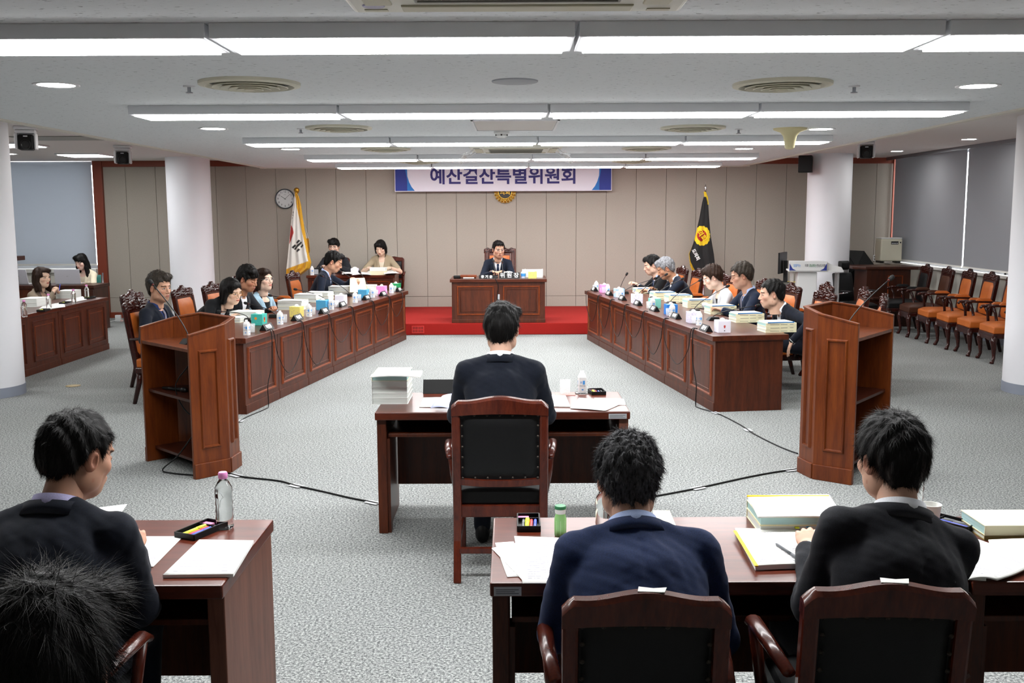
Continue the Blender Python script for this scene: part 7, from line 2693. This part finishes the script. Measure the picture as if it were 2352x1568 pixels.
# ================================================================== right background
def build_right_side():
    # white speech podium
    y = 14.5
    a, b = at_y(1815, 618, y), at_y(1893, 622, y)
    M = T((a.x + b.x) / 2, y, 0) @ RZ(math.radians(-10))
    o = empty('speech_podium', M)
    w = 0.265
    MB().prism([(-0.14, 0), (0.15, 0), (0.15, 0.30), (-0.14, 0.30)], 0.0, 0.93, top=[(-0.13, 0), (0.14, 0), (0.14, 0.30), (-0.13, 0.30)]).build('column', 'white_plastic', o, bevel=0.01)
    MB().box(-w, w, -0.10, -0.08, 0.95, 1.09).build('sign_board', 'white_plastic', o, bevel=0.003)
    MB().prism([(-w, 0), (0.5, 0), (0.47, 0.05), (0.36, 0.075), (0.22, 0.14), (-w, 0.14)], 0.0, 0.02, M=T(0, -0.03, 0.955) @ RX(PI / 2)).build('side_wing', 'white_plastic', o, bevel=0.004)
    MB().box(-w, 0.5, -0.08, 0.34, 0.935, 0.957).build('shelf_top', 'white_plastic', o, bevel=0.004)
    for x in (-0.2, 0.44):
        MB().box(x - 0.012, x + 0.012, 0.0, 0.30, 0.0, 0.94).build('acrylic_leg', 'acrylic', o)
    MB().box(-0.3, 0.5, -0.06, 0.36, 0.0, 0.03).build('foot', 'acrylic', o)
    for k, (t_, m_, x) in enumerate((('일잘하는', 'water_blue', -0.155), ('의회', 'ink', -0.02), ('결실맺는', 'cap_green', 0.065), ('전남도의회', 'ink', 0.18))):
        text_obj('lettering', t_, 0.045, o, T(x, -0.1012, 1.025) @ RX(PI / 2), m_, 0.001, 0.0005, squash=0.62)
    for s in (-1, 1):
        MB().prism([(s * (w - 0.004), 0.004), (s * (w - 0.10), 0.004), (s * (w - 0.05), 0.03), (s * (w - 0.004), 0.11)][::s], 0, 0.001, M=T(0, -0.1002, 0.952) @ RX(PI / 2)).build('blue_corner', 'banner_blue', o)
    tag(o, 'white speech podium with a slogan board in front of the column', 'podium')
    # monitor on a grey cabinet
    y = 15.6
    p = at_y(1822, 690, y)
    c = empty('equipment_cabinet', T(p.x, y, 0))
    zc = at_y(1822, 652, y).z
    MB().box(-0.28, 0.22, 0, 0.45, 0, zc).build('cabinet_body', plain('cabinet_grey', '#8d8e95', 0.5), c, bevel=0.005)
    MB().box(-0.3, 0.24, -0.02, 0.47, zc, zc + 0.02).build('cabinet_top', 'grey_plastic', c, bevel=0.004)
    MB().box(-0.02, -0.016, -0.004, 0.0, 0.05, zc - 0.04).build('door_gap', 'dark_plastic', c)
    tag(c, 'low grey metal cabinet behind the right row', 'cabinet')
    mz = zc + 0.02
    p1 = at_y(1806, 640, y + 0.1)
    m = empty('monitor', T(p1.x, y + 0.15, mz) @ RZ(math.radians(62)))
    MB().box(-0.03, 0.03, -0.03, 0.03, 0.0, 0.34).build('stand_column', 'black_plastic', m, bevel=0.004)
    MB().box(-0.12, 0.12, -0.1, 0.1, 0.0, 0.012).build('stand_foot', 'black_plastic', m, bevel=0.004)
    MB().box(-0.26, 0.26, 0.04, 0.065, 0.14, 0.47).build('screen_shell', 'black_plastic', m, bevel=0.006)
    tag(m, 'black monitor seen edge-on behind the white podium', 'monitor')
    k = MB().box(-0.14, 0.14, -0.04, 0.04, 0, 0.02).build('yellow_folder', plain('folder_yellow', '#c9b36a', 0.6), M=T(p.x + 0.06, y + 0.05, mz))
    tag(k, 'yellowish folder lying on the grey cabinet', 'folder')
    # wooden counter by the window
    y = 15.55
    x0, x1 = at_y(1985, 640, y).x, 6.40
    zc = at_y(2030, 612, y).z
    c = empty('wood_counter', T(0, y, 0))
    MB().box(x0 + 0.05, x1 - 0.16, 0.03, 0.6, 0, zc - 0.05).build('counter_body', 'dark_cabinet_wood', c)
    MB().prism([(x0 - 0.12, 0.2), (x0 + 0.02, 0.0), (x1 - 0.08, -0.06), (x1, -0.02), (x1, 0.62), (x0 - 0.12, 0.62)], zc - 0.05, zc).build('counter_top', 'dark_cabinet_wood', c, bevel=0.012)
    MB().frame(x0 + 0.38, x0 + 0.62, 0.3, zc - 0.14, 0.02, 0.031, 0.018, 0.006).build('panel_moulding', 'moulding_wood', c)
    MB().box(x0 + 0.1, x1 - 0.3, -0.14, 0.03, 0.44, 0.47).build('pull_shelf', 'dark_cabinet_wood', c, bevel=0.004)
    tag(c, 'dark wooden counter in the corner by the window', 'counter')
    # black octagonal reflector
    pts = [(1916, 592), (1941, 574), (1985, 576), (2008, 608), (1995, 640), (1960, 660), (1916, 650)]
    y = 16.5
    W = [at_y(px, py, y) for px, py in pts]
    cx = sum(w.x for w in W) / len(W)
    cz = sum(w.z for w in W) / len(W)
    v = [tuple(w) for w in W] + [(cx, y - 0.16, cz)] + [(w.x, y + 0.02, w.z) for w in W]
    n = len(W)
    f = [(i, (i + 1) % n, n) for i in range(n)] + [(i, n + 1 + i, n + 1 + (i + 1) % n, (i + 1) % n) for i in range(n)] + [tuple(range(n + 1, 2 * n + 1))]
    o = empty('umbrella_reflector')
    MB().add(v, f).build('black_canopy', plain('umbrella_black', '#0a0b0b', 0.75), o)
    MB().tube([(cx, y - 0.15, cz), (cx, y + 0.12, cz - 0.2), (cx, y + 0.2, 0.0)], 0.012, 8).build('stand_pole', 'black_plastic', o, smooth=True)
    for i in range(n):
        MB().tube([(cx, y - 0.162, cz), tuple(W[i] + Vector((0, -0.004, 0)))], 0.004, 5).build('rib', 'dark_plastic', o)
    tag(o, 'open black umbrella-like shade standing behind the office chair', 'umbrella')
    # office chair
    y = 15.0
    p = at_y(1955, 700, y)
    c = empty('office_chair', T(p.x + 0.1, y, 0) @ RZ(math.radians(205)) @ Matrix.Scale(0.86, 4))
    pad(-0.24, 0.24, -0.22, 0.24, 0.42, 0.50, 0.02).build('seat_cushion', 'black_leather', c, auto=True, bevel=0.02)
    pad(-0.22, 0.22, 0.5, 1.02, 0.0, 0.06, 0.04).build('backrest', 'black_leather', c, auto=True, bevel=0.02).matrix_local = T(0, -0.26, 0) @ RX(math.radians(10)) @ Matrix(((1, 0, 0, 0), (0, 0, 1, 0), (0, 1, 0, 0), (0, 0, 0, 1)))
    pad(-0.12, 0.12, 0, 0.16, 0.0, 0.05, 0.03).build('headrest', 'black_leather', c, auto=True, bevel=0.02).matrix_local = T(0, -0.40, 1.06) @ Matrix(((1, 0, 0, 0), (0, 0, 1, 0), (0, 1, 0, 0), (0, 0, 0, 1)))
    for s in (-1, 1):
        MB().tube([(s * 0.25, -0.2, 0.46), (s * 0.29, -0.16, 0.66), (s * 0.29, 0.06, 0.70)], 0.014, 8).build('arm_bar', 'chrome', c, smooth=True)
        MB().box(s * 0.29 - 0.03, s * 0.29 + 0.03, -0.12, 0.14, 0.70, 0.725).build('arm_pad', 'black_plastic', c, bevel=0.01)
    MB().lathe([(0.03, 0.1), (0.03, 0.42)], 12).build('gas_column', 'chrome', c, auto=True)
    for k in range(5):
        an = k * 2 * PI / 5
        MB().tube([(0.02 * math.cos(an), 0.02 * math.sin(an), 0.1), (0.28 * math.cos(an), 0.28 * math.sin(an), 0.06)], [0.022, 0.016], 8).build('base_spoke', 'black_plastic', c, smooth=True)
        MB().lathe([(0.0, -0.02), (0.028, -0.02), (0.028, 0.02), (0, 0.02)], 12, M=T(0.28 * math.cos(an), 0.28 * math.sin(an), 0.03) @ RZ(an) @ RX(PI / 2), close=False).build('caster', 'dark_plastic', c, auto=True)
    tag(c, 'black high-backed office chair with chrome arms behind the podium', 'chair')
    # air purifier on the sill
    y = 16.75
    a, b = at_y(2019, 597, y), at_y(2071, 548, y)
    o = empty('air_purifier', T((a.x + b.x) / 2 - 0.02, y, 0.945))
    h = b.z - 0.945
    MB().box(-0.19, 0.17, -0.13, 0.13, 0.03, h).build('case', 'cream_plastic', o, bevel=0.02)
    MB().box(-0.185, 0.165, -0.125, 0.125, h, h + 0.02).build('lid', 'white_plastic', o, bevel=0.008)
    MB().box(-0.02, 0.10, -0.134, -0.129, h - 0.09, h - 0.04).build('control_panel', 'dark_plastic', o)
    for k in range(4):
        MB().box(-0.01 + k * 0.028, 0.006 + k * 0.028, -0.137, -0.133, h - 0.08, h - 0.065).build('button', 'lamp_frame', o)
    MB().lathe([(0, 0.002), (0.012, 0.002), (0.012, 0)], 14, M=T(0.135, -0.13, h - 0.06) @ RX(PI / 2), close=False).build('dial', 'dark_plastic', o)
    for sx in (-0.15, 0.13):
        MB().box(sx - 0.03, sx + 0.03, -0.1, 0.1, 0.0, 0.032).build('foot', 'black_plastic', o)
    tag(o, 'white box-shaped air purifier on the window sill', 'air purifier')


build_right_side()


# ================================================================== middle table
def build_middle():
    z = 0.705
    p = at_z(894, 928, z)
    zz = z
    specs = [(0.035, 'cover_white', 'pages'), (0.028, 'cover_white', 'pages'), (0.034, 'cover_white', 'pages'), (0.036, 'cover_white', 'pages'), (0.034, 'cover_cream', 'pages_green')]
    for k, (th, cv, pg) in enumerate(specs):
        book(T(p.x + 0.005, p.y + 0.15, zz), 0.205, 0.297, th, '%s book of the tall white pile on the middle table' % ['bottom', 'second lowest', 'third', 'fourth', 'green-edged top'][k], 'x-', cv, pg, 'books on the middle table')
        zz += th + 0.0006
    px_sheet('report', [(850, 867), (963, 869), (971, 858), (862, 856)], zz + 0.006, 'open white report lying on top of the tall pile', th=0.006, curl=0.012)
    nameplate(T(*at_z(1010, 902, z)) @ T(0.02, 0.0, 0) @ RZ(PI), ' ', 'black name plate turned away on the middle table', 0.24, 0.085, 0.07, 0.01)
    px_sheet('paper_sheet', [(963, 935), (1040, 936), (1040, 913), (972, 913)], z + 0.001, 'white sheet lying left on the middle table', curl=0.002)
    A = at_z(988, 938, z + 0.004)
    B = at_z(1042, 945, z + 0.006)
    sheet('paper_sheet', [A, B, B + Vector((0.02, 0.14, 0.05)), A + Vector((0.06, 0.16, 0.05))], 'curled sheet with bluish underside by the sitter on the middle table', m='paper_blue', curl=0.02)
    o = link_mesh('drinking_glass', GLASS, M=T(*at_z(1298, 905, z)) @ T(0, 0, 0.0035))
    tag(o, 'cut glass tumbler on a pink mat on the middle table', 'glass', 'drinking glasses')
    o = MB().box(-0.06, 0.06, -0.05, 0.05, 0, 0.003).build('coaster', plain('mat_pink', '#c98a84', 0.7), M=T(*at_z(1298, 905, z)))
    tag(o, 'pink paper mat under the tumbler', 'coaster')
    q = at_z(1337, 903, z)
    put(CARTON, carton_used, T(*q) @ T(0, 0, 0.006) @ Matrix.Scale(0.95, 4), 'white water carton standing on a glass ashtray on the middle table', 'carton', 'water cartons')
    o = MB().lathe([(0, 0), (0.040, 0), (0.044, 0.005), (0.04, 0.006), (0, 0.006)], 28, close=False).build('glass_saucer', 'clear_glass', M=T(*q), smooth=True)
    tag(o, 'clear glass saucer under the water carton', 'saucer')
    tray_set(T(*at_z(1371, 903, z)) @ RZ(0.12), 'on the middle table', ('yellow', 'red', 'blue', 'black'), 0.085, 0.12)
    px_sheet('paper_sheet', [(1310, 938), (1390, 944), (1432, 925), (1330, 913)], z + 0.002, 'white printed sheets at the right of the middle table', curl=0.004)
    px_sheet('paper_sheet', [(1375, 930), (1437, 930), (1433, 916), (1365, 914)], z + 0.0005, 'white sheet partly under the others at the table corner', curl=0.0)
    px_sheet('notebook', [(1255, 934), (1310, 935), (1299, 910), (1258, 909)], z + 0.001, 'white notebook right of the man at the middle table', th=0.006, cat='notebook')


build_middle()


# ================================================================== foreground tables
def build_foreground():
    z = TAB_H
    put(BOTTLE, bottle_used, T(*at_z(517, 1212, z)), 'clear water bottle with pink cap on the left foreground table', 'bottle', 'pink-capped water bottles')
    c = at_z(462, 1222, z)
    tray_set(T(*c) @ RZ(math.radians(-24)), 'on the left foreground table', ('grey', 'yellow', 'red', 'blue', 'black'), 0.085, 0.165)
    px_sheet('booklet', [(374, 1327), (536, 1325), (583, 1247), (458, 1245)], z + 0.001, 'white booklet at the corner of the left foreground table', th=0.010, cat='booklet')
    px_sheet('paper_sheet', [(296, 1300), (352, 1302), (421, 1232), (300, 1232)], z + 0.001, 'printed sheet with stamps under the elbow of the left man', curl=0.0)
    A, B = at_y(226, 1166, 3.62), at_y(275, 1176, 3.55)
    sheet('paper_sheet', [A + Vector((0, -0.12, -0.06)), B + Vector((-0.02, -0.05, -0.05)), at_y(292, 1158, 3.66), A], 'white sheet held up past the shoulder of the left man', m='paper')
    # middle-right table
    tray_set(T(*at_z(1214, 1206, z)), 'beside the green bottle', ('grey', 'yellow', 'red', 'blue'), 0.078, 0.15)
    b = empty('green_bottle', T(*at_z(1287, 1230, z)))
    MB().lathe([(0, 0), (0.0185, 0), (0.0205, 0.004), (0.0205, 0.062), (0.0165, 0.078), (0.0165, 0.086), (0, 0.086)], 24, close=False).build('bottle_body', plain('green_label', '#8fc77c', 0.4), b, smooth=True)
    MB().lathe([(0.0206, 0.006), (0.0206, 0.058)], 8, close=False).build('label_patch', plain('label_pale', '#d9e9cf', 0.5), b)
    MB().lathe([(0.0175, 0.080), (0.0185, 0.084), (0.0185, 0.098), (0.0165, 0.098)], 24, close=False).build('neck_band', 'white_plastic', b, auto=True)
    MB().lathe([(0.0195, 0.096), (0.0200, 0.104), (0.0185, 0.107), (0, 0.107)], 24).build('cap', 'cap_green', b, auto=True)
    tag(b, 'small green drink bottle with green lid on the foreground table', 'bottle')
    put(BOTTLE, bottle_used, T(*at_z(1388, 1242, z)) @ Matrix.Scale(1.0, 4), 'clear water bottle half hidden by the curly-haired man', 'bottle', 'pink-capped water bottles')
    px_sheet('paper_sheet', [(1200, 1340), (1340, 1344), (1378, 1242), (1181, 1231)], z + 0.004, 'large printed sheet with a table grid under the curly-haired man', curl=0.003)
    px_sheet('paper_sheet', [(1205, 1338), (1262, 1330), (1222, 1240), (1129, 1259)], z + 0.002, 'white sheet jutting over the table edge', curl=0.001)
    px_sheet('paper_sheet', [(1165, 1326), (1195, 1324), (1180, 1244), (1137, 1247)], z + 0.0005, 'white sheet at the bottom of the fanned papers', curl=0.0)
    px_sheet('paper_sheet', [(1500, 1240), (1565, 1238), (1538, 1174), (1500, 1174)], z + 0.003, 'cream document beyond the curly-haired man', m='paper_cream', th=0.004)
    # stack of thick books
    A = [(1734, 1226), (1945, 1226), (1904, 1188), (1702, 1190)]
    p = at_z(1826, 1206, z)
    zz = z
    for k, (th, cv, pg, lab) in enumerate(((0.032, 'cover_cream', 'pages', 'bottom thick book of the foreground pile with coloured tabs'), (0.030, 'cover_cream', 'pages_green', 'green-edged thick book of the foreground pile'))):
        bk = book(T(p.x, p.y, zz) @ RZ(-0.01), 0.297, 0.205, th, lab, 'y+', cv, pg, 'foreground books')
        if k == 0:
            for x, zc, m_ in ((-0.03, 0.024, 'pen_yellow'), (0.01, 0.026, 'box_blue'), (0.045, 0.018, 'box_blue'), (-0.075, 0.004, 'pen_red')):
                MB().box(x, x + 0.014, -0.1125, -0.1, zc, zc + 0.004).build('index_tab', m_, bk)
        zz += th + 0.0006
    px_sheet('report', [(1741, 1189), (1940, 1189), (1904, 1139), (1716, 1139)], zz + 0.002, 'white report with yellow spine on top of the foreground pile', th=0.004, curl=0.003, cat='report')
    q0, q1 = at_z(1716, 1139, zz + 0.007), at_z(1904, 1139, zz + 0.007)
    o = MB().tube([q0, q1], 0.004, 6).build('yellow_spine_strip', 'yellow_card', [x for x in COL.objects if x.name.startswith('report')][-1])
    px_sheet('document_pile', [(1735, 1310), (1842, 1306), (1850, 1228), (1688, 1222)], z + 0.001, 'pile of white documents with yellow edge left of the man in black', th=0.016, cat='documents', curl=0.002)
    d = COL.objects[[x.name for x in COL.objects if x.name.startswith('document_pile')][-1]]
    A, B = at_z(1688, 1219, z + 0.019), at_z(1738, 1300, z + 0.019)
    MB().tube([A, B], 0.006, 6, flat=0.4).build('yellow_edge', 'yellow_card', d)
    pen(at_z(1782, 1248, z + 0.024), at_z(1842, 1288, z + 0.024), 'pen_grey', 'black pen lying on the white document pile', 0.005)
    # right table
    c = at_z(2137, 1205, z)
    b = empty('paper_cup', T(*c))
    MB().lathe([(0, 0.002), (0.024, 0.002), (0.024, 0), (0.0255, 0), (0.0335, 0.072), (0.0355, 0.073), (0.0355, 0.076), (0.033, 0.076), (0.0245, 0.006), (0, 0.006)], 28, close=False).build('cup_wall', 'paper', b, auto=True)
    tag(b, 'white paper cup beside the shoulder of the man in black', 'cup')
    put(BOTTLE, bottle_used, T(*at_z(2098, 1195, z)) @ Matrix.Scale(1.0, 4), 'clear water bottle behind the man in black', 'bottle', 'pink-capped water bottles')
    tray_set(T(*at_z(2180, 1205, z)) @ RZ(math.radians(38)), 'beside the paper cup', ('red', 'blue', 'black', 'grey'), 0.08, 0.17)
    p = at_z(2330, 1220, z)
    zz = z
    for k, (th, cv, pg, lab) in enumerate(((0.016, 'cover_olive', 'pages', 'olive-backed lower book at the right edge'), (0.034, 'cover_cream', 'pages_green', 'thick cream upper book at the right edge'))):
        book(T(p.x, p.y - 0.002, zz), 0.297, 0.18, th, lab, 'y-', cv, pg, 'foreground books')
        zz += th + 0.0006
    for k in range(3):
        w = 0.05 + 0.02 * k
    px_sheet('paper_sheet', [(2225, 1332), (2290, 1335), (2380, 1300), (2198, 1222)], z + 0.012, 'open printed booklet in front of the cream books', curl=0.01, th=0.004)
    px_sheet('paper_sheet', [(2290, 1300), (2420, 1300), (2400, 1240), (2270, 1240)], z + 0.008, 'right page of the open booklet at the picture edge', curl=0.004, th=0.003)
    px_sheet('document_pile', [(2205, 1330), (2265, 1334), (2260, 1265), (2205, 1260)], z + 0.001, 'thin white papers under the open booklet', th=0.009, cat='documents')


build_foreground()

# ================================================================== details that belong to a part hang under that part
SUB = {'stud': ('back_leather',), 'lettering': ('plate_body', 'board', 'sign_board', 'carton_body', 'centre_disc', 'flag_cloth'), 'emblem_lettering': ('flag_cloth',), 'jacket_collar': ('jacket', 'top'), 'lapel_pin': ('jacket', 'top'), 'shirt_collar': ('shirt',), 'shirt_cuff': ('shirt',),
       'watch_face': ('watch_strap',), 'inner_moulding': ('front_board',), 'panel_moulding': ('front_board', 'counter_body'), 'status_ring': ('gooseneck',), 'windscreen': ('gooseneck',), 'spine_print': ('spine',), 'label_print': ('carton_body',), 'cap': ('carton_body', 'bottle_body', 'barrel'),
       'sticker_print': ('inventory_sticker',), 'grille_slat': ('intake_grille',), 'lens': ('camera_body',), 'button': ('control_panel',), 'numeral': ('dial',), 'petal': ('petal_plate',), 'motif': ('carton',), 'slot_film': ('carton',), 'key': ('handset_body',), 'torn_label': ('top_rail',),
       'index_tab': ('page_block',), 'carved_crest': ('back_frame',), 'blue_corner': ('sign_board',), 'blue_swoosh': ('board',), 'dark_blue_swoosh': ('board',), 'screen_label': ('screen_body',), 'slot': ('detector_body',), 'neck_band': ('bottle_body',), 'label_patch': ('bottle_body',)}


def stem_name(o):
    n = o.name
    return n[:-4] if len(n) > 4 and n[-4] == '.' and n[-3:].isdigit() else n


def hang_details():
    for root in [o for o in COL.objects if o.parent is None and 'category' in o]:
        kids = list(root.children)
        by = {}
        for k in kids:
            by.setdefault(stem_name(k), k)
        for k in kids:
            for want in SUB.get(stem_name(k), ()):
                t = by.get(want)
                if t is not None and t is not k:
                    k.parent = t
                    k.matrix_parent_inverse = t.matrix_basis.inverted()
                    break


hang_details()
